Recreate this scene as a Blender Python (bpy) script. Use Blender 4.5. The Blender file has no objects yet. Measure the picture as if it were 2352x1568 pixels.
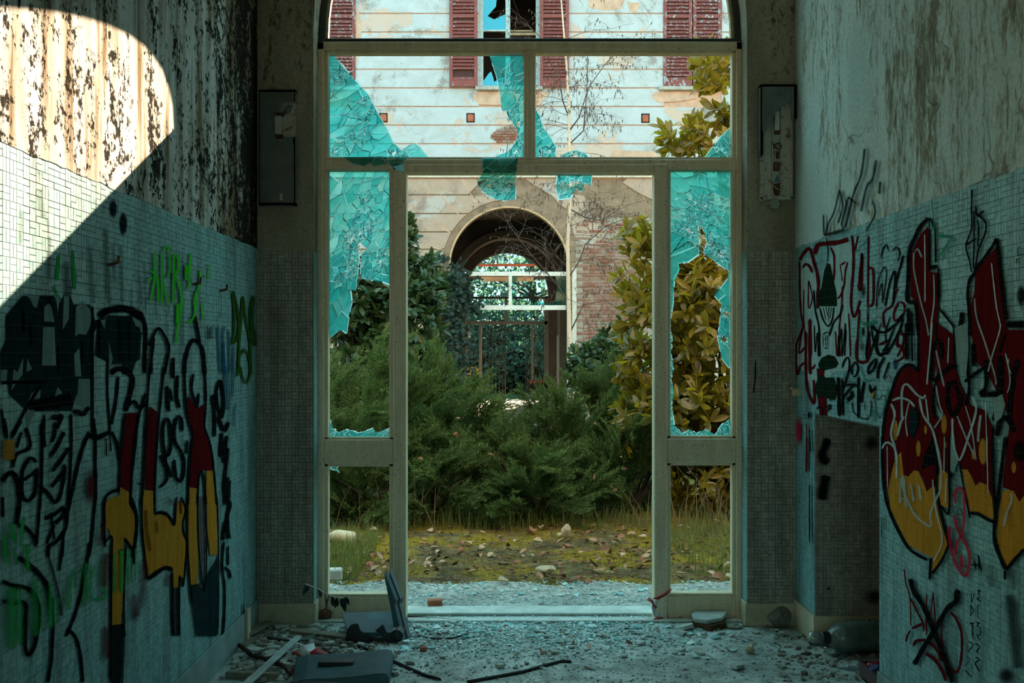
import bpy, bmesh, math, random
import numpy as np
from mathutils import Vector, Matrix, Euler
from mathutils.geometry import tessellate_polygon

# ------------------------------------------------------------------ camera, world, sun, exposure
SC = bpy.context.scene
COL = SC.collection
F = 2287.0            # focal length in pixels of the 2352 px wide frame
CX, CY = 1160.0, 805.0
H = 1.47              # eye height
cam_d = bpy.data.cameras.new('camera')
cam_d.sensor_width = 36.0
cam_d.lens = 36.0 * F / 2352.0
cam_d.shift_x = (1176.0 - CX) / 2352.0
cam_d.shift_y = (CY - 784.0) / 2352.0
cam_d.clip_end = 400
cam = bpy.data.objects.new('camera', cam_d)
COL.objects.link(cam)
cam.location = (0, 0, H)
cam.rotation_euler = (math.radians(90), 0, 0)
SC.camera = cam

SC.view_settings.view_transform = 'Standard'
SC.view_settings.look = 'None'
SC.view_settings.gamma = 1.0
SC.view_settings.use_curve_mapping = False
SC.view_settings.exposure = -0.28
try:
    SC.cycles.use_denoising = True
    SC.cycles.transparent_max_bounces = 16
    SC.cycles.max_bounces = 6
    SC.cycles.diffuse_bounces = 3
    SC.cycles.adaptive_threshold = 0.07
    SC.cycles.glossy_bounces = 2
    SC.cycles.transmission_bounces = 3
    SC.cycles.sample_clamp_indirect = 6.0
    SC.cycles.caustics_reflective = False
    SC.cycles.caustics_refractive = False
except Exception:
    pass

world = bpy.data.worlds.new('sky')
SC.world = world
world.use_nodes = True
wn = world.node_tree
bg = wn.nodes['Background']
bg.inputs['Color'].default_value = (0.42, 0.91, 1.0, 1)
bg.inputs['Strength'].default_value = 2.5

sun_d = bpy.data.lights.new('sun', 'SUN')
sun_d.energy = 62.0
sun_d.color = (1.0, 0.76, 0.53)
sun_d.angle = math.radians(0.25)
sun = bpy.data.objects.new('sun', sun_d)
COL.objects.link(sun)
SUN_DIR = Vector((-0.236, -1.0, -0.56)).normalized()
sun.rotation_euler = SUN_DIR.to_track_quat('-Z', 'Y').to_euler()
sun.location = (5, 30, 25)

random.seed(7)
RNG = np.random.default_rng(11)

# ------------------------------------------------------------------ geometry helpers
def P(px, py, Y):
    return Vector(((px - CX) * Y / F, Y, H + (CY - py) * Y / F))

def PX(px, Y): return (px - CX) * Y / F
def PZ(py, Y): return H + (CY - py) * Y / F

def G(px, py, z=0.0):
    Y = (H - z) * F / (py - CY)
    return Vector(((px - CX) * Y / F, Y, z))

def lin(h):
    h = h.lstrip('#')
    out = []
    for i in (0, 2, 4):
        c = int(h[i:i + 2], 16) / 255.0
        out.append(c / 12.92 if c <= 0.04045 else ((c + 0.055) / 1.055) ** 2.4)
    return tuple(out)

def link(name, me, parent=None, ploc=None, props=None):
    o = bpy.data.objects.new(name, me)
    COL.objects.link(o)
    if parent is not None:
        o.parent = parent
        o.matrix_parent_inverse = Matrix.Translation(parent.location).inverted()
    if props:
        for k, v in props.items():
            o[k] = v
    return o

def empty(name, loc, label=None, cat=None, group=None, kind=None, parent=None):
    o = bpy.data.objects.new(name, None)
    o.empty_display_size = 0.1
    COL.objects.link(o)
    o.location = loc
    if parent is not None:
        o.parent = parent
        o.matrix_parent_inverse = Matrix.Translation(parent.location).inverted()
        o.location = loc
    tag(o, label, cat, group, kind)
    return o

def tag(o, label=None, cat=None, group=None, kind=None):
    if label: o['label'] = label
    if cat: o['category'] = cat
    if group: o['group'] = group
    if kind: o['kind'] = kind
    return o

def as_list(m): return m if isinstance(m, (list, tuple)) else [m]

class MB:
    def __init__(s):
        s.v = []; s.f = []; s.m = []
    def add(s, vs, fs, mi=0):
        b = len(s.v)
        s.v += [tuple(x) for x in vs]
        for f in fs:
            s.f.append([b + i for i in f]); s.m.append(mi)
        return s
    def box(s, x0, x1, y0, y1, z0, z1, mi=0, mat=None):
        vs = [Vector(p) for p in ((x0,y0,z0),(x1,y0,z0),(x1,y1,z0),(x0,y1,z0),(x0,y0,z1),(x1,y0,z1),(x1,y1,z1),(x0,y1,z1))]
        if mat is not None: vs = [mat @ p for p in vs]
        return s.add(vs, [(0,3,2,1),(4,5,6,7),(0,1,5,4),(1,2,6,5),(2,3,7,6),(3,0,4,7)], mi)
    def prism(s, pts, y0, y1, mi=0, mi_side=None, fn=None):
        """pts: list of (x, z); extruded along y (front y0, back y1); fn maps (x, y, z)."""
        if mi_side is None: mi_side = mi
        n = len(pts)
        a = sum(pts[i][0]*pts[(i+1) % n][1]-pts[(i+1) % n][0]*pts[i][1] for i in range(n))
        if a < 0: pts = pts[::-1]
        g = fn or (lambda x, y, z: (x, y, z))
        vs = [g(x, y0, z) for x, z in pts] + [g(x, y1, z) for x, z in pts]
        tri = tessellate_polygon([[Vector((x, z, 0)) for x, z in pts]])
        fr = []; bk = []
        for t in tri:
            (ax, az), (bx_, bz), (cx_, cz) = pts[t[0]], pts[t[1]], pts[t[2]]
            if (bx_-ax)*(cz-az)-(cx_-ax)*(bz-az) < 0: t = (t[0], t[2], t[1])
            fr.append(tuple(t)); bk.append((n+t[0], n+t[2], n+t[1]))
        s.add(vs, fr + bk, mi)
        b = len(s.v) - 2*n
        for i in range(n):
            j = (i+1) % n
            s.f.append([b+j, b+i, b+n+i, b+n+j]); s.m.append(mi_side)
        return s
    def tube(s, pts, rad, n=6, mi=0, flat=1.0, cap=True):
        pts = [Vector(p) for p in pts]
        if not isinstance(rad, (list, tuple)): rad = [rad]*len(pts)
        rings = []
        up = Vector((0.13, 0.21, 1)).normalized()
        for i, p in enumerate(pts):
            d = (pts[min(i+1, len(pts)-1)] - pts[max(i-1, 0)])
            if d.length < 1e-9: d = Vector((0, 0, 1))
            d.normalize()
            a = d.cross(up)
            if a.length < 1e-3: a = d.cross(Vector((1, 0, 0)))
            a.normalize(); b = d.cross(a)
            rings.append([p + (a*math.cos(2*math.pi*k/n) + b*math.sin(2*math.pi*k/n)*flat)*rad[i] for k in range(n)])
        vs = [q for r in rings for q in r]
        fs = []
        for i in range(len(pts)-1):
            for k in range(n):
                k2 = (k+1) % n
                fs.append((i*n+k, i*n+k2, (i+1)*n+k2, (i+1)*n+k))
        if cap:
            fs.append(tuple(range(n))[::-1]); fs.append(tuple((len(pts)-1)*n+k for k in range(n)))
        return s.add(vs, fs, mi)
    def lathe(s, prof, n=16, mi=0, mat=None):
        """prof: list of (r, z); around z."""
        vs = []; fs = []
        for r, z in prof:
            for k in range(n):
                a = 2*math.pi*k/n
                vs.append(Vector((r*math.cos(a), r*math.sin(a), z)))
        for i in range(len(prof)-1):
            for k in range(n):
                k2 = (k+1) % n
                fs.append((i*n+k, i*n+k2, (i+1)*n+k2, (i+1)*n+k))
        fs.append(tuple(range(n))[::-1]); fs.append(tuple((len(prof)-1)*n+k for k in range(n)))
        if mat is not None: vs = [mat @ v for v in vs]
        return s.add(vs, fs, mi)
    def mesh(s, name, mats, smooth=False, bevel=0.0, segs=1):
        me = bpy.data.meshes.new(name)
        me.from_pydata(s.v, [], s.f)
        for m in as_list(mats): me.materials.append(m)
        me.polygons.foreach_set('material_index', s.m)
        if bevel > 0:
            bm = bmesh.new(); bm.from_mesh(me)
            bmesh.ops.remove_doubles(bm, verts=bm.verts, dist=1e-5)
            es = [e for e in bm.edges if len(e.link_faces) == 2 and e.calc_face_angle(0) > 0.5]
            bmesh.ops.bevel(bm, geom=es, offset=bevel, segments=segs, affect='EDGES', clamp_overlap=True)
            bm.to_mesh(me); bm.free()
        if smooth: me.polygons.foreach_set('use_smooth', [True]*len(me.polygons))
        me.update()
        return me
    def build(s, name, mats, parent=None, smooth=False, bevel=0.0, segs=1, **kw):
        o = link(name, s.mesh(name, mats, smooth, bevel, segs), parent)
        tag(o, kw.get('label'), kw.get('cat'), kw.get('group'), kw.get('kind'))
        return o

def bigmesh(name, V, T, mat, parent=None, smooth=False, **kw):
    """V (N,3) float, T (M,3) int triangles."""
    me = bpy.data.meshes.new(name)
    V = np.ascontiguousarray(V, dtype=np.float32); T = np.ascontiguousarray(T, dtype=np.int32)
    me.vertices.add(len(V)); me.vertices.foreach_set('co', V.ravel())
    me.loops.add(T.size); me.loops.foreach_set('vertex_index', T.ravel())
    me.polygons.add(len(T))
    me.polygons.foreach_set('loop_start', np.arange(0, T.size, 3, dtype=np.int32))
    me.polygons.foreach_set('use_smooth', np.full(len(T), smooth, dtype=bool))
    me.materials.append(mat)
    me.update(calc_edges=True)
    o = link(name, me, parent)
    tag(o, kw.get('label'), kw.get('cat'), kw.get('group'), kw.get('kind'))
    return o

def scatter(tv, tt, R, t):
    """template verts (n,3), tris (k,3), rotations/scales R (m,3,3), translations t (m,3)."""
    tv = np.asarray(tv, float); tt = np.asarray(tt, int)
    V = np.einsum('mij,nj->mni', R, tv) + t[:, None, :]
    T = tt[None] + (np.arange(len(t)) * len(tv))[:, None, None]
    return V.reshape(-1, 3), T.reshape(-1, 3)

def frames(d, nrm):
    """rotation matrices with local Y -> d and local Z near nrm."""
    d = d / np.maximum(np.linalg.norm(d, axis=1, keepdims=True), 1e-9)
    x = np.cross(d, nrm); x /= np.maximum(np.linalg.norm(x, axis=1, keepdims=True), 1e-9)
    z = np.cross(x, d)
    return np.stack([x, d, z], axis=2)

# ------------------------------------------------------------------ material helpers
class N:
    def __init__(s, name):
        s.m = bpy.data.materials.new(name); s.m.use_nodes = True
        s.t = s.m.node_tree; s.n = s.t.nodes; s.l = s.t.links
        s.bsdf = s.n['Principled BSDF']; s.out = s.n['Material Output']
        s.geo = None; s.pos_ = None
    def put(s, sock, v):
        if hasattr(v, 'is_output') or isinstance(v, bpy.types.NodeSocket): s.l.new(v, sock)
        elif isinstance(v, (tuple, list)):
            sock.default_value = (*v, 1.0) if (len(v) == 3 and len(sock.default_value) == 4) else v
        else: sock.default_value = v
    def pos(s):
        if s.pos_ is None: s.pos_ = s.n.new('ShaderNodeNewGeometry').outputs['Position']
        return s.pos_
    def obj(s): return s.n.new('ShaderNodeTexCoord').outputs['Object']
    def sc(s, v, sx=1, sy=1, sz=1, off=(0, 0, 0)):
        q = s.n.new('ShaderNodeMapping'); s.l.new(v, q.inputs[0])
        q.inputs['Scale'].default_value = (sx, sy, sz); q.inputs['Location'].default_value = off
        return q.outputs[0]
    def noise(s, v, scale, detail=4, rough=0.6, dist=0.0):
        q = s.n.new('ShaderNodeTexNoise'); s.l.new(v, q.inputs['Vector'])
        q.inputs['Scale'].default_value = scale; q.inputs['Detail'].default_value = detail
        q.inputs['Roughness'].default_value = rough; q.inputs['Distortion'].default_value = dist
        return q.outputs['Fac']
    def voro(s, v, scale, feature='F1', out='Distance', rnd=1.0):
        q = s.n.new('ShaderNodeTexVoronoi'); q.feature = feature; s.l.new(v, q.inputs['Vector'])
        q.inputs['Scale'].default_value = scale
        if 'Randomness' in q.inputs: q.inputs['Randomness'].default_value = rnd
        return q.outputs[out]
    def ramp(s, f, stops, interp='LINEAR'):
        q = s.n.new('ShaderNodeValToRGB'); s.put(q.inputs[0], f)
        cr = q.color_ramp; cr.interpolation = interp
        while len(cr.elements) < len(stops): cr.elements.new(0.5)
        for e, (p, c) in zip(cr.elements, stops):
            e.position = p
            e.color = (*c, 1) if isinstance(c, (tuple, list)) else (c, c, c, 1)
        return q.outputs[0]
    def mix(s, f, a, b, mode='MIX'):
        q = s.n.new('ShaderNodeMix'); q.data_type = 'RGBA'; q.blend_type = mode
        s.put(q.inputs[0], f); s.put(q.inputs[6], a); s.put(q.inputs[7], b)
        return q.outputs[2]
    def math(s, op, a, b=0.0, clamp=False):
        q = s.n.new('ShaderNodeMath'); q.operation = op; q.use_clamp = clamp
        s.put(q.inputs[0], a); s.put(q.inputs[1], b)
        return q.outputs[0]
    def sep(s, v):
        q = s.n.new('ShaderNodeSeparateXYZ'); s.l.new(v, q.inputs[0]); return q.outputs
    def maprange(s, v, a, b, c=0.0, d=1.0, smooth=False):
        q = s.n.new('ShaderNodeMapRange'); s.put(q.inputs[0], v)
        if smooth: q.interpolation_type = 'SMOOTHSTEP'
        for i, k in enumerate((a, b, c, d)): q.inputs[i+1].default_value = k
        return q.outputs[0]
    def bump(s, h, strength=0.3, dist=0.01):
        q = s.n.new('ShaderNodeBump'); s.put(q.inputs['Height'], h)
        q.inputs['Strength'].default_value = strength; q.inputs['Distance'].default_value = dist
        s.l.new(q.outputs[0], s.bsdf.inputs['Normal']); return q
    def island(s): return s.n.new('ShaderNodeNewGeometry').outputs['Random Per Island']
    def orand(s): return s.n.new('ShaderNodeObjectInfo').outputs['Random']
    def color(s, c): s.put(s.bsdf.inputs['Base Color'], c); return s
    def set(s, **k):
        nm = dict(rough='Roughness', metal='Metallic', spec='Specular IOR Level', alpha='Alpha', coat='Coat Weight', trans='Transmission Weight')
        for a, v in k.items(): s.put(s.bsdf.inputs[nm[a]], v)
        return s

def simple(name, c, rough=0.6, metal=0.0, var=0.25, scale=8.0, spec=0.4, bump=0.0):
    """plain coloured surface with procedural grime and slight variation."""
    n = N(name)
    f = n.noise(n.obj(), scale, 5, 0.65)
    dark = tuple(x*(1-var) for x in c); lite = tuple(min(1, x*(1+var*0.6)) for x in c)
    n.color(n.ramp(f, [(0.3, dark), (0.7, lite)])).set(rough=rough, metal=metal, spec=spec)
    if bump: n.bump(f, bump, 0.01)
    return n.m
# ------------------------------------------------------------------ main dimensions
Y0 = 5.32              # face of the end wall with the doorway
YF = 5.47              # plane of the metal door frame
YW = 5.56              # outer face of the end wall
XL, XR = -1.326, 1.552 # side walls
XA, XB = -1.0235, 1.293  # doorway jambs
AC = (XA + XB) / 2; AR = (XB - XA) / 2
ZS = 3.20              # spring line of the door arch
ZT = 2.02              # top of the tiling
ZC = 5.0               # ceiling
YB = -3.2              # rear wall of the hall
TM = 0.03755           # mosaic module
TP = 0.0018             # tile proudness
YFAR = 19.2            # facade of the opposite building
NX0, NX1, NZ = 4.127, 4.985, 1.15   # wall niche: near edge, far edge (y), height

# ------------------------------------------------------------------ materials of the hall
def plaster_mat(name, base, pale, stain, rust, bias_axis, b0, b1, lo, hi, streak=1.0, speck=0.5, fw=1.15, cracks=False):
    n = N(name); p = n.pos()
    big = n.noise(n.sc(p, 1.6, 1.6, 0.8), 1.5, 5, 0.6)
    stk = n.noise(n.sc(p, 6, 6, 0.7), 1.6, 5, 0.62, 0.3)
    fine = n.noise(n.sc(p, 16, 16, 6), 1.6, 6, 0.74, 0.5)
    sp = n.noise(n.sc(p, 70, 70, 34), 1.0, 3, 0.6)
    bx = n.maprange(n.sep(p)[bias_axis], b0, b1, lo, hi)
    a = n.math('ADD', n.math('MULTIPLY', big, 0.55), n.math('MULTIPLY', stk, 0.55*streak))
    a = n.math('ADD', a, bx)
    a = n.math('ADD', a, n.math('MULTIPLY', n.math('SUBTRACT', fine, 0.5), fw))
    a = n.math('ADD', a, n.math('MULTIPLY', n.math('SUBTRACT', sp, 0.5), speck))
    c0 = n.mix(n.ramp(big, [(0.35, 0.0), (0.62, 1.0)]), base, pale)
    c1 = n.mix(n.ramp(a, [(0.50, 0.0), (0.62, 1.0)]), c0, rust)
    c2 = n.mix(n.ramp(a, [(0.60, 0.0), (0.78, 1.0)]), c1, stain)
    c2 = n.mix(n.ramp(n.noise(p, 60, 3, 0.7), [(0.3, 0.35), (0.55, 0.0)]), c2, stain)
    if cracks:
        w = n.n.new('ShaderNodeVectorMath'); w.operation = 'ADD'
        nz = n.n.new('ShaderNodeTexNoise'); n.l.new(p, nz.inputs['Vector']); nz.inputs['Scale'].default_value = 4.0
        sc_ = n.n.new('ShaderNodeVectorMath'); sc_.operation = 'SCALE'; n.l.new(nz.outputs['Color'], sc_.inputs[0]); sc_.inputs['Scale'].default_value = 0.35
        n.l.new(p, w.inputs[0]); n.l.new(sc_.outputs[0], w.inputs[1])
        e = n.voro(n.sc(w.outputs[0], 1, 1, 0.55), 3.2, 'DISTANCE_TO_EDGE')
        c2 = n.mix(n.math('MULTIPLY', n.ramp(e, [(0.004, 1.0), (0.014, 0.0)]), n.ramp(n.noise(p, 1.3, 3, 0.5), [(0.47, 0.0), (0.60, 0.7)])), c2, (0.13, 0.115, 0.085))
    n.color(c2).set(rough=0.9, spec=0.15)
    h = n.math('SUBTRACT', n.math('MULTIPLY', sp, 0.4), n.ramp(a, [(0.5, 0.0), (0.7, 1.0)]))
    n.bump(h, 0.55, 0.008)
    return n

M = {}
def mouldy_plaster():
    n = N('mouldy plaster'); p = n.pos()
    big = n.noise(n.sc(p, 1.5, 1.5, 0.9), 1.3, 4, 0.55)
    mid = n.noise(n.sc(p, 4, 4, 1.4), 1.5, 5, 0.65, 0.4)
    wash = n.noise(n.sc(p, 9, 9, 0.8), 1.4, 5, 0.65)
    speck = n.noise(n.sc(p, 13, 13, 12), 1.5, 6, 0.70, 0.5)
    fine = n.noise(n.sc(p, 60, 60, 55), 1.0, 3, 0.6)
    yb_ = n.maprange(n.sep(p)[1], 4.2, 5.35, -0.03, 0.15, True)
    c = n.mix(n.ramp(big, [(0.38, 0.0), (0.6, 1.0)]), (0.52, 0.52, 0.48), (0.80, 0.78, 0.72))
    w = n.math('ADD', n.math('ADD', n.math('MULTIPLY', wash, 0.7), n.math('MULTIPLY', big, 0.4)), yb_)
    c = n.mix(n.ramp(w, [(0.46, 0.0), (0.62, 0.9)]), c, (0.15, 0.095, 0.04))
    m = n.math('ADD', n.math('ADD', n.math('MULTIPLY', speck, 1.0), n.math('MULTIPLY', n.math('SUBTRACT', mid, 0.5), 0.9)), n.math('MULTIPLY', n.math('SUBTRACT', fine, 0.5), 0.7))
    m = n.math('ADD', m, n.math('MULTIPLY', yb_, 1.2))
    c = n.mix(n.ramp(m, [(0.50, 0.0), (0.585, 0.97)]), c, (0.016, 0.015, 0.012))
    n.color(c).set(rough=1.0, spec=0.0)
    n.bump(n.math('SUBTRACT', n.math('MULTIPLY', fine, 0.4), n.ramp(m, [(0.5, 0.0), (0.6, 1.0)])), 0.25, 0.004)
    return n.m
M['plaster_left'] = mouldy_plaster()
M['plaster_right'] = plaster_mat('streaked plaster', (0.50, 0.60, 0.56), (0.68, 0.77, 0.72), (0.11, 0.105, 0.078), (0.32, 0.30, 0.22), 1, 2.6, 5.3, 0.04, -0.08, 0.95, 0.2, 0.75, True).m
M['plaster_pier'] = plaster_mat('grey brown render', (0.24, 0.20, 0.145), (0.42, 0.37, 0.28), (0.05, 0.04, 0.027), (0.14, 0.10, 0.06), 2, 1.9, 3.4, -0.06, 0.04, 0.5, 0.4, 0.9).m
M['plaster_plain'] = simple('dirty ceiling plaster', (0.80, 0.73, 0.62), 0.9, 0, 0.3, 2.0)  # raised to a pale warm tone so unseen surfaces bounce light onto the frame

def tile_mat(name, a, b, grime, gl=0.45):
    n = N(name); p = n.pos()
    r = n.island()
    c = n.mix(r, a, b)
    g = n.noise(n.sc(p, 9, 9, 1.2), 1.4, 5, 0.65)
    c = n.mix(n.ramp(g, [(0.44, 0.0), (0.72, 0.8)]), c, grime)
    g2 = n.noise(n.sc(p, 1, 1, 1), 45, 4, 0.7)
    c = n.mix(n.ramp(g2, [(0.3, 0.45), (0.52, 0.0)]), c, tuple(x*0.5 for x in grime))
    n.color(c).set(rough=n.ramp(g2, [(0.3, 0.6), (0.7, gl)]), spec=0.35)
    n.bump(n.noise(p, 120, 3, 0.6), 0.12, 0.004)
    return n.m
M['tile_side'] = tile_mat('glazed mosaic tile', (0.195, 0.40, 0.40), (0.28, 0.50, 0.495), (0.05, 0.085, 0.08), 0.28)
M['tile_pier'] = tile_mat('matt mosaic tile', (0.30, 0.275, 0.225), (0.42, 0.385, 0.32), (0.14, 0.12, 0.085), 0.55)
M['grout'] = simple('dark grout', (0.085, 0.10, 0.095), 0.95, 0, 0.3, 20)
M['grout_dark'] = simple('black grout', (0.03, 0.028, 0.022), 0.95, 0, 0.3, 20)
M['skirting'] = simple('cream skirting stone', (0.55, 0.45, 0.31), 0.7, 0, 0.35, 6)
M['skirting_side'] = simple('pale skirting stone', (0.22, 0.29, 0.28), 0.7, 0, 0.35, 6)

def paint_mat(name, c, glint=True):
    """sprayed paint: colour, tile joints showing through, soft edges by the mesh attribute 'a'."""
    n = N(name); p = n.pos(); s = n.sep(p)
    def joint(ax, mod, w):
        fr = n.math('FRACT', n.math('DIVIDE', ax, mod))
        d = n.math('ABSOLUTE', n.math('SUBTRACT', fr, 0.5))
        return n.math('GREATER_THAN', d, 0.5 - w)
    jz = joint(s[2], TM, 0.026)
    jy = joint(s[1], TM, 0.020)
    half = joint(n.math('ADD', s[2], TM/2), TM, 0.012)
    j = n.math('MAXIMUM', n.math('MAXIMUM', jz, n.math('MULTIPLY', jy, 0.6)), n.math('MULTIPLY', half, 0.3))
    w = n.noise(n.sc(p, 22, 22, 4), 1.5, 3, 0.7)
    col = n.mix(n.ramp(w, [(0.35, 0.75), (0.6, 0.0)]), c, tuple(x*0.6 for x in c))
    jc = tuple(min(1.0, x*0.5 + 0.07) for x in c) if max(c) < 0.08 else tuple(x*0.5 for x in c)
    col = n.mix(n.math('MULTIPLY', j, 0.55), col, jc)
    n.color(col).set(rough=0.75, spec=0.0)
    at = n.n.new('ShaderNodeAttribute'); at.attribute_name = 'a'
    al = at.outputs['Fac']
    n.put(n.bsdf.inputs['Alpha'], al)
    return n.m
for k, c in dict(k=(0.006, 0.008, 0.008), red=(0.12, 0.008, 0.010), yel=(0.56, 0.235, 0.03), org=(0.52, 0.22, 0.03),
                 lime=(0.06, 0.62, 0.03), grn=(0.02, 0.36, 0.08), dgrn=(0.008, 0.022, 0.012), olv=(0.035, 0.10, 0.012),
                 blue=(0.01, 0.10, 0.22), navy=(0.01, 0.04, 0.16), wht=(0.60, 0.70, 0.66), pale=(0.46, 0.60, 0.57), bare=(0.24, 0.34, 0.32),
                 pink=(0.55, 0.015, 0.05), rust=(0.16, 0.05, 0.02), teal=(0.008, 0.024, 0.028), mint=(0.03, 0.30, 0.16), ink=(0.035, 0.055, 0.055)).items():
    M['paint_' + k] = paint_mat('spray paint ' + k, c)

def floor_mat():
    n = N('dusty screed'); p = n.pos()
    a = n.noise(p, 2.3, 6, 0.65); b = n.noise(p, 14, 6, 0.7); d = n.noise(p, 70, 4, 0.7)
    c = n.ramp(a, [(0.35, (0.22, 0.27, 0.25)), (0.48, (0.46, 0.56, 0.53)), (0.60, (0.70, 0.82, 0.79))])
    c = n.mix(n.ramp(b, [(0.42, 0.55), (0.58, 0.0)]), c, (0.15, 0.14, 0.11))
    c = n.mix(n.ramp(d, [(0.32, 0.6), (0.46, 0.0)]), c, (0.08, 0.075, 0.06))
    n.color(c).set(rough=n.ramp(b, [(0.4, 0.7), (0.62, 0.25)]), spec=0.5)
    n.bump(n.math('ADD', n.math('MULTIPLY', b, 0.6), n.math('MULTIPLY', d, 0.5)), 0.45, 0.012)
    return n.m
M['floor'] = floor_mat()
M['stone_sill'] = simple('worn pale stone', (0.60, 0.62, 0.57), 0.6, 0, 0.35, 7, 0.4, 0.2)

def frame_mat():
    n = N('weathered champagne metal'); p = n.pos()
    f = n.noise(n.sc(p, 14, 14, 2.0), 1.5, 5, 0.7)
    s = n.noise(p, 90, 4, 0.75)
    c = n.ramp(f, [(0.3, (0.68, 0.52, 0.34)), (0.65, (0.88, 0.70, 0.48))])
    c = n.mix(n.ramp(s, [(0.30, 0.9), (0.42, 0.0)]), c, (0.05, 0.04, 0.03))
    n.color(c).set(rough=0.42, metal=0.0, spec=0.5)
    n.bump(s, 0.1, 0.003)
    return n.m
M['frame'] = frame_mat()
M['frame_dark'] = simple('dark seal metal', (0.06, 0.06, 0.05), 0.5, 0.2, 0.3, 20)
M['rubber'] = simple('black rubber', (0.012, 0.012, 0.012), 0.8, 0, 0.3, 20)

# ------------------------------------------------------------------ hall shell
def arch_pts(cx, zs, r, a0=180, a1=90, k=14):
    return [(cx + r*math.cos(math.radians(a0 + (a1-a0)*i/k)), zs + r*math.sin(math.radians(a0 + (a1-a0)*i/k))) for i in range(k+1)]

def arched_wall(mb, x0, x1, z1, cx, r, zs, y0, y1, mi=0):
    L = [(x0, 0), (x0, z1), (cx, z1)] + arch_pts(cx, zs, r, 90, 180) + [(cx-r, 0)]
    R = [(x1, 0), (x1, z1), (cx, z1)] + arch_pts(cx, zs, r, 90, 0) + [(cx+r, 0)]
    mb.prism(L, y0, y1, mi); mb.prism(R, y0, y1, mi)
    return mb

floor = MB().box(XL-0.35, XR+1.0, YB-0.3, YW, -0.25, 0.0).build('floor', M['floor'], kind='structure', label='dusty concrete hall floor strewn with broken glass and rubble')
ceiling = MB().box(XL-0.35, XR+1.0, YB-0.3, YW, ZC, ZC+0.3).build('ceiling', M['plaster_plain'], kind='structure', label='dirty plaster ceiling of the hall')
wall_left = MB().box(XL-0.35, XL-TP, YB, Y0+0.001, 0, ZC).build('wall_left', M['grout'], kind='structure', label='left hall wall of graffiti covered mosaic tile under mouldy plaster')
wr = MB()
wr.box(XR+TP, XR+0.9, YB, NX0, 0, ZC); wr.box(XR+TP, XR+0.9, NX1, Y0+0.001, 0, ZC)
wr.box(XR+TP, XR+0.9, NX0, NX1, NZ, ZC); wr.box(XR+0.62, XR+0.9, NX0, NX1, 0, NZ)
wall_right = wr.build('wall_right', M['grout'], kind='structure', label='right hall wall of graffiti covered mosaic tile with low niche')
wall_front = arched_wall(MB(), XL-0.35, XR+0.9, 9.6, AC, AR, ZS, Y0, YW).build('wall_front', M['plaster_pier'], kind='structure', label='end wall with tall arched doorway onto the garden')
ow = MB(); ow.box(-10, XL-0.35, Y0, YW, 0, 9.6); ow.box(XR+0.9, 11, Y0, YW, 0, 9.6); ow.box(-10, 11, YB-0.3, Y0, 9.4, 9.6)
ow.build('wall_outside', simple('grey outer render', (0.30, 0.32, 0.32), 0.9), kind='structure', label='outer wall and roof of the near building on both sides of the doorway')
wb = arched_wall(MB(), XL-0.35, XR+0.9, ZC, AC, 0.75, 2.6, YB-0.3, YB)  # opening behind the camera, added and sized to let sky light in
wall_back = wb.build('wall_back', M['plaster_plain'], kind='structure', label='unseen rear hall wall, its arched opening added to let in daylight')
# plaster coats of the side walls, with a slightly uneven lower edge
def coat(name, x, side, y0, y1, z0, z1, mat, parent):
    mb = MB(); ny = 240; nz = 4
    vs = []; fs = []
    for i in range(ny+1):
        y = y0 + (y1-y0)*i/ny
        zb = z0 - 0.002 + 0.002*math.sin(i*0.7) + random.uniform(-0.003, 0.003)
        for j in range(nz+1):
            z = zb + (z1-zb)*j/nz
            vs.append((x + side*(0.0015 + random.uniform(0, 0.0012)*(0 < j)), y, z))
    for i in range(ny):
        for j in range(nz):
            a = i*(nz+1)+j
            f = (a, a+1, a+nz+2, a+nz+1)
            fs.append(f if side > 0 else f[::-1])
    mb.add(vs, fs)
    # lower lip
    lip = [(vs[i*(nz+1)][0], vs[i*(nz+1)][1], vs[i*(nz+1)][2]) for i in range(ny+1)]
    vv = lip + [(x - side*TP, p[1], p[2]) for p in lip]
    mb.add(vv, [((i, i+1, ny+2+i, ny+1+i) if side > 0 else (i+1, i, ny+1+i, ny+2+i)) for i in range(ny)])
    return mb.build(name, mat, parent, smooth=False)
coat('plaster', XL, 1, YB, Y0, ZT, ZC, M['plaster_left'], wall_left)
coat('plaster', XR, -1, YB, Y0, ZT, ZC, M['plaster_right'], wall_right)

# ------------------------------------------------------------------ mosaic tiling (basket weave of half tiles)
def tile_cells(u0, u1, z0, z1, skip=None, seed=1):
    rg = random.Random(seed)
    out = []
    nz = int(round((z1-z0)/TM)); nu = int((u1-u0)/TM + 0.999)
    for i in range(nu):
        for j in range(nz):
            ua = u0 + i*TM; ub = min(ua+TM, u1); za = z0 + j*TM; zb = za+TM
            if ub-ua < 0.006: continue
            if skip and skip((ua+ub)/2, (za+zb)/2): continue
            w = ((i+j) % 2 == 0)
            if rg.random() < 0.12: w = not w
            k = rg.random()
            if k < 0.05: out.append((ua, ub, za, zb))
            elif w:
                m = (za+zb)/2; out += [(ua, ub, za, m), (ua, ub, m, zb)]
            else:
                m = (ua+ub)/2; out += [(ua, m, za, zb), (m, ub, za, zb)]
    return out

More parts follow.
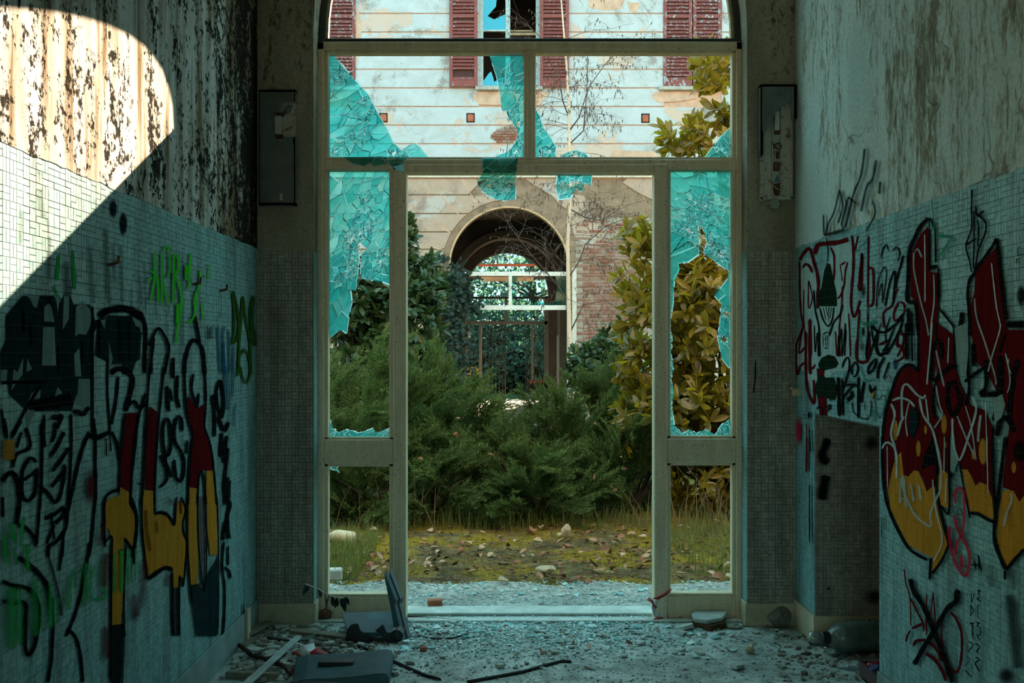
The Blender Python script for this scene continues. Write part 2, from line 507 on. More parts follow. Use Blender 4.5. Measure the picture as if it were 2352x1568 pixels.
def tile_field(name, cells, conv, mat, parent, g=0.0005):
    c = np.array(cells, float)
    n = len(c)
    pr = RNG.uniform(0.0, 0.0008, n) + 0.0
    a, b, z0, z1 = c[:, 0]+g, c[:, 1]-g, c[:, 2]+g, c[:, 3]-g
    V = np.zeros((n, 8, 3))
    for k, (u, z, d) in enumerate(((a, z0, 0), (b, z0, 0), (b, z1, 0), (a, z1, 0), (a, z0, 1), (b, z0, 1), (b, z1, 1), (a, z1, 1))):
        inset = 0.0006 if d else 0
        uu = u + (inset if k in (4, 7) else -inset if k in (5, 6) else 0)
        zz = z + (inset if k in (4, 5) else -inset if k in (6, 7) else 0)
        V[:, k] = conv(uu, zz, (TP + pr) if d else np.zeros(n))
    q = np.array([(4,5,6),(4,6,7),(0,1,5),(0,5,4),(1,2,6),(1,6,5),(2,3,7),(2,7,6),(3,0,4),(3,4,7)])
    # orientation check on first tile
    p = V[0]; nrm = np.cross(p[5]-p[4], p[6]-p[4]); out = conv(a[:1], z0[:1], np.array([1.0]))[0] - conv(a[:1], z0[:1], np.array([0.0]))[0]
    if np.dot(nrm, out) < 0: q = q[:, ::-1]
    T = q[None] + (np.arange(n)*8)[:, None, None]
    return bigmesh(name, V.reshape(-1, 3), T.reshape(-1, 3), mat, parent, kind='stuff')

SK = 0.135  # skirting height at the side walls
conv_left = lambda u, z, d: np.stack([XL - TP + d, u, z], 1)
conv_right = lambda u, z, d: np.stack([XR + TP - d, u, z], 1)
conv_front = lambda y: (lambda u, z, d: np.stack([u, y - d, z], 1))
z_lo = ZT - TM*round((ZT-0.13)/TM)
cl = tile_cells(1.2, Y0, z_lo, ZT, seed=2)
cr_ = tile_cells(1.2, Y0, z_lo, ZT, skip=lambda y, z: NX0 < y < NX1 and z < NZ, seed=3)

def split_tiles(cells, conv, side, mat, parent, nmax=290):
    """the tiles that show largest in the picture become objects of their own."""
    wx = abs(XL if side > 0 else XR)
    def key(c):
        y = (c[0]+c[1])/2; z = (c[2]+c[3])/2
        px = CX + (-wx if side > 0 else wx)*F/y; py = CY - (z-H)*F/y
        if not (4 < px < 2348 and 4 < py < 1564): return -1
        return (c[1]-c[0])*wx*F/y/y * (c[3]-c[2])*F/y
    ks = [key(c) for c in cells]
    order = sorted(range(len(cells)), key=lambda i: -ks[i])
    big = set(i for i in order[:nmax] if ks[i] > 0)
    tile_field('mosaic_tiles', [c for i, c in enumerate(cells) if i not in big], conv, mat, parent)
    protos = {}
    for i in sorted(big):
        ua, ub, za, zb = cells[i]
        w, h = round(ub-ua, 4), round(zb-za, 4)
        if (w, h) not in protos:
            mb = MB(); g = 0.0005
            x0 = 0.0; x1 = (TP+0.0006)*side
            lo, hi = min(x0, x1), max(x0, x1)
            mb.box(lo, hi, g-w/2, w/2-g, g-h/2, h/2-g)
            protos[(w, h)] = mb.mesh('mosaic_tile', mat, bevel=0.0008)
        o = link('mosaic_tile', protos[(w, h)], parent)
        o.location = ((XL-TP) if side > 0 else (XR+TP), (ua+ub)/2, (za+zb)/2)
split_tiles(cl, conv_left, 1, M['tile_side'], wall_left)
split_tiles(cr_, conv_right, -1, M['tile_side'], wall_right)
# tile field behind the view (plain continuation)
tile_field('mosaic_tiles', tile_cells(YB, 1.2, z_lo, ZT, seed=9)[::1], conv_left, M['tile_side'], wall_left)
tile_field('mosaic_tiles', tile_cells(YB, 1.2, z_lo, ZT, seed=10)[::1], conv_right, M['tile_side'], wall_right)
# piers of the end wall: thin grout bed and matt tiles
ZPT = PZ(577, Y0)
pz0 = ZPT - TM*round((ZPT-0.12)/TM)
bed = MB(); bed.box(XL, XA, Y0-0.001, Y0, pz0, ZPT)
bed.build('grout_bed', M['grout_dark'], wall_front)
bed = MB(); bed.box(XB, XR, Y0-0.001, Y0, pz0, ZPT)
bed.build('grout_bed', M['grout_dark'], wall_front)
tile_field('mosaic_tiles', tile_cells(XL, XA, pz0, ZPT, seed=4), conv_front(Y0-0.001), M['tile_pier'], wall_front)
tile_field('mosaic_tiles', tile_cells(XB, XR, pz0, ZPT, seed=5), conv_front(Y0-0.001), M['tile_pier'], wall_front)
# reveals of the doorway
conv_rl = lambda u, z, d: np.stack([XA + d*0.5, u, z], 1)
conv_rr = lambda u, z, d: np.stack([XB - d*0.5, u, z], 1)
tile_field('mosaic_tiles', tile_cells(Y0+0.004, YF-0.03, pz0, ZPT, seed=6), conv_rl, M['tile_side'], wall_front)
tile_field('mosaic_tiles', tile_cells(Y0+0.004, YF-0.03, pz0, ZPT, seed=7), conv_rr, M['tile_side'], wall_front)
# niche faces
tile_field('mosaic_tiles', tile_cells(XR+TP, XR+0.62, z_lo, NZ, seed=8), conv_front(NX1), M['tile_pier'], wall_right)
# skirtings
MB().box(XL-0.001, XL+0.012, YB, Y0, 0, z_lo+0.002).build('baseboard_left', M['skirting_side'], kind='structure', bevel=0.003, label='pale stone skirting along the left wall')
b = MB(); b.box(XR-0.012, XR+0.001, YB, NX0, 0, z_lo+0.002)
b.build('baseboard_right', M['skirting_side'], kind='structure', bevel=0.003, label='pale stone skirting along the right wall')
b = MB(); b.box(XR-0.012, XR+0.001, NX1-0.012, Y0, 0, z_lo+0.002)
b.build('skirting_stone', M['skirting'], wall_right, bevel=0.003)
b = MB(); b.box(XR-0.010, XR+0.62, NX1-0.013, NX1, 0, z_lo+0.002); b.build('skirting_stone', M['skirting'], wall_right, bevel=0.003)
for x0, x1 in ((XL, XA+0.012), (XB-0.012, XR)):
    b = MB(); b.box(x0, x1, Y0-0.013, Y0+0.10, 0, pz0); b.build('skirting_stone', M['skirting'], wall_front, bevel=0.003)
# raised plaster bead along the curved edge of the doorway
def arc_bead(cx, zs, r0, r1, y0, y1, z_low):
    pts = [(cx-r0, z_low)] + arch_pts(cx, zs, r0, 180, 0, 40) + [(cx+r0, z_low), (cx+r1, z_low)] + arch_pts(cx, zs, r1, 0, 180, 40) + [(cx-r1, z_low)]
    return pts

# ------------------------------------------------------------------ door_1: metal frame in the arch
door = empty('door_1', (AC, YF, 0), 'tall champagne metal entrance frame with shattered turquoise glass', None, None, 'structure')
S = F / YF
def fx(px): return PX(px, YF)
def fz(py): return PZ(py, YF)
D0, D1 = YF-0.03, YF+0.045
def bar(name, x0, x1, y0, y1, d0=0.0, d1=0.0, mat='frame', bev=0.004):
    mb = MB(); mb.box(fx(x0), fx(x1), D0+d0, D1-d1, fz(y1), fz(y0))
    return mb.build(name, M[mat], door, bevel=bev)
ZB = 1424
bar('frame_post', 727, 747, 99, ZB); bar('glazing_bead', 747, 755, 124, ZB-52, 0.012, 0.01, bev=0.002)
bar('frame_post', 1688, 1709, 99, ZB); bar('glazing_bead', 1680, 1688, 124, ZB-52, 0.012, 0.01, bev=0.002)
bar('gap_dark_strip', 719, 727, 60, ZB, 0.03, 0.0, 'rubber'); bar('gap_dark_strip', 1709, 1718, 60, ZB, 0.03, 0.0, 'rubber')  # black bars added to keep the gaps beside the frame dark
bar('transom', 727, 1709, 99, 118); bar('glazing_bead', 755, 1203, 118, 125, 0.012, 0.01, bev=0.002); bar('glazing_bead', 1230, 1680, 118, 125, 0.012, 0.01, bev=0.002)
bar('lunette_sill', 735, 1700, 90, 99, 0.01, 0.0, 'frame_dark')
bar('transom', 747, 1688, 368, 392); bar('glazing_bead', 755, 1203, 362, 368, 0.012, 0.01, bev=0.002); bar('glazing_bead', 1230, 1680, 362, 368, 0.012, 0.01, bev=0.002)
bar('door_head', 935, 1500, 380, 400, -0.012, 0.0)
bar('mullion', 1203, 1230, 118, 368, 0.004)
bar('mullion_ridge', 1211, 1222, 118, 368, -0.008, 0.05, bev=0.002)
bar('door_post', 905, 935, 379, ZB, -0.014); bar('glazing_bead', 895, 905, 390, ZB-52, 0.012, 0.01, bev=0.002)
bar('door_post', 1500, 1530, 379, ZB, -0.014); bar('glazing_bead', 1530, 1539, 390, ZB-52, 0.012, 0.01, bev=0.002)
bar('mid_rail', 747, 905, 1008, 1064); bar('rail_lip', 747, 905, 1003, 1008, 0.012, bev=0.002); bar('rail_lip', 747, 905, 1064, 1070, 0.012, bev=0.002)
bar('mid_rail', 1530, 1688, 1006, 1062); bar('rail_lip', 1530, 1688, 1000, 1006, 0.012, bev=0.002); bar('rail_lip', 1530, 1688, 1062, 1068, 0.012, bev=0.002)
bar('kick_panel', 747, 905, 1368, ZB, 0.004); bar('rail_lip', 747, 905, 1362, 1368, 0.01, bev=0.002)
bar('kick_panel', 1530, 1688, 1366, ZB, 0.004); bar('rail_lip', 1530, 1688, 1360, 1366, 0.01, bev=0.002)
# lunette ring in the arch
ring = MB().prism(arc_bead(AC, ZS, AR-0.001, AR-0.036, 0, 0, fz(95)), D0+0.02, D1)
ring.build('lunette_frame', M['frame_dark'], door)
ring = MB().prism(arc_bead(AC, ZS, AR-0.036, AR-0.052, 0, 0, fz(95)), D0+0.03, D1-0.01)
ring.build('lunette_bead', simple('faded cream wood', (0.50, 0.40, 0.24), 0.7, 0, 0.5, 20), door)
# sill stones in the doorway
sill = MB(); sill.box(XA, XB, Y0+0.06, YF-0.02, 0.0, 0.012); sill.build('threshold_stone', M['stone_sill'], floor, bevel=0.003)
sill = MB(); sill.box(XA, XB, YF+0.05, YW+0.12, 0.0, 0.016); sill.build('threshold_stone', M['stone_sill'], floor, bevel=0.003)
# ------------------------------------------------------------------ shattered glass
def glass_mat():
    n = N('shattered turquoise glass')
    n.n.remove(n.bsdf)
    r = n.island(); p = n.pos()
    dirt = n.noise(n.sc(p, 5, 5, 5), 1.5, 5, 0.7)
    rr = n.math('ADD', n.math('MULTIPLY', r, 0.30), n.math('MULTIPLY', dirt, 0.75))
    tint = n.ramp(rr, [(0.2, (0.20, 0.66, 0.66)), (0.55, (0.42, 0.90, 0.88)), (0.85, (0.82, 0.99, 0.98))])
    body = n.ramp(rr, [(0.2, (0.08, 0.66, 0.64)), (0.6, (0.26, 0.94, 0.90)), (0.9, (0.55, 0.98, 0.94))])
    tr = n.n.new('ShaderNodeBsdfTransparent'); n.put(tr.inputs[0], tint)
    tl = n.n.new('ShaderNodeBsdfTranslucent'); n.put(tl.inputs[0], body)
    gl = n.n.new('ShaderNodeBsdfGlossy'); n.put(gl.inputs[0], (0.9, 1.0, 1.0)); gl.inputs['Roughness'].default_value = 0.06
    m1 = n.n.new('ShaderNodeMixShader'); n.put(m1.inputs[0], n.ramp(rr, [(0.25, 0.40), (0.8, 0.16)]))
    n.l.new(tr.outputs[0], m1.inputs[1]); n.l.new(tl.outputs[0], m1.inputs[2])
    fr = n.n.new('ShaderNodeFresnel'); fr.inputs[0].default_value = 1.5
    m2 = n.n.new('ShaderNodeMixShader'); n.l.new(fr.outputs[0], m2.inputs[0])
    n.l.new(m1.outputs[0], m2.inputs[1]); n.l.new(gl.outputs[0], m2.inputs[2])
    n.l.new(m2.outputs[0], n.out.inputs[0])
    return n.m
M['glass'] = glass_mat()
def crack_mat(name, c, w):
    n = N(name); n.n.remove(n.bsdf)
    tl = n.n.new('ShaderNodeBsdfTranslucent'); n.put(tl.inputs[0], c)
    df = n.n.new('ShaderNodeBsdfDiffuse'); n.put(df.inputs[0], c)
    mx = n.n.new('ShaderNodeMixShader'); mx.inputs[0].default_value = w
    n.l.new(df.outputs[0], mx.inputs[1]); n.l.new(tl.outputs[0], mx.inputs[2]); n.l.new(mx.outputs[0], n.out.inputs[0])
    return n.m
M['crack'] = crack_mat('bright glass fracture', (0.90, 1.0, 1.0), 0.92)
M['crack_dark'] = crack_mat('deep teal fracture', (0.0, 0.16, 0.17), 0.7)

def clip_half(poly, a, b, c):
    """keep points with a*x + b*y <= c (Sutherland-Hodgman)."""
    out = []
    n = len(poly)
    for i in range(n):
        p, q = poly[i], poly[(i+1) % n]
        dp, dq = a*p[0]+b*p[1]-c, a*q[0]+b*q[1]-c
        if dp <= 0: out.append(p)
        if (dp < 0 < dq) or (dq < 0 < dp):
            t = dp/(dp-dq)
            out.append((p[0]+(q[0]-p[0])*t, p[1]+(q[1]-p[1])*t))
    return out
def area(poly):
    return 0.5*sum(poly[i][0]*poly[(i+1) % len(poly)][1]-poly[(i+1) % len(poly)][0]*poly[i][1] for i in range(len(poly)))
def inside(pt, poly):
    x, y = pt; c = False
    for i in range(len(poly)):
        (x1, y1), (x2, y2) = poly[i], poly[i-1]
        if (y1 > y) != (y2 > y) and x < (x2-x1)*(y-y1)/(y2-y1+1e-12)+x1: c = not c
    return c
def dedupe(poly, e=0.25):
    out = []
    for p in poly:
        if not out or (abs(p[0]-out[-1][0])+abs(p[1]-out[-1][1])) > e: out.append(p)
    while len(out) > 2 and (abs(out[0][0]-out[-1][0])+abs(out[0][1]-out[-1][1])) <= e: out.pop()
    return out

def shatter(outline, nseed, focus, seed, label=None, y=5.497, th=0.006, gap=1.7, lines=26, dark=14, bend=None, pmin=150, jit=0.0):
    """one remnant of a pane, broken into cells that stay in place; outline and focus points in picture
    units of the door plane, turned into metres of that plane."""
    rg = random.Random(seed)
    pane = empty('glass_pane', (fx(sum(p[0] for p in outline)/len(outline)), y, fz(max(p[1] for p in outline))), label, None, None, None, door)
    # stretched space, so that the cells break long and splintery instead of round
    th_ = rg.uniform(0.5, 1.1)*rg.choice((-1, 1)); K_ = 2.0 if len(outline) > 9 else 1.3
    ct_, st_ = math.cos(th_), math.sin(th_)
    def fw(q):
        u, v = ct_*q[0]+st_*q[1], -st_*q[0]+ct_*q[1]
        v *= K_; return (ct_*u-st_*v, st_*u+ct_*v)
    def bw(a, b):
        u, v = ct_*a+st_*b, -st_*a+ct_*b
        v /= K_; return (ct_*u-st_*v, st_*u+ct_*v)
    outline = [fw(q) for q in outline]
    focus = [(*fw((q[0], q[1])), q[2]*1.3) for q in focus]
    xs = [p[0] for p in outline]; ys = [p[1] for p in outline]
    x0, x1, y0, y1 = min(xs)-5, max(xs)+5, min(ys)-5, max(ys)+5
    seeds = []
    tries = 0
    while len(seeds) < nseed and tries < nseed*60:
        tries += 1
        if focus and rg.random() < 0.72:
            fx_, fy_, fr_ = rg.choice(focus)
            r_ = abs(rg.gauss(0, 1))*fr_; a_ = rg.uniform(0, 2*math.pi)
            q = (fx_+r_*math.cos(a_), fy_+r_*math.sin(a_))
        else: q = (rg.uniform(x0, x1), rg.uniform(y0, y1))
        if inside(q, outline): seeds.append(q)
    small = MB(); crack = MB(); dk = MB()
    fb_ = bend or (lambda px, py, yy: (fx(px), yy, fz(py)))
    fn0 = lambda px, py, yy: fb_(*bw(px, py), yy)
    for i, s in enumerate(seeds):
        cell = [(x0, y0), (x1, y0), (x1, y1), (x0, y1)]
        near = sorted(range(len(seeds)), key=lambda j: (seeds[j][0]-s[0])**2+(seeds[j][1]-s[1])**2)[1:]
        for j in near:
            t = seeds[j]
            a_, b_ = t[0]-s[0], t[1]-s[1]
            L = math.hypot(a_, b_)
            if L < 1e-6: continue
            c_ = (a_*(s[0]+t[0])+b_*(s[1]+t[1]))/2 - gap*0.5*L
            cell = clip_half(cell, a_, b_, c_)
            if len(cell) < 3: break
        if len(cell) < 3: continue
        if area(cell) < 0: cell = cell[::-1]
        piece = list(outline)
        for k in range(len(cell)):
            p, q = cell[k], cell[(k+1) % len(cell)]
            a_, b_ = (q[1]-p[1]), -(q[0]-p[0])
            piece = clip_half(piece, a_, b_, a_*p[0]+b_*p[1])
            if len(piece) < 3: break
        piece = dedupe(piece)
        if len(piece) < 3: continue
        A = abs(area(piece))/K_
        if A < 6: continue
        # a small tilt of its own, so that every cell mirrors something else
        tx, ty = rg.gauss(0, 0.035), rg.gauss(0, 0.035)
        oy = rg.uniform(-jit, jit)
        cx_, cy_ = sum(p[0] for p in piece)/len(piece), sum(p[1] for p in piece)/len(piece)
        fn = lambda px, yy, py: fn0(px, py, yy + oy + ((px-cx_)*tx + (py-cy_)*ty)/S)
        if A >= pmin:
            mb = MB(); mb.prism(piece, y, y+th, 0, 1, fn)
            mb.build('glass_shard', [M['glass'], M['crack']], pane)
        else:
            small.prism(piece, y, y+th, 0, 1, fn)
        # fracture lines along the joints between the cells
        for k in range(len(piece)):
            if rg.random() < 0.8:
                p, q = piece[k], piece[(k+1) % len(piece)]
                L = math.hypot(q[0]-p[0], q[1]-p[1])
                if L < 2: continue
                ux, uy = (q[1]-p[1])/L, -(q[0]-p[0])/L
                if (p[0]-cx_)*ux + (p[1]-cy_)*uy < 0: ux, uy = -ux, -uy
                a0_, a1_ = -0.15, gap*rg.choice((0.7, 1.0, 1.4, 2.0))
                quad = [(p[0]+ux*a0_, p[1]+uy*a0_), (q[0]+ux*a0_, q[1]+uy*a0_), (q[0]+ux*a1_, q[1]+uy*a1_), (p[0]+ux*a1_, p[1]+uy*a1_)]
                (crack if rg.random() < 0.93 else dk).add([fn0(a_, b_, y+th+0.002) for a_, b_ in quad], [(0, 1, 2, 3)])
    # long running cracks
    for k in range(lines+dark):
        if focus:
            fx_, fy_, fr_ = rg.choice(focus)
            p = (fx_+rg.gauss(0, fr_*0.6), fy_+rg.gauss(0, fr_*0.6))
        else: p = (rg.uniform(x0, x1), rg.uniform(y0, y1))
        a_ = rg.uniform(0, 2*math.pi); L = rg.uniform(20, 110)
        pts = [p]
        for q in range(5):
            a_ += rg.gauss(0, 0.22)
            pts.append((pts[-1][0]+math.cos(a_)*L/5, pts[-1][1]+math.sin(a_)*L/5))
        w = rg.uniform(0.6, 1.4) if k < lines else rg.uniform(0.35, 0.7)
        tgt = crack if k < lines else dk
        for p, q in zip(pts, pts[1:]):
            if not (inside(p, outline) and inside(q, outline)): break
            l_ = math.hypot(q[0]-p[0], q[1]-p[1])+1e-6
            nx, ny = -(q[1]-p[1])/l_*w, (q[0]-p[0])/l_*w
            tgt.add([fn0(a1, b1, y+th+0.003 if k < lines else y-0.004) for a1, b1 in ((p[0]+nx, p[1]+ny), (q[0]+nx, q[1]+ny), (q[0]-nx, q[1]-ny), (p[0]-nx, p[1]-ny))], [(0, 1, 2, 3)])
    if small.f: small.build('crushed_glass', [M['glass'], M['crack']], pane, kind='stuff')
    if crack.f: crack.build('fracture_lines', M['crack'], pane, kind='stuff')
    if dk.f: dk.build('fracture_lines', M['crack_dark'], pane, kind='stuff')
    return pane

shatter([(755,125),(768,125),(775,137),(812,180),(845,215),(865,255),(885,290),(900,322),(922,345),(935,332),(952,327),(965,338),(985,362),(755,362)],
        120, [(850,260,35), (835,300,40), (905,350,18), (770,345,30), (790,165,22), (830,225,30)], 1, 'large turquoise remnant in the upper left pane', dark=70, lines=20)
shatter([(1125,125),(1203,125),(1203,362),(1127,362),(1150,352),(1170,345),(1180,330),(1192,312),(1188,295),(1175,275),(1160,265),(1152,240),(1148,215),(1145,190),(1140,170),(1130,140)],
        95, [(1190,280,14), (1185,345,18), (1165,180,25), (1180,250,20)], 2, 'tall jagged remnant beside the centre mullion', dark=6, lines=24)
shatter([(1230,250),(1240,262),(1248,290),(1262,310),(1278,335),(1275,352),(1282,362),(1230,362)], 32, [(1245,300,20), (1262,345,12)], 3, lines=14, dark=4)
shatter([(1282,362),(1295,352),(1310,345),(1330,342),(1345,350),(1356,362)], 40, [(1320,355,20)], 4, lines=6, dark=4)
shatter([(1679,292),(1679,362),(1620,362),(1640,335),(1662,308)], 22, [(1655,335,18)], 5, lines=14, dark=3)
shatter([(755,391),(895,391),(895,652),(877,645),(850,641),(831,639),(826,630),(828,600),(829,581),(843,568),(836,566),(823,552),(821,560),(822,600),(818,636),(815,669),(802,662),(806,697),(801,716),(794,765),(785,758),(775,759),(755,776)],
        260, [(825,535,32), (850,520,28), (805,550,25), (835,460,40), (870,600,30), (800,620,25)], 6, 'crazed glass hanging in the left sidelight', lines=120, dark=5, pmin=260)
shatter([(755,965),(762,985),(775,995),(790,988),(805,990),(820,996),(835,992),(855,985),(862,994),(880,990),(895,982),(895,1003),(755,1003)], 30, [], 7, lines=6, dark=8)
shatter([(1539,390),(1679,390),(1679,622),(1643,597),(1620,582),(1626,559),(1622,534),(1613,517),(1605,517),(1608,559),(1607,582),(1580,601),(1559,603),(1563,618),(1550,643),(1539,655)],
        230, [(1600,500,30), (1585,530,28), (1630,560,25), (1620,470,30), (1660,580,16)], 8, 'crazed glass hanging in the right sidelight', lines=110, dark=5, pmin=260)
shatter([(1679,622),(1679,845),(1670,835),(1660,822),(1658,808),(1651,774),(1656,749),(1660,696),(1645,679),(1675,639),(1676,622)], 80, [(1668,720,14), (1667,780,12)], 9, lines=4, dark=10)
shatter([(1539,655),(1550,643),(1548,690),(1541,749),(1547,780),(1543,810),(1548,840),(1544,870),(1549,900),(1544,930),(1550,976),(1539,1003)], 60, [], 10, lines=2, dark=4)
shatter([(1539,1003),(1550,976),(1559,986),(1571,997),(1586,988),(1604,996),(1622,988),(1647,999),(1658,980),(1678,962),(1679,1003)], 36, [], 11, lines=6, dark=4)
shatter([(755,1070),(776,1070),(770,1077),(777,1087),(765,1080),(756,1077)], 5, [], 12, lines=0, dark=0)
# sheets of crazed glass that have slumped over the head of the door
def slump(d):
    def f(px, py, yy):
        t = max(0.0, min(1.0, (400-py)/30.0))
        return (fx(px), yy - d + 0.012*math.sin((py-400)*0.12), fz(py))
    return f
shatter([(1108,366),(1188,366),(1184,400),(1183,460),(1160,462),(1140,460),(1120,450),(1100,435),(1097,420),(1110,398)], 75, [(1125,430,20), (1165,440,18)], 13, 'crazed glass sheet slumped over the door head', bend=slump(0.075), lines=20, dark=6, pmin=220)
shatter([(1282,400),(1360,400),(1358,425),(1345,415),(1338,440),(1325,430),(1310,452),(1285,455),(1278,430)], 60, [(1315,420,20)], 14, 'small crazed glass sheet hanging below the door head', bend=slump(0.0), lines=24, dark=4, pmin=220)
shatter([(790,363),(940,363),(926,375),(932,398),(915,395),(895,378),(862,386),(850,375),(838,384),(810,378)], 26, [(900,370,20)], 15, 'dirty glass flap slumped over the left transom', bend=slump(0.07), lines=4, dark=8)
# ------------------------------------------------------------------ garden ground
def ground_mat():
    n = N('mossy litter covered soil'); p = n.pos()
    a = n.noise(p, 1.6, 5, 0.6); b = n.noise(p, 9, 6, 0.7); d = n.noise(p, 45, 4, 0.7)
    c = n.ramp(b, [(0.35, (0.05, 0.04, 0.025)), (0.5, (0.11, 0.09, 0.045)), (0.65, (0.20, 0.17, 0.10))])
    moss = n.ramp(d, [(0.3, (0.12, 0.095, 0.010)), (0.7, (0.36, 0.25, 0.02))])
    c = n.mix(n.ramp(a, [(0.43, 0.0), (0.57, 0.9)]), c, moss)
    far = n.maprange(n.sep(p)[1], 28, 31)
    c = n.mix(far, c, n.ramp(b, [(0.4, (0.010, 0.045, 0.020)), (0.6, (0.03, 0.055, 0.03))]))
    n.color(c).set(rough=0.95, spec=0.1)
    n.bump(n.math('ADD', b, n.math('MULTIPLY', d, 0.5)), 0.6, 0.03)
    return n.m
M['ground'] = ground_mat()
gx = np.concatenate([np.linspace(-60, -5, 12), np.linspace(-4.6, 5.4, 90), np.linspace(6, 60, 12)])
gy = np.concatenate([[-40, -12, YW], np.linspace(YW+0.05, 9.5, 70), np.linspace(10, 19.0, 16), [29.0, 34, 45, 70, 120]])
GXm, GYm = np.meshgrid(gx, gy)
hz = (np.sin(GXm*3.1+GYm*1.3)+np.sin(GXm*1.7-GYm*2.9)+np.sin(GXm*7.3+1)*np.sin(GYm*6.1))*0.008 + RNG.normal(0, 0.004, GXm.shape)
inn = ((GYm > YW+0.05) & (GYm < 18.5)).astype(float)
edge = np.clip((GYm-6.2)/0.5, 0, 1)
GZm = -0.03 + inn*(hz*edge + 0.02*edge)
V = np.stack([GXm, GYm, GZm], -1).reshape(-1, 3)
nx_, ny_ = len(gx), len(gy)
ii = np.arange(nx_*ny_).reshape(ny_, nx_)
q0, q1, q2, q3 = ii[:-1, :-1].ravel(), ii[:-1, 1:].ravel(), ii[1:, 1:].ravel(), ii[1:, :-1].ravel()
T = np.concatenate([np.stack([q0, q1, q2], 1), np.stack([q0, q2, q3], 1)])
ground = bigmesh('garden_ground', V, T, M['ground'], smooth=True, kind='structure', label='mossy garden soil covered in dead leaves')
def apron_mat():
    n = N('broken concrete apron'); p = n.pos()
    a = n.noise(p, 3, 5, 0.6); b = n.noise(p, 26, 5, 0.75); d = n.noise(p, 90, 3, 0.7)
    c = n.ramp(a, [(0.35, (0.26, 0.28, 0.25)), (0.65, (0.52, 0.54, 0.50))])
    c = n.mix(n.ramp(b, [(0.40, 0.85), (0.52, 0.0)]), c, (0.07, 0.065, 0.05))
    c = n.mix(n.ramp(d, [(0.55, 0.0), (0.68, 0.8)]), c, (0.55, 0.62, 0.60))
    n.color(c).set(rough=0.7, spec=0.4); n.bump(n.math('ADD', b, d), 0.5, 0.015)
    return n.m
M['apron'] = apron_mat()
ap = [(-3.2, YW), (3.4, YW)] + [(3.4 - 6.6*i/30, 6.32 + 0.05*math.sin(i*2.1) + random.uniform(-0.05, 0.06)) for i in range(31)]
mb = MB(); mb.prism([(x, y) for x, y in ap], -0.06, -0.004, fn=lambda x, h, y: (x, y, -0.064-h))
mb.build('doorstep_slab', M['apron'], kind='structure', label='cracked concrete doorstep slab outside the entrance')

# ------------------------------------------------------------------ opposite building
def facade_mat(name, paint_, under, mould, lowk=0.12):
    n = N(name); p = n.pos()
    big = n.noise(n.sc(p, 1, 1, 1.2), 0.9, 6, 0.62, 0.4)
    mid = n.noise(n.sc(p, 1, 1, 1.4), 2.6, 6, 0.68, 0.6)
    f = n.noise(p, 14, 5, 0.75)
    c = n.mix(n.ramp(mid, [(0.40, 0.0), (0.70, 0.6)]), paint_, tuple(x*y for x, y in zip(paint_, (0.72, 0.70, 0.62))))
    peel = n.math('ADD', big, n.math('MULTIPLY', n.math('SUBTRACT', f, 0.5), 0.22))
    lowz = n.maprange(n.sep(p)[2], 5.2, 4.6, 0.0, lowk)
    peel = n.math('ADD', peel, lowz)
    c = n.mix(n.ramp(peel, [(0.565, 0.0), (0.585, 0.8)]), c, under)
    mo = n.math('ADD', n.noise(n.sc(p, 1.3, 1.3, 1.0, (3, 0, 1)), 1.3, 6, 0.66, 0.5), n.math('MULTIPLY', n.math('SUBTRACT', n.noise(p, 30, 4, 0.8), 0.5), 0.35))
    c = n.mix(n.ramp(mo, [(0.535, 0.0), (0.64, 0.8)]), c, mould)
    n.color(c).set(rough=0.9, spec=0.12)
    n.bump(n.math('SUBTRACT', f, n.ramp(peel, [(0.565, 0.0), (0.585, 1.0)])), 0.4, 0.02)
    return n.m
M['facade'] = facade_mat('peeling white wall paint', (0.52, 0.60, 0.67), (0.62, 0.47, 0.39), (0.24, 0.225, 0.205))
M['facade_low'] = facade_mat('peeling peach wall paint', (0.50, 0.39, 0.33), (0.50, 0.50, 0.50), (0.27, 0.22, 0.20), 0.0)
M['render_bare'] = simple('bare grey brown render', (0.30, 0.22, 0.165), 0.95, 0, 0.4, 5, 0.1, 0.4)
M['groove'] = simple('peach groove render', (0.62, 0.40, 0.30), 0.9, 0, 0.3, 5)
M['brick'] = None
n = N('weathered red brick'); r = n.orand(); p_ = n.pos()
cc = n.mix(r, (0.26, 0.085, 0.06), (0.32, 0.21, 0.165))
cc = n.mix(n.ramp(n.noise(p_, 9, 5, 0.7), [(0.48, 0.0), (0.66, 0.75)]), cc, (0.40, 0.35, 0.31))
n.color(cc).set(rough=0.95, spec=0.1); n.bump(n.noise(p_, 60, 3, 0.7), 0.4, 0.01); M['brick'] = n.m
M['peach'] = simple('exposed peach undercoat', (0.62, 0.43, 0.33), 0.9, 0, 0.3, 5)
M['mortar'] = simple('pale lime mortar', (0.36, 0.33, 0.29), 0.95, 0, 0.3, 9)
M['terracotta'] = simple('terracotta pipe', (0.42, 0.13, 0.07), 0.8, 0, 0.3, 12)
M['hall_dark'] = simple('dark hall plaster', (0.10, 0.092, 0.08), 0.95, 0, 0.45, 1.3)  # one plain dark tone for the inner surfaces of the far building
M['hall_floor'] = simple('pale dusty hall floor', (0.42, 0.38, 0.32), 0.8, 0, 0.3, 3)

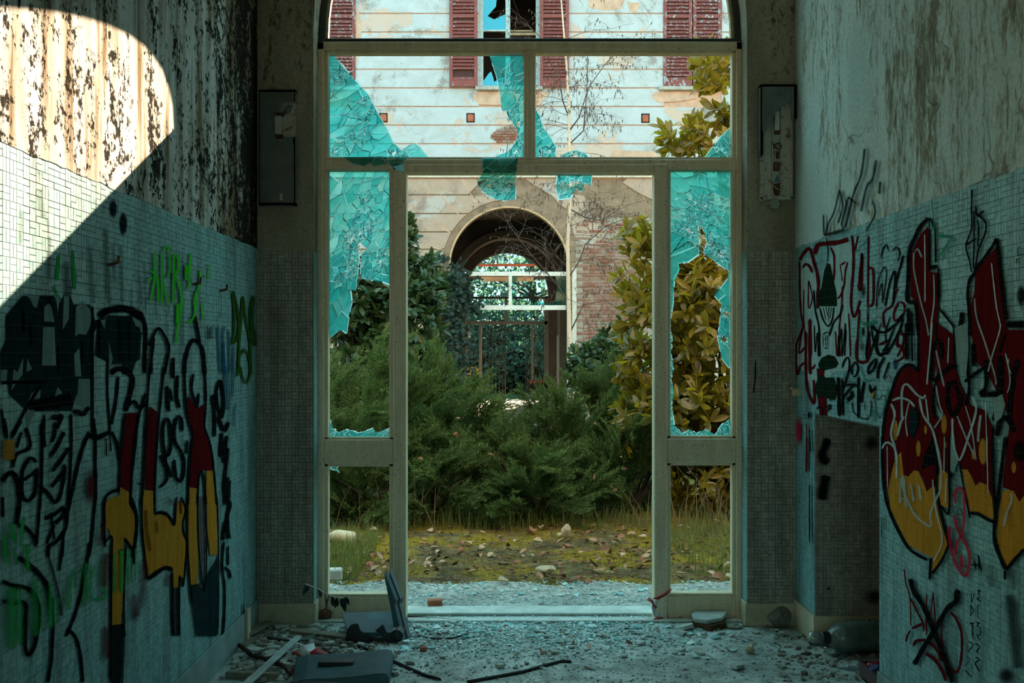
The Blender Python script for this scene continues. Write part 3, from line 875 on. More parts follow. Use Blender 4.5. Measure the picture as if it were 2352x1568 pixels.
bld = empty('building', (0.1, YFAR, 0), 'pale two storey building with peeling walls and maroon shutters across the garden', 'building')
fs_ = F / YFAR
bx_ = lambda px: PX(px, YFAR)
bz_ = lambda py: PZ(py, YFAR)
EAVE = 3.13 + (YFAR - 0.45 - YF) * 0.56
BAC = bx_(1169); BAR = 138/fs_; BZS = bz_(612)     # far arch
WX = [(-3.9, bx_(814)), (bx_(1100), bx_(1238)), (bx_(1525), bx_(1657))]
WX[0] = (bx_(814)-1.13, bx_(814))
WZ0, WZ1 = bz_(203), bz_(203)+2.1
BT = 0.45
core = MB()
arched_wall(core, -9.0, 9.5, 4.78, BAC, BAR, BZS, YFAR, YFAR+BT)
core.build('wall_core', M['render_bare'], bld)
up = MB()
xs = [-9.0] + [v for w in WX for v in w] + [9.5]
up.box(-9, 9.5, YFAR, YFAR+BT, 4.78, WZ0); up.box(-9, 9.5, YFAR, YFAR+BT, WZ1, EAVE-0.25)
for i in range(0, len(xs), 2): up.box(xs[i], xs[i+1], YFAR, YFAR+BT, WZ0, WZ1)
up.build('wall_core', M['groove'], bld)
# roof with overhang; rooms behind stay dark
rf = MB(); rf.prism([(YFAR-0.45, EAVE-0.12), (YFAR-0.45, EAVE), (24.3, EAVE+1.6), (29.6, EAVE), (29.6, EAVE-0.12)], -9.5, 10.0, fn=lambda a, h, z: (h, a, z))
rf.build('roof', simple('old clay roof tile', (0.30, 0.12, 0.07), 0.9), bld)
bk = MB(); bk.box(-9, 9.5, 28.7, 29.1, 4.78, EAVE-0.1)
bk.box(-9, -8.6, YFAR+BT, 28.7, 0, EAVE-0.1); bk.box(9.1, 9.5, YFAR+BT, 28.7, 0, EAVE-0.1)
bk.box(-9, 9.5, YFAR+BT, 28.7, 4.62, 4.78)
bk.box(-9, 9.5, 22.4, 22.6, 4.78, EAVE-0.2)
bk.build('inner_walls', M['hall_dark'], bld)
# plaster bands between the grooves: upper storey
PITCH = 0.3585
def band(poly, mat='facade', proud=0.022):
    mb = MB(); mb.prism(poly, YFAR-proud, YFAR+0.002); return mb.build('plaster_band', M[mat], bld, bevel=0.006)
zj = [4.93] + [5.45 - PITCH + PITCH*k for k in range(0, 14)]
g = 0.012
def spans(z0, z1):
    """free stretches of wall between the windows at this height."""
    cuts = []
    if z1 > WZ0-0.09 and z0 < WZ1:
        cuts = [(w[0], w[1]) for w in WX]
    out = []; x = -8.9
    for a_, b_ in cuts:
        out.append((x, a_)); x = b_
    out.append((x, 9.4)); return out
for k in range(len(zj)-1):
    z0, z1 = zj[k]+g, zj[k+1]-g
    if z1 > EAVE-0.3: break
    for a_, b_ in spans(z0, z1):
        # long runs are broken into a few lengths
        band([(a_, z0), (b_, z0), (b_, z1), (a_, z1)])
mb = MB(); mb.box(-9, 9.5, YFAR-0.07, YFAR, bz_(409), bz_(401)); mb.box(-9, 9.5, YFAR-0.045, YFAR, bz_(401), 4.93)
mb.build('string_course', simple('pale string course', (0.66, 0.62, 0.55), 0.8, 0, 0.25, 6), bld, bevel=0.01)
# lower storey bands: left of the arch, with slanted voussoir ends
lz = [bz_(409), bz_(448), bz_(491), bz_(533), bz_(573), bz_(615), bz_(657), bz_(700), bz_(742), bz_(785), bz_(830), bz_(900)]
def arc_x(z, r):  # half width of the circle at height z
    d = z - BZS
    return math.sqrt(max(0.0, r*r - d*d)) if d > 0 else r
RO = BAR + 0.13
for k in range(len(lz)-1):
    z1, z0 = lz[k]-g, lz[k+1]+g
    steps = 6
    ed = [(BAC - max(arc_x(z0+(z1-z0)*i/steps, RO), 0.0), z0+(z1-z0)*i/steps) for i in range(steps+1)]
    if z0 > BZS + RO*0.98:      # above the crown: ends before the bare patch
        ed = [(bx_(1075) - 0.25*k, z0), (bx_(1112) - 0.25*k, z1)]
    band([(-8.9, z0)] + ed + [(-8.9, z1)], 'facade_low' if k < 9 else 'facade', 0.02)
# slanting voussoir joints left of the arch: wedge blocks standing proud
for an in (118, 134, 150, 166):
    a_ = math.radians(an); c_, s_ = math.cos(a_), math.sin(a_)
    r0_, r1_ = RO+0.01, RO+(0.62 if an < 140 else 0.42)
    q = [(BAC+c_*r_ - s_*w_, BZS+s_*r_ + c_*w_) for r_, w_ in ((r0_, -0.012), (r1_, -0.012), (r1_, 0.012), (r0_, 0.012))]
    mb = MB(); mb.prism(q, YFAR-0.0225, YFAR-0.015); mb.build('voussoir_joint', M['groove'], bld)
peach = [[(1092, 212), (1150, 212), (1158, 242), (1100, 241), (1088, 228)], [(1240, 212), (1262, 212), (1246, 232), (1238, 262), (1234, 240)], [(1500, 212), (1580, 212), (1600, 226), (1560, 233), (1510, 236), (1497, 224)],
         [(822, 20), (832, 60), (828, 110), (818, 120), (818, 20)], [(1440, 5), (1470, 8), (1462, 30), (1445, 26)], [(1352, 0), (1436, 0), (1425, 22), (1390, 26), (1352, 18)], [(1408, 345), (1500, 348), (1520, 362), (1400, 362)]]
for poly in peach:
    mb = MB(); mb.prism([(bx_(a_), bz_(b_)) for a_, b_ in poly], YFAR-0.0245, YFAR-0.018); mb.build('plaster_patch', M['peach'], bld)
# right of the arch: torn plaster islands on bare render
isl = [[(1205,409),(1330,409),(1330,425),(1310,452),(1300,480),(1285,470),(1268,450),(1225,425)],
       [(1312,446),(1340,450),(1352,470),(1360,505),(1390,520),(1395,560),(1370,572),(1340,570),(1318,540),(1310,500)],
       [(1440,409),(1700,409),(1700,500),(1520,470),(1460,440),(1430,420)],
       [(1312,790),(1380,790),(1384,830),(1312,832)]]
for poly in isl:
    mb = MB(); mb.prism([(bx_(a_), bz_(b_)) for a_, b_ in poly], YFAR-0.02, YFAR+0.002); mb.build('plaster_patch', M['facade_low'], bld, bevel=0.004)
mb = MB(); mb.prism([(bx_(1314), 0.0), (9.4, 0.0), (9.4, bz_(800)), (bx_(1314), bz_(800))], YFAR-0.05, YFAR); mb.build('plinth', simple('pale plinth stone', (0.55, 0.50, 0.43), 0.85), bld)
mb = MB(); mb.prism([(bx_(1314), bz_(800)), (bx_(1324), bz_(800)), (bx_(1324), bz_(615)), (bx_(1314), bz_(615))], YFAR-0.03, YFAR+0.01); mb.build('corner_trim', simple('white jamb trim', (0.66, 0.64, 0.58), 0.8), bld)
# bricks where the plaster has gone
mb = MB(); mb.box(bx_(1322), 4.3, YFAR-0.010, YFAR+0.002, bz_(800), bz_(500)); mb.build('mortar_bed', M['mortar'], bld)
brick_me = MB().box(-0.118, 0.118, -0.014, 0.014, -0.024, 0.024).mesh('brick', M['brick'], bevel=0.004)
brick_n = 0
row = 0; z = bz_(797)
while z < bz_(505):
    x = bx_(1324) + 0.12 + (0.125 if row % 2 else 0.0)
    while x < bx_(1480):
        if brick_n < 290 and random.random() < (0.97 if z < bz_(560) else 0.62):
            o = link('brick', brick_me, bld)
            o.location = (x + random.uniform(-0.004, 0.004), YFAR-0.012+random.uniform(-0.006, 0.004), z + random.uniform(-0.003, 0.003))
            o.rotation_euler = (0, random.uniform(-0.02, 0.02), 0)
            brick_n += 1
        x += 0.25
    z += 0.0655; row += 1
# oval hole in the plaster with bricks, upper storey
ov = [(1125, 318), (1130, 306), (1142, 298), (1160, 290), (1180, 289), (1190, 300), (1192, 314), (1184, 325), (1165, 328), (1142, 326)]
mb = MB(); mb.prism([(bx_(a_), bz_(b_)) for a_, b_ in ov], YFAR-0.026, YFAR-0.02); mb.build('mortar_bed', M['mortar'], bld)
hb = MB().box(-0.062, 0.062, -0.014, 0.014, -0.022, 0.022).mesh('brick', M['brick'], bevel=0.004)
for r_ in range(6):
    for c_ in range(-1, 7):
        px_ = 1130 + c_*12 + (6 if r_ % 2 else 0); py_ = 294 + r_*6.3
        if inside((px_, py_), ov) and inside((px_+5, py_), ov) and inside((px_-5, py_), ov):
            o = link('brick', hb, bld); o.location = (bx_(px_), YFAR-0.034, bz_(py_)); o.rotation_euler = (0, random.uniform(-0.05, 0.05), 0)
# terracotta pipe ends
for px_, py_ in ((881, 271), (1081, 271), (1482, 272)):
    mb = MB()
    w_ = 0.06
    mb.box(bx_(px_)-w_, bx_(px_)+w_, YFAR-0.05, YFAR+0.05, bz_(py_)-0.075, bz_(py_)+0.065); mb.build('vent_pipe', M['terracotta'], bld, bevel=0.015)
    mb = MB(); mb.box(bx_(px_)-w_-0.03, bx_(px_)+w_+0.03, YFAR-0.0235, YFAR+0.001, bz_(py_)-0.10, bz_(py_)+0.10); mb.build('vent_hole', M['rubber'], bld, bevel=0.01)

# ---- shutters and windows
n = N('flaking maroon paint'); p_ = n.pos()
fl = n.noise(n.sc(p_, 6, 6, 3), 3.0, 6, 0.75, 0.4)
cc = n.mix(n.noise(p_, 5, 4, 0.6), (0.18, 0.055, 0.055), (0.29, 0.09, 0.085))
cc = n.mix(n.ramp(fl, [(0.60, 0.0), (0.63, 1.0)]), cc, (0.36, 0.50, 0.56))
n.color(cc).set(rough=0.7, spec=0.3); M['shutter'] = n.m
n = N('heavily flaked maroon paint'); p_ = n.pos()
fl = n.noise(n.sc(p_, 6, 6, 3), 3.0, 6, 0.75, 0.4)
cc = n.mix(n.noise(p_, 5, 4, 0.6), (0.17, 0.055, 0.055), (0.28, 0.09, 0.085))
cc = n.mix(n.ramp(fl, [(0.555, 0.0), (0.585, 1.0)]), cc, (0.34, 0.43, 0.48))
n.color(cc).set(rough=0.7, spec=0.3); M['shutter_worn'] = n.m
M['win_frame'] = simple('blue grey flaking window paint', (0.38, 0.50, 0.54), 0.7, 0, 0.35, 14)
M['sill'] = simple('grey stone sill', (0.42, 0.44, 0.41), 0.8, 0, 0.3, 8)

M['shutter_back'] = simple('dark maroon backing', (0.07, 0.03, 0.03), 0.8)
def shutter(x0, x1, z0, z1, y, worn, missing=()):
    sh = empty('shutter', ((x0+x1)/2, y, z0), None, None, None, None, bld)
    m = M['shutter_worn' if worn else 'shutter']
    st = 0.065
    for a_, b_ in ((x0, x0+st), (x1-st, x1)):
        mb = MB(); mb.box(a_, b_, y-0.022, y+0.022, z0, z1); mb.build('stile', m, sh, bevel=0.004)
    for a_, b_ in ((z0, z0+0.13), (z1-0.1, z1), ((z0+z1)/2+0.28, (z0+z1)/2+0.35)):
        mb = MB(); mb.box(x0+st, x1-st, y-0.02, y+0.02, a_, b_); mb.build('rail', m, sh, bevel=0.003)
    w_ = x1-x0-2*st
    me = MB().box(-w_/2, w_/2, -0.005, 0.005, -0.037, 0.037).mesh('slat', m)
    z = z0+0.16; k = 0
    while z < z1-0.12:
        k += 1
        if k not in missing and abs(z-((z0+z1)/2+0.315)) > 0.05:
            o = link('slat', me, sh); o.location = ((x0+x1)/2, y, z)
            o.rotation_euler = (math.radians(-34+random.uniform(-4, 4)), random.uniform(-0.012, 0.012), 0)
        z += 0.068
    bp = MB(); bp.box(x0+st, x1-st, y+0.024, y+0.028, z0+0.1, z1-0.1); bp.build('backing', M['shutter_back'], sh)
    return sh
ZSH = WZ0 + 0.03
shutter(bx_(1033), bx_(1097), ZSH-0.02, WZ1, YFAR-0.075, False, (2, 3))
shutter(bx_(1240), bx_(1306), ZSH-0.02, WZ1, YFAR-0.075, False)
shutter(bx_(1523), bx_(1589), ZSH, WZ1, YFAR-0.03, True)
shutter(bx_(1591), bx_(1656), ZSH, WZ1, YFAR-0.03, True)
shutter(bx_(752), bx_(817), ZSH-0.0, WZ1, YFAR-0.03, True)
shutter(bx_(685), bx_(750), ZSH-0.0, WZ1, YFAR-0.03, True)
for a_, b_ in ((1092, 1246), (1512, 1668), (676, 826)):
    mb = MB(); mb.box(bx_(a_), bx_(b_), YFAR-0.11, YFAR+0.2, bz_(209), bz_(201)); mb.build('window_sill', M['sill'], bld, bevel=0.006)
# centre window: frame, broken panes with the sky's blue put into their colour, dim room behind
win = empty('window', (bx_(1169), YFAR+0.12, WZ0), None, None, None, None, bld)
yw = YFAR+0.10
def wbar(x0, x1, y0, y1, nm='frame_bar'):
    mb = MB(); mb.box(bx_(x0), bx_(x1), yw, yw+0.05, bz_(y1), bz_(y0)); mb.build(nm, M['win_frame'], win, bevel=0.005)
top_ = CY - (WZ1-H)*fs_
wbar(1098, 1110, top_, 200); wbar(1161, 1172, top_, 200); wbar(1231, 1240, top_, 200); wbar(1110, 1161, 64, 68); wbar(1098, 1240, 193, 201); wbar(1098, 1240, top_, top_+10)
n = N('window glass with painted sky blue'); n.n.remove(n.bsdf)
g1 = n.n.new('ShaderNodeBsdfGlossy'); g1.inputs['Roughness'].default_value = 0.03; n.put(g1.inputs[0], (0.35, 0.85, 1.0))
d1 = n.n.new('ShaderNodeBsdfTranslucent'); n.put(d1.inputs[0], (0.02, 0.22, 0.32))
d2 = n.n.new('ShaderNodeBsdfDiffuse'); n.put(d2.inputs[0], (0.03, 0.30, 0.42))  # blue reflection of the sky put into the diffuse colour
ax_ = n.n.new('ShaderNodeMixShader'); ax_.inputs[0].default_value = 0.75; n.l.new(d1.outputs[0], ax_.inputs[1]); n.l.new(d2.outputs[0], ax_.inputs[2])
mx = n.n.new('ShaderNodeMixShader'); mx.inputs[0].default_value = 0.22; n.l.new(ax_.outputs[0], mx.inputs[1]); n.l.new(g1.outputs[0], mx.inputs[2]); n.l.new(mx.outputs[0], n.out.inputs[0])
M['sky_tint_glass'] = n.m
for poly in ([(1110, top_+8), (1145, top_+8), (1140, 0), (1139, 10), (1132, 18), (1120, 32), (1135, 40), (1146, 34), (1161, 28), (1161, 64), (1110, 64)],
             [(1110, 193), (1110, 182), (1122, 165), (1128, 160), (1133, 175), (1135, 184), (1145, 178), (1161, 172), (1161, 193)]):
    mb = MB(); mb.prism([(bx_(a_), bz_(b_)) for a_, b_ in poly], yw+0.02, yw+0.025); mb.build('pane', M['sky_tint_glass'], win)
mb = MB(); mb.box(bx_(1172), bx_(1240), yw+0.5, yw+0.56, bz_(58), bz_(52)); mb.build('loose_batten', M['skirting'], win)
mb = MB(); mb.box(bx_(1150), bx_(1226), yw+0.6, yw+0.64, bz_(46), bz_(42)); mb.build('loose_batten', M['skirting'], win)

# ---- far arch: trim, white frame bars, glass leftovers, hall behind and its rear door
tr = MB().prism(arc_bead(BAC, BZS, BAR+0.004, BAR-0.026, 0, 0, 1.2), YFAR-0.015, YFAR+0.12); tr.build('arch_trim', simple('warm tan arch trim', (0.62, 0.42, 0.26), 0.7), bld)  # thin trim in one warm tan tone round the whole arch
yb = YFAR+0.2
pf = empty('portal_frame', (BAC, yb, 0), None, None, None, None, bld)
M['white_metal'] = simple('white painted metal', (0.78, 0.80, 0.78), 0.5, 0, 0.15, 10)
def pbar(x0, x1, y0, y1, nm, mat='white_metal', yy=yb):
    mb = MB(); mb.box(PX(x0, yy), PX(x1, yy), yy-0.03, yy+0.03, PZ(y1, yy), PZ(y0, yy)); return mb.build(nm, M[mat], pf, bevel=0.006)
pbar(1066, 1302, 624, 634, 'crossbar'); pbar(1060, 1300, 701, 712, 'crossbar'); pbar(1168, 1176, 634, 701, 'upright')
pbar(1302, 1310, 600, 960, 'jamb_bar'); pbar(1030, 1036, 600, 960, 'jamb_bar')
for poly in ([(1276, 634), (1300, 634), (1300, 700), (1262, 700), (1275, 690), (1280, 660)], [(1176, 634), (1192, 634), (1180, 655), (1184, 672), (1176, 698)],
             [(1215, 700), (1240, 692), (1262, 696), (1290, 690), (1290, 701), (1215, 701)]):
    mb = MB(); mb.prism([(PX(a_, yb), PZ(b_, yb)) for a_, b_ in poly], yb, yb+0.006); mb.build('pane', M['glass'], pf)
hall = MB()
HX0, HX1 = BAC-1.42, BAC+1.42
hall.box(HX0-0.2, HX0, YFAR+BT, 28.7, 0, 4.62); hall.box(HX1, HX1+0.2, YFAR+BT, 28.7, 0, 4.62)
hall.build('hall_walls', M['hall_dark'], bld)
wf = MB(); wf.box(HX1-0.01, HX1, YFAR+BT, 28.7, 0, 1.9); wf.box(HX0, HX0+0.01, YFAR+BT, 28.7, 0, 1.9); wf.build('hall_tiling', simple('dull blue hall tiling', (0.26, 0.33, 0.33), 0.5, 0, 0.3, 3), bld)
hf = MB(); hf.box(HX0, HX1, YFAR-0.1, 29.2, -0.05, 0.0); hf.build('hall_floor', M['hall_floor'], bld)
rc = PX(1164, 28.7); rr_ = 96/(F/28.7); rzs = PZ(675, 28.7)
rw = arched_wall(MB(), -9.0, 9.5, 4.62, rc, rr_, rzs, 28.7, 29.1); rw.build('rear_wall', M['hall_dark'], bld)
rib = MB().prism(arc_bead(BAC, 2.95, 1.42, 1.24, 0, 0, 0.0), 24.0, 24.5); rib.build('cross_arch', simple('grey arch render', (0.17, 0.155, 0.135), 0.95), bld)
sp_ = MB(); sp_.prism([(HX0, 2.95), (HX0, 4.62), (HX1, 4.62), (HX1, 2.95)] + arch_pts(BAC, 2.95, 1.41, 0, 180, 24), 24.05, 24.45); sp_.build('cross_arch_wall', M['hall_dark'], bld)
yr = 28.78
rdoor = empty('rear_door', (rc, yr, 0), None, None, None, None, bld)
M['grey_metal'] = simple('dull grey metal', (0.20, 0.22, 0.20), 0.5)
def rbar(x0, x1, y0, y1, nm, mat='grey_metal', d=0.04):
    mb = MB(); mb.box(PX(x0, yr), PX(x1, yr), yr-d, yr+d, PZ(y1, yr), PZ(y0, yr)); return mb.build(nm, M[mat], rdoor, bevel=0.006)
rbar(1066, 1077, 680, 960, 'post'); rbar(1250, 1260, 680, 960, 'post'); rbar(1072, 1258, 737, 745, 'transom'); rbar(1072, 1258, 681, 686, 'transom', 'frame_dark')
rbar(1159, 1166, 684, 738, 'mullion'); rbar(1100, 1106, 745, 960, 'door_post'); rbar(1220, 1226, 745, 960, 'door_post')
rbar(1159, 1162, 745, 960, 'gate_post', 'frame_dark')
# folding lattice gate
gt = empty('folding_gate', (rc, yr-0.1, 0), None, None, None, None, bld)
yg = yr-0.1
for px_ in list(range(1107, 1160, 8)) + list(range(1208, 1220, 4)) + list(range(1228, 1250, 5)):
    mb = MB(); mb.box(PX(px_, yg)-0.008, PX(px_, yg)+0.008, yg-0.01, yg+0.01, 0, PZ(746, yg)); mb.build('gate_bar', M['frame_dark'], gt)
for a_, b_ in ((1107, 1159), (1078, 1100)):
    z = 0.3
    x0, x1 = PX(a_, yg), PX(b_, yg)
    while z < PZ(760, yg):
        for sgn in (1, -1):
            mb = MB(); mb.tube([(x0, yg, z + (0 if sgn > 0 else 0.33)), (x1, yg, z + (0.33 if sgn > 0 else 0))], 0.006, 4); mb.build('gate_lattice', M['frame_dark'], gt)
        z += 0.33
# things seen through the rear door
wr_ = empty('flower_wreath', (PX(1088, 28.3), 28.3, 0.9), 'round wreath of yellow flowers hung on the far gate', 'wreath')
mb = MB(); rg_ = PX(1098, 28.3)-PX(1088, 28.3)
pts = [(PX(1088, 28.3)+rg_*math.cos(a_*math.pi/8), 28.3, PZ(856, 28.3)+rg_*1.1*math.sin(a_*math.pi/8)) for a_ in range(17)]
mb.tube(pts, 0.035, 6); mb.build('ring', simple('dry green wreath', (0.06, 0.08, 0.03), 0.9), wr_)
fm = MB().lathe([(0.0, 0.0), (0.05, 0.0), (0.035, 0.02), (0.0, 0.025)], 7).mesh('flower', simple('yellow petals', (0.55, 0.40, 0.04), 0.8))
for a_ in range(9):
    o = link('flower', fm, wr_); o.location = Vector(pts[a_]) + Vector((0, -0.04, 0)); o.rotation_euler = (math.radians(90), 0, 0)
for a_ in (-1, 1):
    mb = MB(); mb.tube([(PX(1088+a_*3, 28.3), 28.29, PZ(868, 28.3)), (PX(1088+a_*8, 28.3), 28.28, PZ(878, 28.3)), (PX(1088+a_*5, 28.3), 28.29, PZ(890, 28.3))], 0.03, 5, flat=0.4); mb.build('ribbon', M['rubber'], wr_)
tx_ = PX(1237, 27.0)
toy = empty('garden_cart', (tx_, 27.0, 0), 'small red cart standing inside the far hall', 'cart')
mb = MB(); mb.box(tx_-0.22, tx_+0.25, 26.8, 27.1, PZ(884, 27), PZ(872, 27)); mb.build('tray', simple('dull red metal', (0.30, 0.03, 0.025), 0.6), toy, bevel=0.02)
for dx in (-0.12, 0.16):
    mb = MB(); mb.lathe([(0.02, -0.02), (0.11, -0.02), (0.11, 0.02), (0.02, 0.02)], 14, mat=Matrix.Translation((tx_+dx, 26.78, PZ(886, 27))) @ Matrix.Rotation(math.pi/2, 4, 'X')); mb.build('wheel', M['rubber'], toy)
mb = MB(); mb.tube([(tx_-0.22, 26.9, PZ(878, 27)), (tx_-0.32, 26.9, PZ(868, 27))], 0.012, 5); mb.build('handle', M['frame_dark'], toy)
# rusty porch beams beyond the rear door
beam = empty('porch_frame', (rc, 30.5, 0), 'rusty porch frame standing behind the far door', 'porch')
for (x0, x1, y0, y1, mt) in ((1095, 1232, 606, 611, 'terracotta'), (1076, 1250, 628, 635, 'terracotta'), (1105, 1225, 636, 646, 'skirting')):
    mb = MB(); mb.box(PX(x0, 30.5), PX(x1, 30.5), 30.42, 30.58, PZ(y1, 30.5), PZ(y0, 30.5)); mb.build('beam', M[mt], beam, bevel=0.01)
for px_ in (1050, 1275):
    mb = MB(); mb.box(PX(px_, 30.5)-0.06, PX(px_, 30.5)+0.06, 30.44, 30.56, -0.03, PZ(606, 30.5)); mb.build('post', M['terracotta'], beam)
mb = MB(); mb.box(PX(1050, 30.5), PX(1275, 30.5), 30.45, 30.55, PZ(641, 30.5), PZ(634, 30.5)); mb.build('beam', M['frame_dark'], beam)
# ------------------------------------------------------------------ foliage
def leaf_mat(name, a, b, back, gloss=0.3, tl=0.35, rnd='island'):
    n = N(name)
    r = n.island() if rnd == 'island' else n.orand()
    nz = n.noise(n.pos(), 9, 3, 0.6)
    f = n.math('ADD', n.math('MULTIPLY', r, 0.7), n.math('MULTIPLY', nz, 0.3))
    c = n.mix(f, a, b)
    n.color(c).set(rough=gloss, spec=0.5)
    t = n.n.new('ShaderNodeBsdfTranslucent'); n.put(t.inputs[0], n.mix(f, tuple(x*1.3 for x in back), back))
    mx = n.n.new('ShaderNodeMixShader'); mx.inputs[0].default_value = tl
    n.l.new(n.bsdf.outputs[0], mx.inputs[1]); n.l.new(t.outputs[0], mx.inputs[2]); n.l.new(mx.outputs[0], n.out.inputs[0])
    return n.m
M['laurel_olive'] = leaf_mat('olive laurel leaf', (0.055, 0.055, 0.008), (0.17, 0.13, 0.016), (0.66, 0.52, 0.03), 0.24, 0.26)
M['laurel_olive1'] = leaf_mat('olive laurel leaf single', (0.06, 0.058, 0.008), (0.20, 0.15, 0.02), (0.66, 0.52, 0.03), 0.24, 0.26, 'o')
M['laurel_dark'] = leaf_mat('dark green laurel leaf', (0.015, 0.055, 0.030), (0.06, 0.10, 0.028), (0.06, 0.12, 0.03), 0.28, 0.22)
M['laurel_dark1'] = leaf_mat('dark green laurel leaf single', (0.015, 0.055, 0.030), (0.06, 0.10, 0.028), (0.06, 0.12, 0.03), 0.28, 0.22, 'o')
M['juniper'] = leaf_mat('juniper needles', (0.020, 0.062, 0.016), (0.16, 0.245, 0.065), (0.12, 0.20, 0.04), 0.65, 0.25)
M['ivy'] = leaf_mat('ivy leaf', (0.005, 0.020, 0.014), (0.014, 0.040, 0.024), (0.02, 0.05, 0.02), 0.6, 0.15)
M['far_leaf'] = leaf_mat('distant tree leaf', (0.012, 0.06, 0.055), (0.03, 0.11, 0.085), (0.06, 0.16, 0.09), 0.6, 0.3)
M['bark'] = simple('dark shrub bark', (0.055, 0.04, 0.028), 0.95, 0, 0.4, 20, 0.2, 0.5)
n = N('white birch bark'); p_ = n.pos()
cc = n.mix(n.ramp(n.noise(n.sc(p_, 8, 8, 40), 1.0, 4, 0.7), [(0.60, 0.0), (0.68, 0.9)]), (0.64, 0.53, 0.43), (0.06, 0.05, 0.04))
n.color(cc).set(rough=0.85, spec=0.2); M['birch'] = n.m
M['twig'] = simple('brown twig', (0.085, 0.065, 0.055), 0.9, 0, 0.3, 10)

def leaf_template(w=0.34, fold=0.10, curl=0.10):
    """elliptic leaf along +Y, unit length, keeled along the midrib."""
    ys = [0.0, 0.12, 0.36, 0.62, 0.84, 1.0]
    ws = [0.0, 0.45, 0.95, 1.0, 0.62, 0.0]
    v = []; t = []
    mid = []; L = []; Rr = []
    for y, k in zip(ys, ws):
        z = -curl*(y-0.3)**2
        mid.append(len(v)); v.append((0, y, z))
        if k > 0:
            L.append(len(v)); v.append((-w/2*k, y, z+fold*k*w))
            Rr.append(len(v)); v.append((w/2*k, y, z+fold*k*w))
        else: L.append(mid[-1]); Rr.append(mid[-1])
    for i in range(len(ys)-1):
        for A, s_ in ((L, 1), (Rr, -1)):
            q = [mid[i], mid[i+1], A[i+1], A[i]]
            tr_ = [(q[0], q[1], q[2]), (q[0], q[2], q[3])]
            for x in tr_:
                if len(set(x)) == 3: t.append(x if s_ > 0 else x[::-1])
    return np.array(v), np.array(t)
LV, LT = leaf_template()
LEAF_TRIS = [tuple(x) for x in LT]

def unit(a): return a / np.maximum(np.linalg.norm(a, axis=-1, keepdims=True), 1e-9)

def whorls(blobs, ntips, per, size, rg, up=0.5, shell=0.55):
    """leaf transforms: whorls of leaves at the branch tips over a union of ellipsoids."""
    vol = np.array([b[3]*b[4]*b[5] for b in blobs])**(2/3); vol /= vol.sum()
    R = []; Tt = []; tips = []
    for b, fr in zip(blobs, vol):
        k = max(4, int(ntips*fr))
        d = unit(rg.normal(size=(k, 3)))
        r = shell + (1-shell)*rg.random(k)**0.6
        c = np.array(b[:3]); rad = np.array(b[3:6])
        p = c + d*rad*r[:, None]
        ok = p[:, 2] > 0.05
        p = p[ok]; d = d[ok]; k = len(p)
        ax = unit(d*0.9 + np.array([0, -0.15, up]) + rg.normal(scale=0.35, size=(k, 3)))
        tips += list(zip(p, ax))
        for j in range(per):
            ang = rg.random(k)*2*np.pi
            e1 = unit(np.cross(ax, np.array([0.31, 0.2, 0.93]))); e2 = np.cross(ax, e1)
            rad_d = e1*np.cos(ang)[:, None] + e2*np.sin(ang)[:, None]
            sp = np.clip(rg.normal(0.95, 0.28, k), 0.2, 1.5)
            ld = unit(ax*np.cos(sp)[:, None] + rad_d*np.sin(sp)[:, None] + np.array([0, 0, -0.10]))
            nr = unit(ax + rg.normal(scale=0.25, size=(k, 3)))
            s_ = size*rg.uniform(0.65, 1.15, k)
            R.append(frames(ld, nr)*s_[:, None, None])
            Tt.append(p + ax*(rg.uniform(-0.05, 0.03, k))[:, None])
    return np.concatenate(R), np.concatenate(Tt), tips

def proj(p):
    return CX + p[:, 0]*F/p[:, 1], CY - (p[:, 2]-H)*F/p[:, 1]
def visible(px, py):
    m = (px > 935) & (px < 1500) & (py > 400) & (py < 1200)
    m |= (px > 1230) & (px < 1677) & (py > 125) & (py < 360)
    m |= (px > 755) & (px < 1203) & (py > 125) & (py < 360)
    m |= (px > 755) & (px < 895) & (py > 600) & (py < 1360)
    m |= (px > 1545) & (px < 1675) & (py > 580) & (py < 1360)
    return m

leaf_me = {}
def single_leaf(mat):
    if mat not in leaf_me:
        mb = MB(); mb.add([tuple(x) for x in LV], LEAF_TRIS); leaf_me[mat] = mb.mesh('leaf', M[mat], smooth=True)
    return leaf_me[mat]

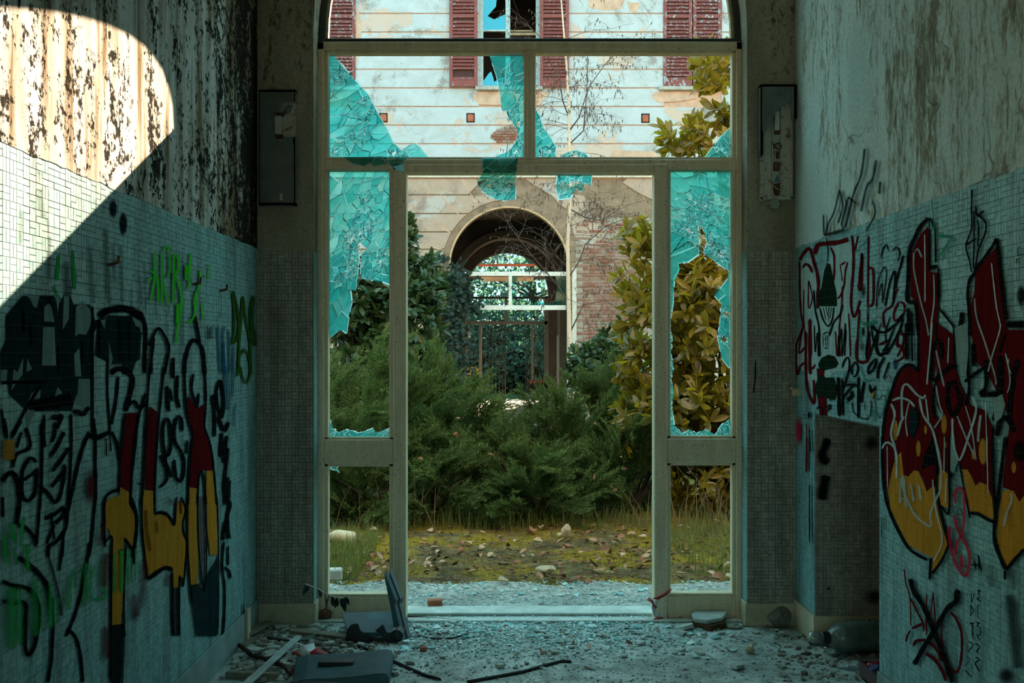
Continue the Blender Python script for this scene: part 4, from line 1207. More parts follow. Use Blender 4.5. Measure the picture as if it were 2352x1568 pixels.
def laurel(name, base, blobs, ntips, per, size, mat, nsingle, label, seed):
    rg = np.random.default_rng(seed)
    R, Tt, tips = whorls(blobs, ntips, per, size, rg)
    sh = empty(name, base, label, 'shrub')
    c = Tt + R[:, :, 1]*0.5
    px, py = proj(c)
    vis = visible(px, py)
    order = np.argsort(np.where(vis, c[:, 1], 1e9))
    pick = order[:nsingle][vis[order[:nsingle]]]
    rest = np.ones(len(Tt), bool); rest[pick] = False
    V, T = scatter(LV, LT, R[rest], Tt[rest])
    bigmesh('foliage', V, T, M[mat], sh, smooth=True, kind='stuff')
    me = single_leaf(mat + '1')
    for i in pick:
        o = link('leaf', me, sh)
        o.matrix_basis = Matrix(((*R[i][0], Tt[i][0]), (*R[i][1], Tt[i][1]), (*R[i][2], Tt[i][2]), (0, 0, 0, 1)))
    # stems: from the base to a sample of the tips
    st = random.Random(seed); bs = Vector(base)
    sel = st.sample(range(len(tips)), min(46, len(tips)))
    for k, i in enumerate(sel):
        e = Vector(tips[i][0]); b0 = bs + Vector((st.uniform(-0.15, 0.15), st.uniform(-0.12, 0.12), 0))
        m1 = b0.lerp(e, 0.45) + Vector((st.uniform(-0.1, 0.1), st.uniform(-0.1, 0.1), 0.15*(e.z-b0.z)))
        mb = MB(); mb.tube([b0, b0.lerp(m1, 0.5)+Vector((0, 0, 0.05)), m1, m1.lerp(e, 0.55), e], [0.022, 0.018, 0.012, 0.008, 0.004], 5)
        mb.build('stem', M['bark'], sh, smooth=True)
    return sh

def blob(px, py, Y, rx, ry, rd):
    s_ = Y/F
    return (PX(px, Y), Y, PZ(py, Y), rx*s_, rd, ry*s_)

laurel('laurel_shrub', (2.15, 9.4, 0), [blob(1790, 880, 9.3, 300, 300, 0.85), blob(1640, 780, 8.9, 130, 210, 0.5), blob(1560, 700, 9.0, 100, 150, 0.4), blob(1475, 610, 9.2, 62, 130, 0.35), blob(1500, 800, 9.2, 85, 160, 0.4),
        blob(1700, 600, 9.2, 190, 170, 0.5), blob(1640, 330, 9.0, 78, 75, 0.3), blob(1565, 318, 9.0, 50, 45, 0.22), blob(1690, 200, 9.0, 70, 110, 0.3), blob(1640, 150, 9.0, 55, 35, 0.22), blob(1480, 980, 9.0, 70, 110, 0.35), blob(1600, 950, 8.8, 120, 110, 0.4), blob(1640, 1090, 8.9, 140, 80, 0.4), blob(1780, 1080, 9.0, 120, 120, 0.5)],
       1500, 8, 0.150, 'laurel_olive', 290, 'tall olive leaved laurel shrub behind the right sidelight', 21)
laurel('laurel_shrub', (-1.7, 12.0, 0), [blob(930, 720, 11.6, 88, 130, 0.6), blob(955, 870, 11.6, 75, 110, 0.5), blob(850, 720, 11.5, 90, 110, 0.6), blob(925, 570, 11.8, 26, 80, 0.3), blob(770, 760, 11.4, 120, 180, 0.6), blob(985, 660, 11.8, 30, 70, 0.3)],
       1000, 8, 0.155, 'laurel_dark', 200, 'dark green laurel shrub behind the left sidelight', 22)
laurel('laurel_shrub', (1.35, 13.0, 0), [blob(1400, 860, 12.8, 90, 80, 0.5), blob(1345, 850, 12.6, 45, 55, 0.3), blob(1420, 790, 12.9, 50, 50, 0.3)],
       330, 7, 0.15, 'laurel_dark', 90, 'low dark laurel growing at the foot of the birch', 23)

# ---- junipers
def spray_template(rg, n=16, needles=5):
    """feathery juniper spray along +Y, unit length."""
    v = []; t = []
    def tri(a, b, c):
        k = len(v); v.extend([a, b, c]); t.append((k, k+1, k+2))
    def curve(s): return np.array([0.06*math.sin(s*3), s, 0.10*s*s*(1-s)*2])
    for i in range(n):
        s = 0.08 + 0.90*i/n
        b = curve(s)
        for sg in (-1, 1):
            L = 0.34*(1-s*0.72)*rg.uniform(0.7, 1.15)
            d = unit(np.array([sg*rg.uniform(0.45, 0.8), 1.0, rg.uniform(-0.12, 0.40)]))
            e = b + d*L
            sd = np.array([0, 0, 1.0]); w = 0.010
            tri(b - sd*w, e, b + sd*w)
            for q in range(needles):
                f = (q+0.7)/needles
                bb = b + (e-b)*f
                for s2 in (-1, 1):
                    nd = unit(d + np.array([s2*0.55*sg, 0.0, 0]) + rg.normal(scale=0.35, size=3))
                    l2 = 0.088*(1-0.4*f)*rg.uniform(0.7, 1.3)
                    x = unit(np.cross(nd, rg.normal(size=3)))*0.0085
                    tri(bb - x, bb + nd*l2, bb + x)
    k = len(v)
    for i in range(8):
        a, b = curve(i/8), curve((i+1)/8); w = 0.008*(1-i/9)
        tri(a + np.array([w, 0, 0]), a - np.array([w, 0, 0]), b)
    return np.array(v), np.array(t)
SPR = [spray_template(np.random.default_rng(40+i), 13, 4) for i in range(3)]

def juniper(px, Y, h, r, ns, seed, label, extra=()):
    rg = np.random.default_rng(seed)
    cx_ = PX(px, Y)
    sh = empty('juniper_shrub', (cx_, Y, 0), label, 'shrub', 'junipers across the garden')
    Vs = []; Ts = []; off = 0
    nb = max(12, ns//10); per = 17
    tips = []
    for b in range(nb):
        th = rg.random()*2*np.pi; el = rg.random()**1.15
        rr = r*(0.35+0.65*math.sqrt(max(0.0, 1-el**1.7)))*rg.uniform(0.75, 1.05)
        tip = np.array([cx_ + rr*math.cos(th) + 0.10*el, Y + rr*math.sin(th)*0.8, max(0.06, h*1.12*(0.08+0.92*el)*rg.uniform(0.85, 1.0))])
        if b < len(extra):
            e_ = extra[b]; tip = np.array(P(e_[0]-12, e_[1]+42, e_[2]))
        base = np.array([cx_, Y, 0.0]) + (tip-np.array([cx_, Y, 0]))*0.18
        tips.append(tip)
        ctrl = base*0.42 + tip*0.58; ctrl[2] = max(tip[2]*0.98, 0.08)
        m = per
        t = 0.30 + 0.68*rg.random(m)**0.8
        p = ((1-t)**2)[:, None]*base + (2*t*(1-t))[:, None]*ctrl + (t**2)[:, None]*tip
        d = unit((2*(1-t))[:, None]*(ctrl-base) + (2*t)[:, None]*(tip-ctrl))
        d = unit(d + rg.normal(scale=0.24, size=(m, 3)) + np.array([0.14, -0.04, 0.10]))
        p = p + rg.normal(scale=0.03, size=(m, 3))
        s_ = rg.uniform(0.22, 0.46, m)*(0.8+0.45*r)*(1.1-0.45*(t-0.4))
        nr = unit(np.stack([np.zeros(m), np.full(m, -0.45), np.ones(m)], 1) + rg.normal(scale=0.25, size=(m, 3)))
        R = frames(d, nr)*s_[:, None, None]
        V, T = scatter(SPR[b % 3][0], SPR[b % 3][1], R, p - d*(s_*0.3)[:, None])
        V[:, 2] = np.maximum(V[:, 2], 0.0)
        Vs.append(V); Ts.append(T+off); off += len(V)
    bigmesh('foliage', np.concatenate(Vs), np.concatenate(Ts), M['juniper'], sh, kind='stuff')
    st = random.Random(seed)
    for k in range(7):
        a = st.uniform(0, 6.28); e = Vector((cx_+math.cos(a)*r*0.7, Y+math.sin(a)*r*0.6, h*st.uniform(0.4, 0.8)))
        mb = MB(); b0 = Vector((cx_, Y, 0)); mb.tube([b0, b0.lerp(e, 0.5)+Vector((0, 0, 0.1)), e], [0.03, 0.02, 0.006], 5); mb.build('stem', M['bark'], sh)
    return sh
JUN = [
 (690, 9.6, 1.25, 0.9, 200, 'juniper spreading at the far left beyond the wall edge'),
 (815, 9.1, 1.36, 0.80, 270, 'tall juniper arching across the left sidelight'),
 (985, 10.0, 1.28, 0.70, 230, 'upright juniper just right of the left door post'),
 (1075, 9.4, 0.92, 0.72, 230, 'mid height juniper left of the garden gap'),
 (1190, 9.2, 0.66, 0.75, 230, 'low juniper below the far doorway'),
 (1300, 9.5, 0.84, 0.72, 230, 'low juniper right of the far doorway'),
 (1405, 10.2, 1.12, 0.75, 220, 'juniper beside the low laurel'),
 (1450, 9.0, 0.78, 0.60, 180, 'juniper below the olive laurel'),
 (1000, 8.75, 0.55, 0.62, 200, 'front juniper beside the left door post'),
 (1240, 8.75, 0.50, 0.65, 200, 'front juniper in the middle of the doorway'),
 (840, 8.6, 0.60, 0.55, 170, 'small front juniper in the lower left sidelight'),
 (1120, 10.4, 1.00, 0.6, 130, 'rear juniper reaching toward the far door'),
]
EXTRA = {1: [(905, 735, 8.9), (890, 762, 8.8), (900, 800, 8.7), (885, 850, 8.6), (880, 905, 8.5)],
         2: [(1000, 775, 9.8), (1010, 800, 9.7), (1060, 850, 9.6), (965, 800, 9.6), (1030, 900, 9.4)],
         3: [(1075, 868, 9.2), (1110, 890, 9.1), (1140, 902, 9.0), (1010, 960, 8.9)],
         5: [(1225, 885, 9.3), (1285, 880, 9.3), (1330, 905, 9.2), (1260, 920, 9.1)],
         6: [(1340, 842, 10.0), (1370, 850, 10.0), (1420, 820, 10.0)],
         8: [(1060, 1020, 8.4), (985, 1060, 8.3), (1080, 1100, 8.3), (960, 1130, 8.3)],
         9: [(1200, 1060, 8.3), (1260, 1030, 8.3), (1300, 1090, 8.3), (1170, 1130, 8.2), (1340, 1130, 8.3)]}
for i, (px_, Y_, h_, r_, ns_, lb_) in enumerate(JUN):
    juniper(px_, Y_, h_, r_, ns_, 60+i, lb_, EXTRA.get(i, ()))

# ---- birch sapling in front of the opposite building
def birch():
    Yb = 15.5; rg = random.Random(5)
    b = empty('birch_sapling', P(1314, 1010, Yb)*1.0, 'bare white birch sapling with fine drooping twigs', 'tree')
    b.location = (PX(1314, Yb), Yb, 0)
    tp = [(1316, 1022), (1314, 905), (1313, 830), (1308, 760), (1306, 700), (1304, 560), (1310, 450), (1308, 350), (1307, 260), (1302, 160), (1294, 60), (1284, -60)]
    rad = [0.045, 0.04, 0.038, 0.035, 0.033, 0.030, 0.027, 0.024, 0.021, 0.018, 0.014, 0.008]
    tr_ = [P(x, y, Yb) for x, y in tp]
    MB().tube(tr_, rad, 8).build('trunk', M['birch'], b, smooth=True)
    fine = MB(); buds = MB()
    def twig(p, d, L, r, depth):
        pts = [p]; q = Vector(p); dd = Vector(d)
        for i in range(5):
            dd = (dd + Vector((rg.gauss(0, 0.16), rg.gauss(0, 0.12), rg.gauss(0, 0.12) - (0.10 if depth > 0 else 0.03)))).normalized()
            q = q + dd*L/5; pts.append(q.copy())
            if depth < 2 and i > 0:
                for k in range(2):
                    nd = (dd + Vector((rg.gauss(0, 0.8), rg.gauss(0, 0.6), rg.gauss(-0.1, 0.5)))).normalized()
                    twig(q, nd, L*rg.uniform(0.35, 0.6), r*0.5, depth+1)
            elif depth == 2 and rg.random() < 0.25:
                buds.tube([q, q+Vector((rg.uniform(-0.01, 0.01), 0, -0.045))], [0.008, 0.004], 4)
        rr = [max(0.0018, r*(1-0.75*i/5)) for i in range(6)]
        fine.tube(pts, rr, 4, cap=False)
        return pts
    # main boughs
    for (ps) in ([(1306, 700), (1285, 660), (1255, 625), (1225, 590), (1190, 545), (1165, 510)],
                 [(1305, 640), (1330, 600), (1345, 560), (1390, 520), (1440, 500)],
                 [(1309, 480), (1345, 500), (1380, 505), (1425, 480)],
                 [(1308, 300), (1330, 270), (1352, 200), (1388, 150), (1418, 115)],
                 [(1309, 330), (1340, 300), (1348, 210), (1350, 120)],
                 [(1307, 270), (1292, 230), (1285, 180), (1262, 140), (1245, 90)],
                 [(1311, 430), (1280, 400), (1240, 390)],
                 [(1311, 760), (1340, 700), (1390, 690), (1430, 715)]):
        pts = [P(x, y, Yb + 0.25*i*rg.uniform(-0.4, 0.4)) for i, (x, y) in enumerate(ps)]
        MB().tube(pts, [0.012*(1-0.75*i/len(pts)) for i in range(len(pts))], 5).build('bough', M['twig'], b, smooth=True)
        for q, q2 in zip(pts[1:], pts[2:] + pts[-1:]):
            for k in range(3):
                twig(q, ((q2-q)+Vector((rg.gauss(0, 0.3), rg.gauss(0, 0.2), rg.gauss(0, 0.3)))).normalized() if (q2-q).length > 0 else Vector((rg.gauss(0, 1), 0, 0.3)).normalized(), rg.uniform(0.35, 0.75), 0.004, 1)
    for i in range(26):
        k = rg.uniform(4.2, len(tr_)-1.2); a = int(k)
        q = tr_[a].lerp(tr_[a+1], k-a)
        sg = rg.choice((-1, 1))
        twig(q, Vector((sg*rg.uniform(0.5, 1), rg.uniform(-0.6, 0.6), rg.uniform(0.1, 0.8))).normalized(), rg.uniform(0.5, 0.95), 0.005, 1)
    fine.build('fine_twigs', M['twig'], b, kind='stuff')
    buds.build('catkins', M['twig'], b, kind='stuff')
birch()

# ---- ivy on the left jamb of the far arch
def ivy():
    rg = np.random.default_rng(77)
    b = empty('ivy', (BAC-BAR, YFAR-0.1, 0), 'dark ivy climbing the left jamb of the far archway', 'ivy')
    pts = []
    col = [(1040, 900, 60), (1035, 860, 50), (1040, 800, 45), (1032, 750, 40), (1045, 700, 40), (1048, 660, 36), (1055, 640, 28), (1000, 700, 25), (1008, 640, 14), (1012, 590, 7), (1095, 706, 12), (985, 780, 30), (1062, 690, 20)]
    ps = []
    for x, y, r in col:
        k = int(24*r/5)
        q = rg.normal(size=(k, 2))*r*0.55
        yy = YFAR - 0.08 - np.abs(rg.normal(0, 0.16, k)) + (0.3 if x > 1060 else 0)
        X = (x+q[:, 0]-CX)*yy/F; Z = H + (CY-(y+q[:, 1]*1.2))*yy/F
        ps.append(np.stack([X, yy, Z], 1))
    p = np.concatenate(ps); p = p[p[:, 2] > 0.02]; m = len(p)
    d = unit(np.stack([rg.normal(0, 0.7, m), rg.normal(-0.3, 0.4, m), rg.normal(-0.6, 0.5, m)], 1))
    nr = unit(np.stack([rg.normal(0, 0.4, m), np.full(m, -1.0), rg.normal(0.4, 0.4, m)], 1))
    v, t = leaf_template(0.95, 0.08, 0.15)
    V, T = scatter(v, t, frames(d, nr)*rg.uniform(0.055, 0.10, m)[:, None, None], p)
    bigmesh('foliage', V, T, M['ivy'], b, kind='stuff')
    for k in range(5):
        x = 1028+k*8
        mb = MB(); mb.tube([P(x, 960, YFAR-0.06), P(x+4, 850, YFAR-0.06), P(x-3, 740, YFAR-0.06), P(x+6, 650, YFAR-0.06)], [0.02, 0.016, 0.012, 0.006], 5); mb.build('stem', M['bark'], b)
ivy()

# ---- trees beyond the far building
def far_tree(x, y, h, r, seed, label):
    rg = np.random.default_rng(seed)
    b = empty('park_tree', (x, y, 0), label, 'tree', 'trees behind the far building')
    st = random.Random(seed)
    MB().tube([(x, y, 0), (x+0.1, y, h*0.35), (x-0.1, y, h*0.7)], [0.2, 0.16, 0.08], 7).build('trunk', M['bark'], b)
    br = MB()
    for k in range(30):
        a = st.uniform(0, 6.28); z0 = h*st.uniform(0.12, 0.65)
        e = Vector((x+math.cos(a)*r*st.uniform(0.6, 1.0), y+math.sin(a)*r, z0+h*st.uniform(0.0, 0.25)))
        br.tube([(x, y, z0), Vector((x, y, z0)).lerp(e, 0.5)+Vector((0, 0, 0.2)), e], [0.06, 0.04, 0.012], 4)
    br.build('branches', M['bark'], b, kind='stuff')
    m = 4200
    d = unit(rg.normal(size=(m, 3))); rr = rg.random(m)**0.4
    p = np.stack([x + d[:, 0]*rr*r, y + d[:, 1]*rr*r*0.8, h*0.42 + d[:, 2]*rr*h*0.55], 1)
    p = p[p[:, 2] > 0.05]; m = len(p)
    v, t = leaf_template(0.5, 0.08, 0.15)
    t = t[::1]
    R = frames(unit(rg.normal(size=(m, 3))), unit(rg.normal(size=(m, 3))))*rg.uniform(0.16, 0.30, m)[:, None, None]
    V, T = scatter(v, t, R, p)
    bigmesh('foliage', V, T, M['far_leaf'], b, kind='stuff')
far_tree(-3.2, 40, 8.5, 3.6, 1, 'leafy park tree left of the far doorway axis')
far_tree(1.2, 44, 9.5, 3.9, 2, 'tallest park tree straight behind the far doorway')
far_tree(5.0, 39, 8.0, 3.3, 3, 'leafy park tree right of the far doorway axis')
far_tree(-0.6, 37.5, 3.6, 2.6, 4, 'low bushy park tree in the far doorway')
far_tree(-2.4, 36.0, 2.6, 2.0, 6, 'round dark bush at the left of the far doorway')
far_tree(0.9, 35.2, 1.9, 1.7, 7, 'lowest dark bush in the middle of the far doorway')
far_tree(2.6, 36.5, 3.2, 2.2, 5, 'small bushy park tree at the right of the far doorway')

# ---- grass in the garden
def grass():
    rg = np.random.default_rng(3)
    patches = []
    def add(x0, x1, y0, y1, k, h0, h1): 
        patches.append((np.stack([rg.uniform(x0, x1, k), rg.uniform(y0, y1, k)], 1), rg.uniform(h0, h1, k)))
    add(-2.6, 2.6, 6.5, 8.6, 5000, 0.015, 0.05)
    add(-1.75, -0.95, 6.35, 7.9, 3200, 0.05, 0.17)
    add(1.25, 2.1, 6.5, 8.2, 1600, 0.05, 0.16)
    add(-1.2, 1.9, 8.1, 8.7, 1500, 0.06, 0.22)
    xy = np.concatenate([p[0] for p in patches]); h = np.concatenate([p[1] for p in patches]); m = len(h)
    th = rg.random(m)*6.283
    tv = np.array([(-0.5, 0, 0), (0.5, 0, 0), (-0.35, 0.10, 0.5), (0.35, 0.10, 0.5), (0, 0.38, 1.0)])
    tt = np.array([(0, 1, 3), (0, 3, 2), (2, 3, 4)])
    c, s = np.cos(th), np.sin(th)
    R = np.zeros((m, 3, 3)); w = rg.uniform(0.003, 0.006, m)
    R[:, 0, 0] = c*w; R[:, 1, 0] = s*w; R[:, 0, 1] = -s*h; R[:, 1, 1] = c*h; R[:, 2, 2] = h
    V, T = scatter(tv, tt, R, np.concatenate([xy, np.full((m, 1), -0.005)], 1))
    bigmesh('grass', V, T, leaf_mat('grass blade', (0.07, 0.12, 0.02), (0.24, 0.25, 0.06), (0.2, 0.22, 0.04), 0.6, 0.3), kind='stuff', label='thin grass growing between the dead leaves outside', cat='grass')
grass()
# dry stalks
dm = simple('dry stalk', (0.22, 0.16, 0.09), 0.9)
for k in range(40):
    side = random.random()
    px_ = random.choice((random.uniform(760, 890), random.uniform(1440, 1500), random.uniform(1545, 1670), random.uniform(1545, 1670), random.uniform(1545, 1670), random.uniform(940, 1000)))
    Yk = random.uniform(8.0, 8.6)
    x = PX(px_, Yk); L = random.uniform(0.25, 0.7); a = random.uniform(-0.8, 0.8)
    mb = MB(); mb.tube([(x, Yk, -0.01), (x+a*L*0.3, Yk, L*0.5), (x+a*L*0.8, Yk-0.05, L*0.85)], [0.004, 0.003, 0.0015], 4)
    mb.build('dry_stalk', dm, label=('thin dry weed stalk leaning before the junipers' if px_ < 1510 else 'thin dry bramble stalk below the olive laurel'), cat='stalk', group=('dry stalks before the junipers' if px_ < 1510 else 'dry brambles below the laurel'))
# ------------------------------------------------------------------ graffiti: thin paint films on the tiles
ZOOM = dict(a=(0, 680, 4.9), b=(280, 540, 4.9), c=(280, 840, 4.9), d=(0, 960, 4.9), e=(0, 1248, 4.9), f=(280, 1140, 4.9), p=(0, 0, 1.0),
            g=(1820, 540, 5.6), m=(1820, 760, 5.6), n=(2020, 440, 4.723), q=(2020, 740, 4.723), r=(2020, 1000, 4.723), s=(2020, 1268, 5.226),
            h=(1700, 0, 2.239), t=(1700, 600, 3.136), w=(1700, 1000, 2.761))
PAINT_N = {}
def wall_point(wall, px, py, off):
    """point of the picture traced back onto the wall it is painted on."""
    if wall == 'L':
        y = -(XL)*F/max(1.0, (CX-px)); return (XL + TP*0 + 0.0016 + off, y, H+(CY-py)*y/F)
    if wall == 'R':
        y = XR*F/max(1.0, (px-CX)); return (XR - 0.0016 - off, y, H+(CY-py)*y/F)
    if wall == 'P':
        y = Y0-0.0075-off; return (PX(px, y), y, PZ(py, y))
    y = NX1-0.0065-off
    return (PX(px, y), y, PZ(py, y))
WALLOBJ = dict(L=wall_left, R=wall_right, P=wall_front, N=wall_right)
def film(name, wall, verts, faces, alphas, col):
    k = PAINT_N.get(wall, 0); PAINT_N[wall] = k+1
    off = k*0.000035
    me = bpy.data.meshes.new(name)
    me.from_pydata([wall_point(wall, x, y, off) for x, y in verts], [], faces)
    at = me.attributes.new('a', 'FLOAT', 'POINT'); at.data.foreach_set('value', np.array(alphas, dtype=np.float32))
    me.materials.append(M['paint_'+col]); me.update()
    return link(name, me, WALLOBJ[wall])
def smooth_line(pts, step=5.0):
    out = []
    n = len(pts)
    for i in range(n-1):
        p0, p1, p2, p3 = pts[max(i-1, 0)], pts[i], pts[i+1], pts[min(i+2, n-1)]
        L = math.hypot(p2[0]-p1[0], p2[1]-p1[1]); k = max(2, min(10, int(L/step)))
        for j in range(k):
            t = j/k
            out.append(tuple(0.5*((2*p1[a])+(-p0[a]+p2[a])*t+(2*p0[a]-5*p1[a]+4*p2[a]-p3[a])*t*t+(-p0[a]+3*p1[a]-3*p2[a]+p3[a])*t**3) for a in (0, 1)))
    out.append(pts[-1]); return out
def st(zoom, col, w, *pts, a=1.0, soft=0.35, wall=None, taper=True):
    """a sprayed stroke; points in enlargement units of the photograph."""
    ox, oy, sc = ZOOM[zoom]
    wall = wall or ('L' if zoom in 'abcdefp' else 'P' if zoom == 't' else 'N' if zoom == 'w' else 'R')
    P2 = smooth_line([(ox+x/sc, oy+y/sc) for x, y in pts])
    if wall == 'L': P2 = [(min(x, 586), y) for x, y in P2]
    if wall == 'R': P2 = [(max(x, 1829), y) for x, y in P2]
    hw = w/sc/2; n = len(P2)
    vs = []; al = []; fs = []
    for i, (x, y) in enumerate(P2):
        x0, y0 = P2[max(i-1, 0)]; x1, y1 = P2[min(i+1, n-1)]
        L = math.hypot(x1-x0, y1-y0) or 1.0
        nx, ny = -(y1-y0)/L, (x1-x0)/L
        k = hw*(1+0.10*math.sin(i*0.9+len(pts)))
        e = 1.0
        if taper and (i == 0 or i == n-1): k *= 0.45; e = 0.4
        for t, av in ((-1-soft*0.6, 0), (-1+soft, 1), (1-soft, 1), (1+soft*0.6, 0)):
            vs.append((x+nx*k*t, y+ny*k*t)); al.append(av*a*e)
    for i in range(n-1):
        for j in range(3): fs.append((i*4+j, i*4+j+1, i*4+j+5, i*4+j+4))
    return film('paint_stroke', wall, vs, fs, al, col)
def fill(zoom, col, *pts, a=1.0, wall=None, soft=1.2):
    ox, oy, sc = ZOOM[zoom]
    wall = wall or ('L' if zoom in 'abcdefp' else 'P' if zoom == 't' else 'N' if zoom == 'w' else 'R')
    P2 = [(ox+x/sc, oy+y/sc) for x, y in pts]
    tri = tessellate_polygon([[Vector((x, y, 0)) for x, y in P2]])
    vs = list(P2); al = [a]*len(P2); fs = [tuple(t) for t in tri]
    n = len(P2); A = area(P2); sg = 1 if A > 0 else -1
    for i in range(n):   # soft rim
        (x0, y0), (x, y), (x1, y1) = P2[i-1], P2[i], P2[(i+1) % n]
        dx, dy = x1-x0, y1-y0; L = math.hypot(dx, dy) or 1
        vs.append((x+sg*dy/L*soft, y-sg*dx/L*soft)); al.append(0.0)
    for i in range(n): fs.append((i, (i+1) % n, n+(i+1) % n, n+i))
    return film('paint_fill', wall, vs, fs, al, col)
def dot(zoom, col, cx, cy, rx, ry, a=1.0, wall=None, soft=0.3):
    ox, oy, sc = ZOOM[zoom]
    wall = wall or ('L' if zoom in 'abcdefp' else 'P' if zoom == 't' else 'N' if zoom == 'w' else 'R')
    cx, cy, rx, ry = ox+cx/sc, oy+cy/sc, rx/sc, ry/sc
    vs = [(cx, cy)]; al = [a]; fs = []
    K = 18
    for rr, av in ((1-soft, a), (1+soft*0.6, 0.0)):
        for k in range(K): vs.append((cx+rx*rr*math.cos(k*2*math.pi/K), cy+ry*rr*math.sin(k*2*math.pi/K))); al.append(av)
    for k in range(K):
        k2 = (k+1) % K
        fs.append((0, 1+k, 1+k2)); fs.append((1+k, 1+K+k, 1+K+k2, 1+k2))
    return film('paint_dot', wall, vs, fs, al, col)

# ---- left wall -------------------------------------------------------------
# drips and faint old marks
for x0, y0, x1, y1, w, a in ((240,520,250,705,13,.4),(275,560,281,700,11,.35),(258,560,262,650,8,.3),(115,540,110,640,9,.3),(50,480,46,560,12,.25),(95,430,96,500,10,.25),(205,560,212,700,16,.35),(150,600,156,700,18,.5),(330,600,334,720,6,.3),(300,660,306,760,8,.3)):
    st('p', 'ink', w, (x0, y0), (x1, y1), a=a, soft=.6)
dot('p', 'teal', 259, 479, 9, 20, .9); dot('p', 'teal', 282, 514, 9, 27, .95)
st('p', 'grn', 8, (165,575), (170,665)); st('p', 'grn', 9, (134,585), (128,645)); st('p', 'grn', 8, (120,655), (135,690), a=.7)
# the dark scribbled mass at the left
fill('a', 'teal', (60,230),(250,0),(300,0),(380,140),(440,0),(600,0),(640,120),(720,0),(770,0),(820,100),(1000,100),(1050,250),(1030,900),(850,1100),(800,1280),(300,1290),(100,1100),(80,950),(0,960),(0,640),(60,500), a=.93, soft=4)
fill('a', 'teal', (1050,280),(1180,250),(1220,220),(1568,230),(1568,700),(1480,760),(1250,760),(1060,660), a=.93, soft=3)
fill('b', 'teal', (0,930),(100,900),(160,1050),(215,1100),(170,1350),(100,1568),(0,1568), a=.9, soft=3)
for pts in (((495,120),(540,80),(570,130),(600,290),(490,280)), ((480,350),(600,350),(620,780),(470,780)), ((880,930),(1000,930),(1005,1220),(940,1260),(860,1200)), ((0,830),(70,830),(60,950),(0,950)),
            ((700,380),(715,0),(765,0),(765,250)), ((850,120),(920,60),(1000,150),(1040,250),(960,430),(880,420),(840,450)), ((150,820),(190,860),(250,700),(240,880),(120,1060)), ((300,700),(350,820),(290,850)),
            ((1125,270),(1185,255),(1170,365)), ((1480,230),(1568,290),(1568,350),(1520,330)), ((340,1110),(440,1020),(440,1130),(300,1500),(290,1240)), ((640,1020),(690,1090),(610,1130)), ((830,650),(880,590),(900,900),(840,900)),
            ((340,0),(430,0),(400,130),(360,100)), ((620,20),(660,0),(640,180)), ((1040,420),(1075,370),(1050,640),(1030,640)), ((1220,520),(1260,700),(1225,830))):
    fill('a', 'bare', *pts, a=.8, soft=2)
for x, y0, y1, w in ((250, 160, 400, 30), (330, 300, 560, 24), (540, 0, 90, 50), (640, 560, 900, 26), (910, 480, 780, 26), (1100, 250, 700, 40), (1330, 250, 740, 36), (1440, 260, 700, 30)):
    st('a', 'k', w, (x, y0), (x+6, y1), a=.8, soft=.6)
st('a', 'k', 90, (1100,240),(1200,165),(1380,140),(1500,180),(1600,225))
st('b', 'k', 55, (0,830),(100,850),(200,900),(245,990),(258,1150),(250,1350),(245,1560))
st('a', 'k', 70, (1230,880),(1300,820),(1400,830),(1470,900),(1480,960),(1440,1150),(1400,1300))
st('a', 'k', 36, (1030,100),(1028,700),(1032,1568))
st('a', 'k', 30, (1200,700),(1200,1090),(1230,1568)); st('a', 'k', 60, (800,1290),(880,1310),(930,1320),(1000,1240)); st('a', 'k', 44, (0,975),(200,965),(520,960))
st('a', 'k', 120, (300,1230),(550,1200),(800,1150)); st('a', 'k', 36, (450,1000),(300,1230),(120,1568)); st('a', 'k', 50, (560,1380),(680,1350),(620,1500)); st('a', 'k', 34, (490,1330),(440,1568)); st('a', 'k', 34, (0,1260),(40,1568)); st('a', 'k', 40, (1320,900),(1290,1200),(1240,1450))
st('d', 'k', 42, (1035,0),(1060,200),(1060,500),(1065,850),(1045,1050),(1020,1350),(985,1568)); st('e', 'k', 42, (1000,-20),(960,250),(900,550),(830,800),(770,950),(735,1010))
st('e', 'k', 45, (720,1050),(770,990),(840,1060),(890,1250),(920,1568))
for w, pts in ((50,((30,0),(50,150),(60,240))),(42,((230,20),(110,230))),(46,((270,100),(320,250),(310,340),(180,400),(140,480),(130,560))),(36,((230,150),(170,340))),
               (50,((400,500),(330,450),(250,560),(230,700),(240,880),(300,930),(370,860),(390,740),(400,560))),(42,((250,700),(400,590))),(42,((450,60),(460,250),(455,500),(450,750),(430,1000),(410,1250),(385,1450))),
               (46,((400,740),(480,800),(550,880),(600,950),(660,880),(700,700),(715,560),(690,520))),(46,((560,780),(690,620),(720,560))),(52,((570,600),(680,460),(760,330))),(50,((545,440),(620,330),(710,150))),(42,((600,40),(600,180),(560,280))),
               (52,((480,1130),(600,1080),(700,1010),(710,1080),(600,1190))),(32,((560,1060),(580,1250),(600,1370))),(36,((600,1200),(540,1330),(510,1420))),
               (46,((990,150),(930,300),(870,500),(820,720),(770,950),(740,1100),(720,1250),(620,1390),(540,1440),(525,1568))),(36,((780,-50),(790,200),(780,500),(760,800),(745,990))),(36,((700,1280),(685,1568))),
               (60,((980,180),(1070,220),(1230,150))),(42,((1240,150),(1300,280),(1330,480))),(16,((1180,220),(1185,430))),(16,((1225,180),(1235,380))),(64,((0,720),(80,620),(150,640),(190,800),(200,950),(180,1100),(170,1200))),(40,((10,880),(15,1120))),(50,((170,1200),(280,1240),(370,1350),(400,1420))),
               (44,((480,0),(470,160),(490,330))),(60,((560,-30),(640,0),(690,-40)))):
    st('d', 'k', w, *pts)
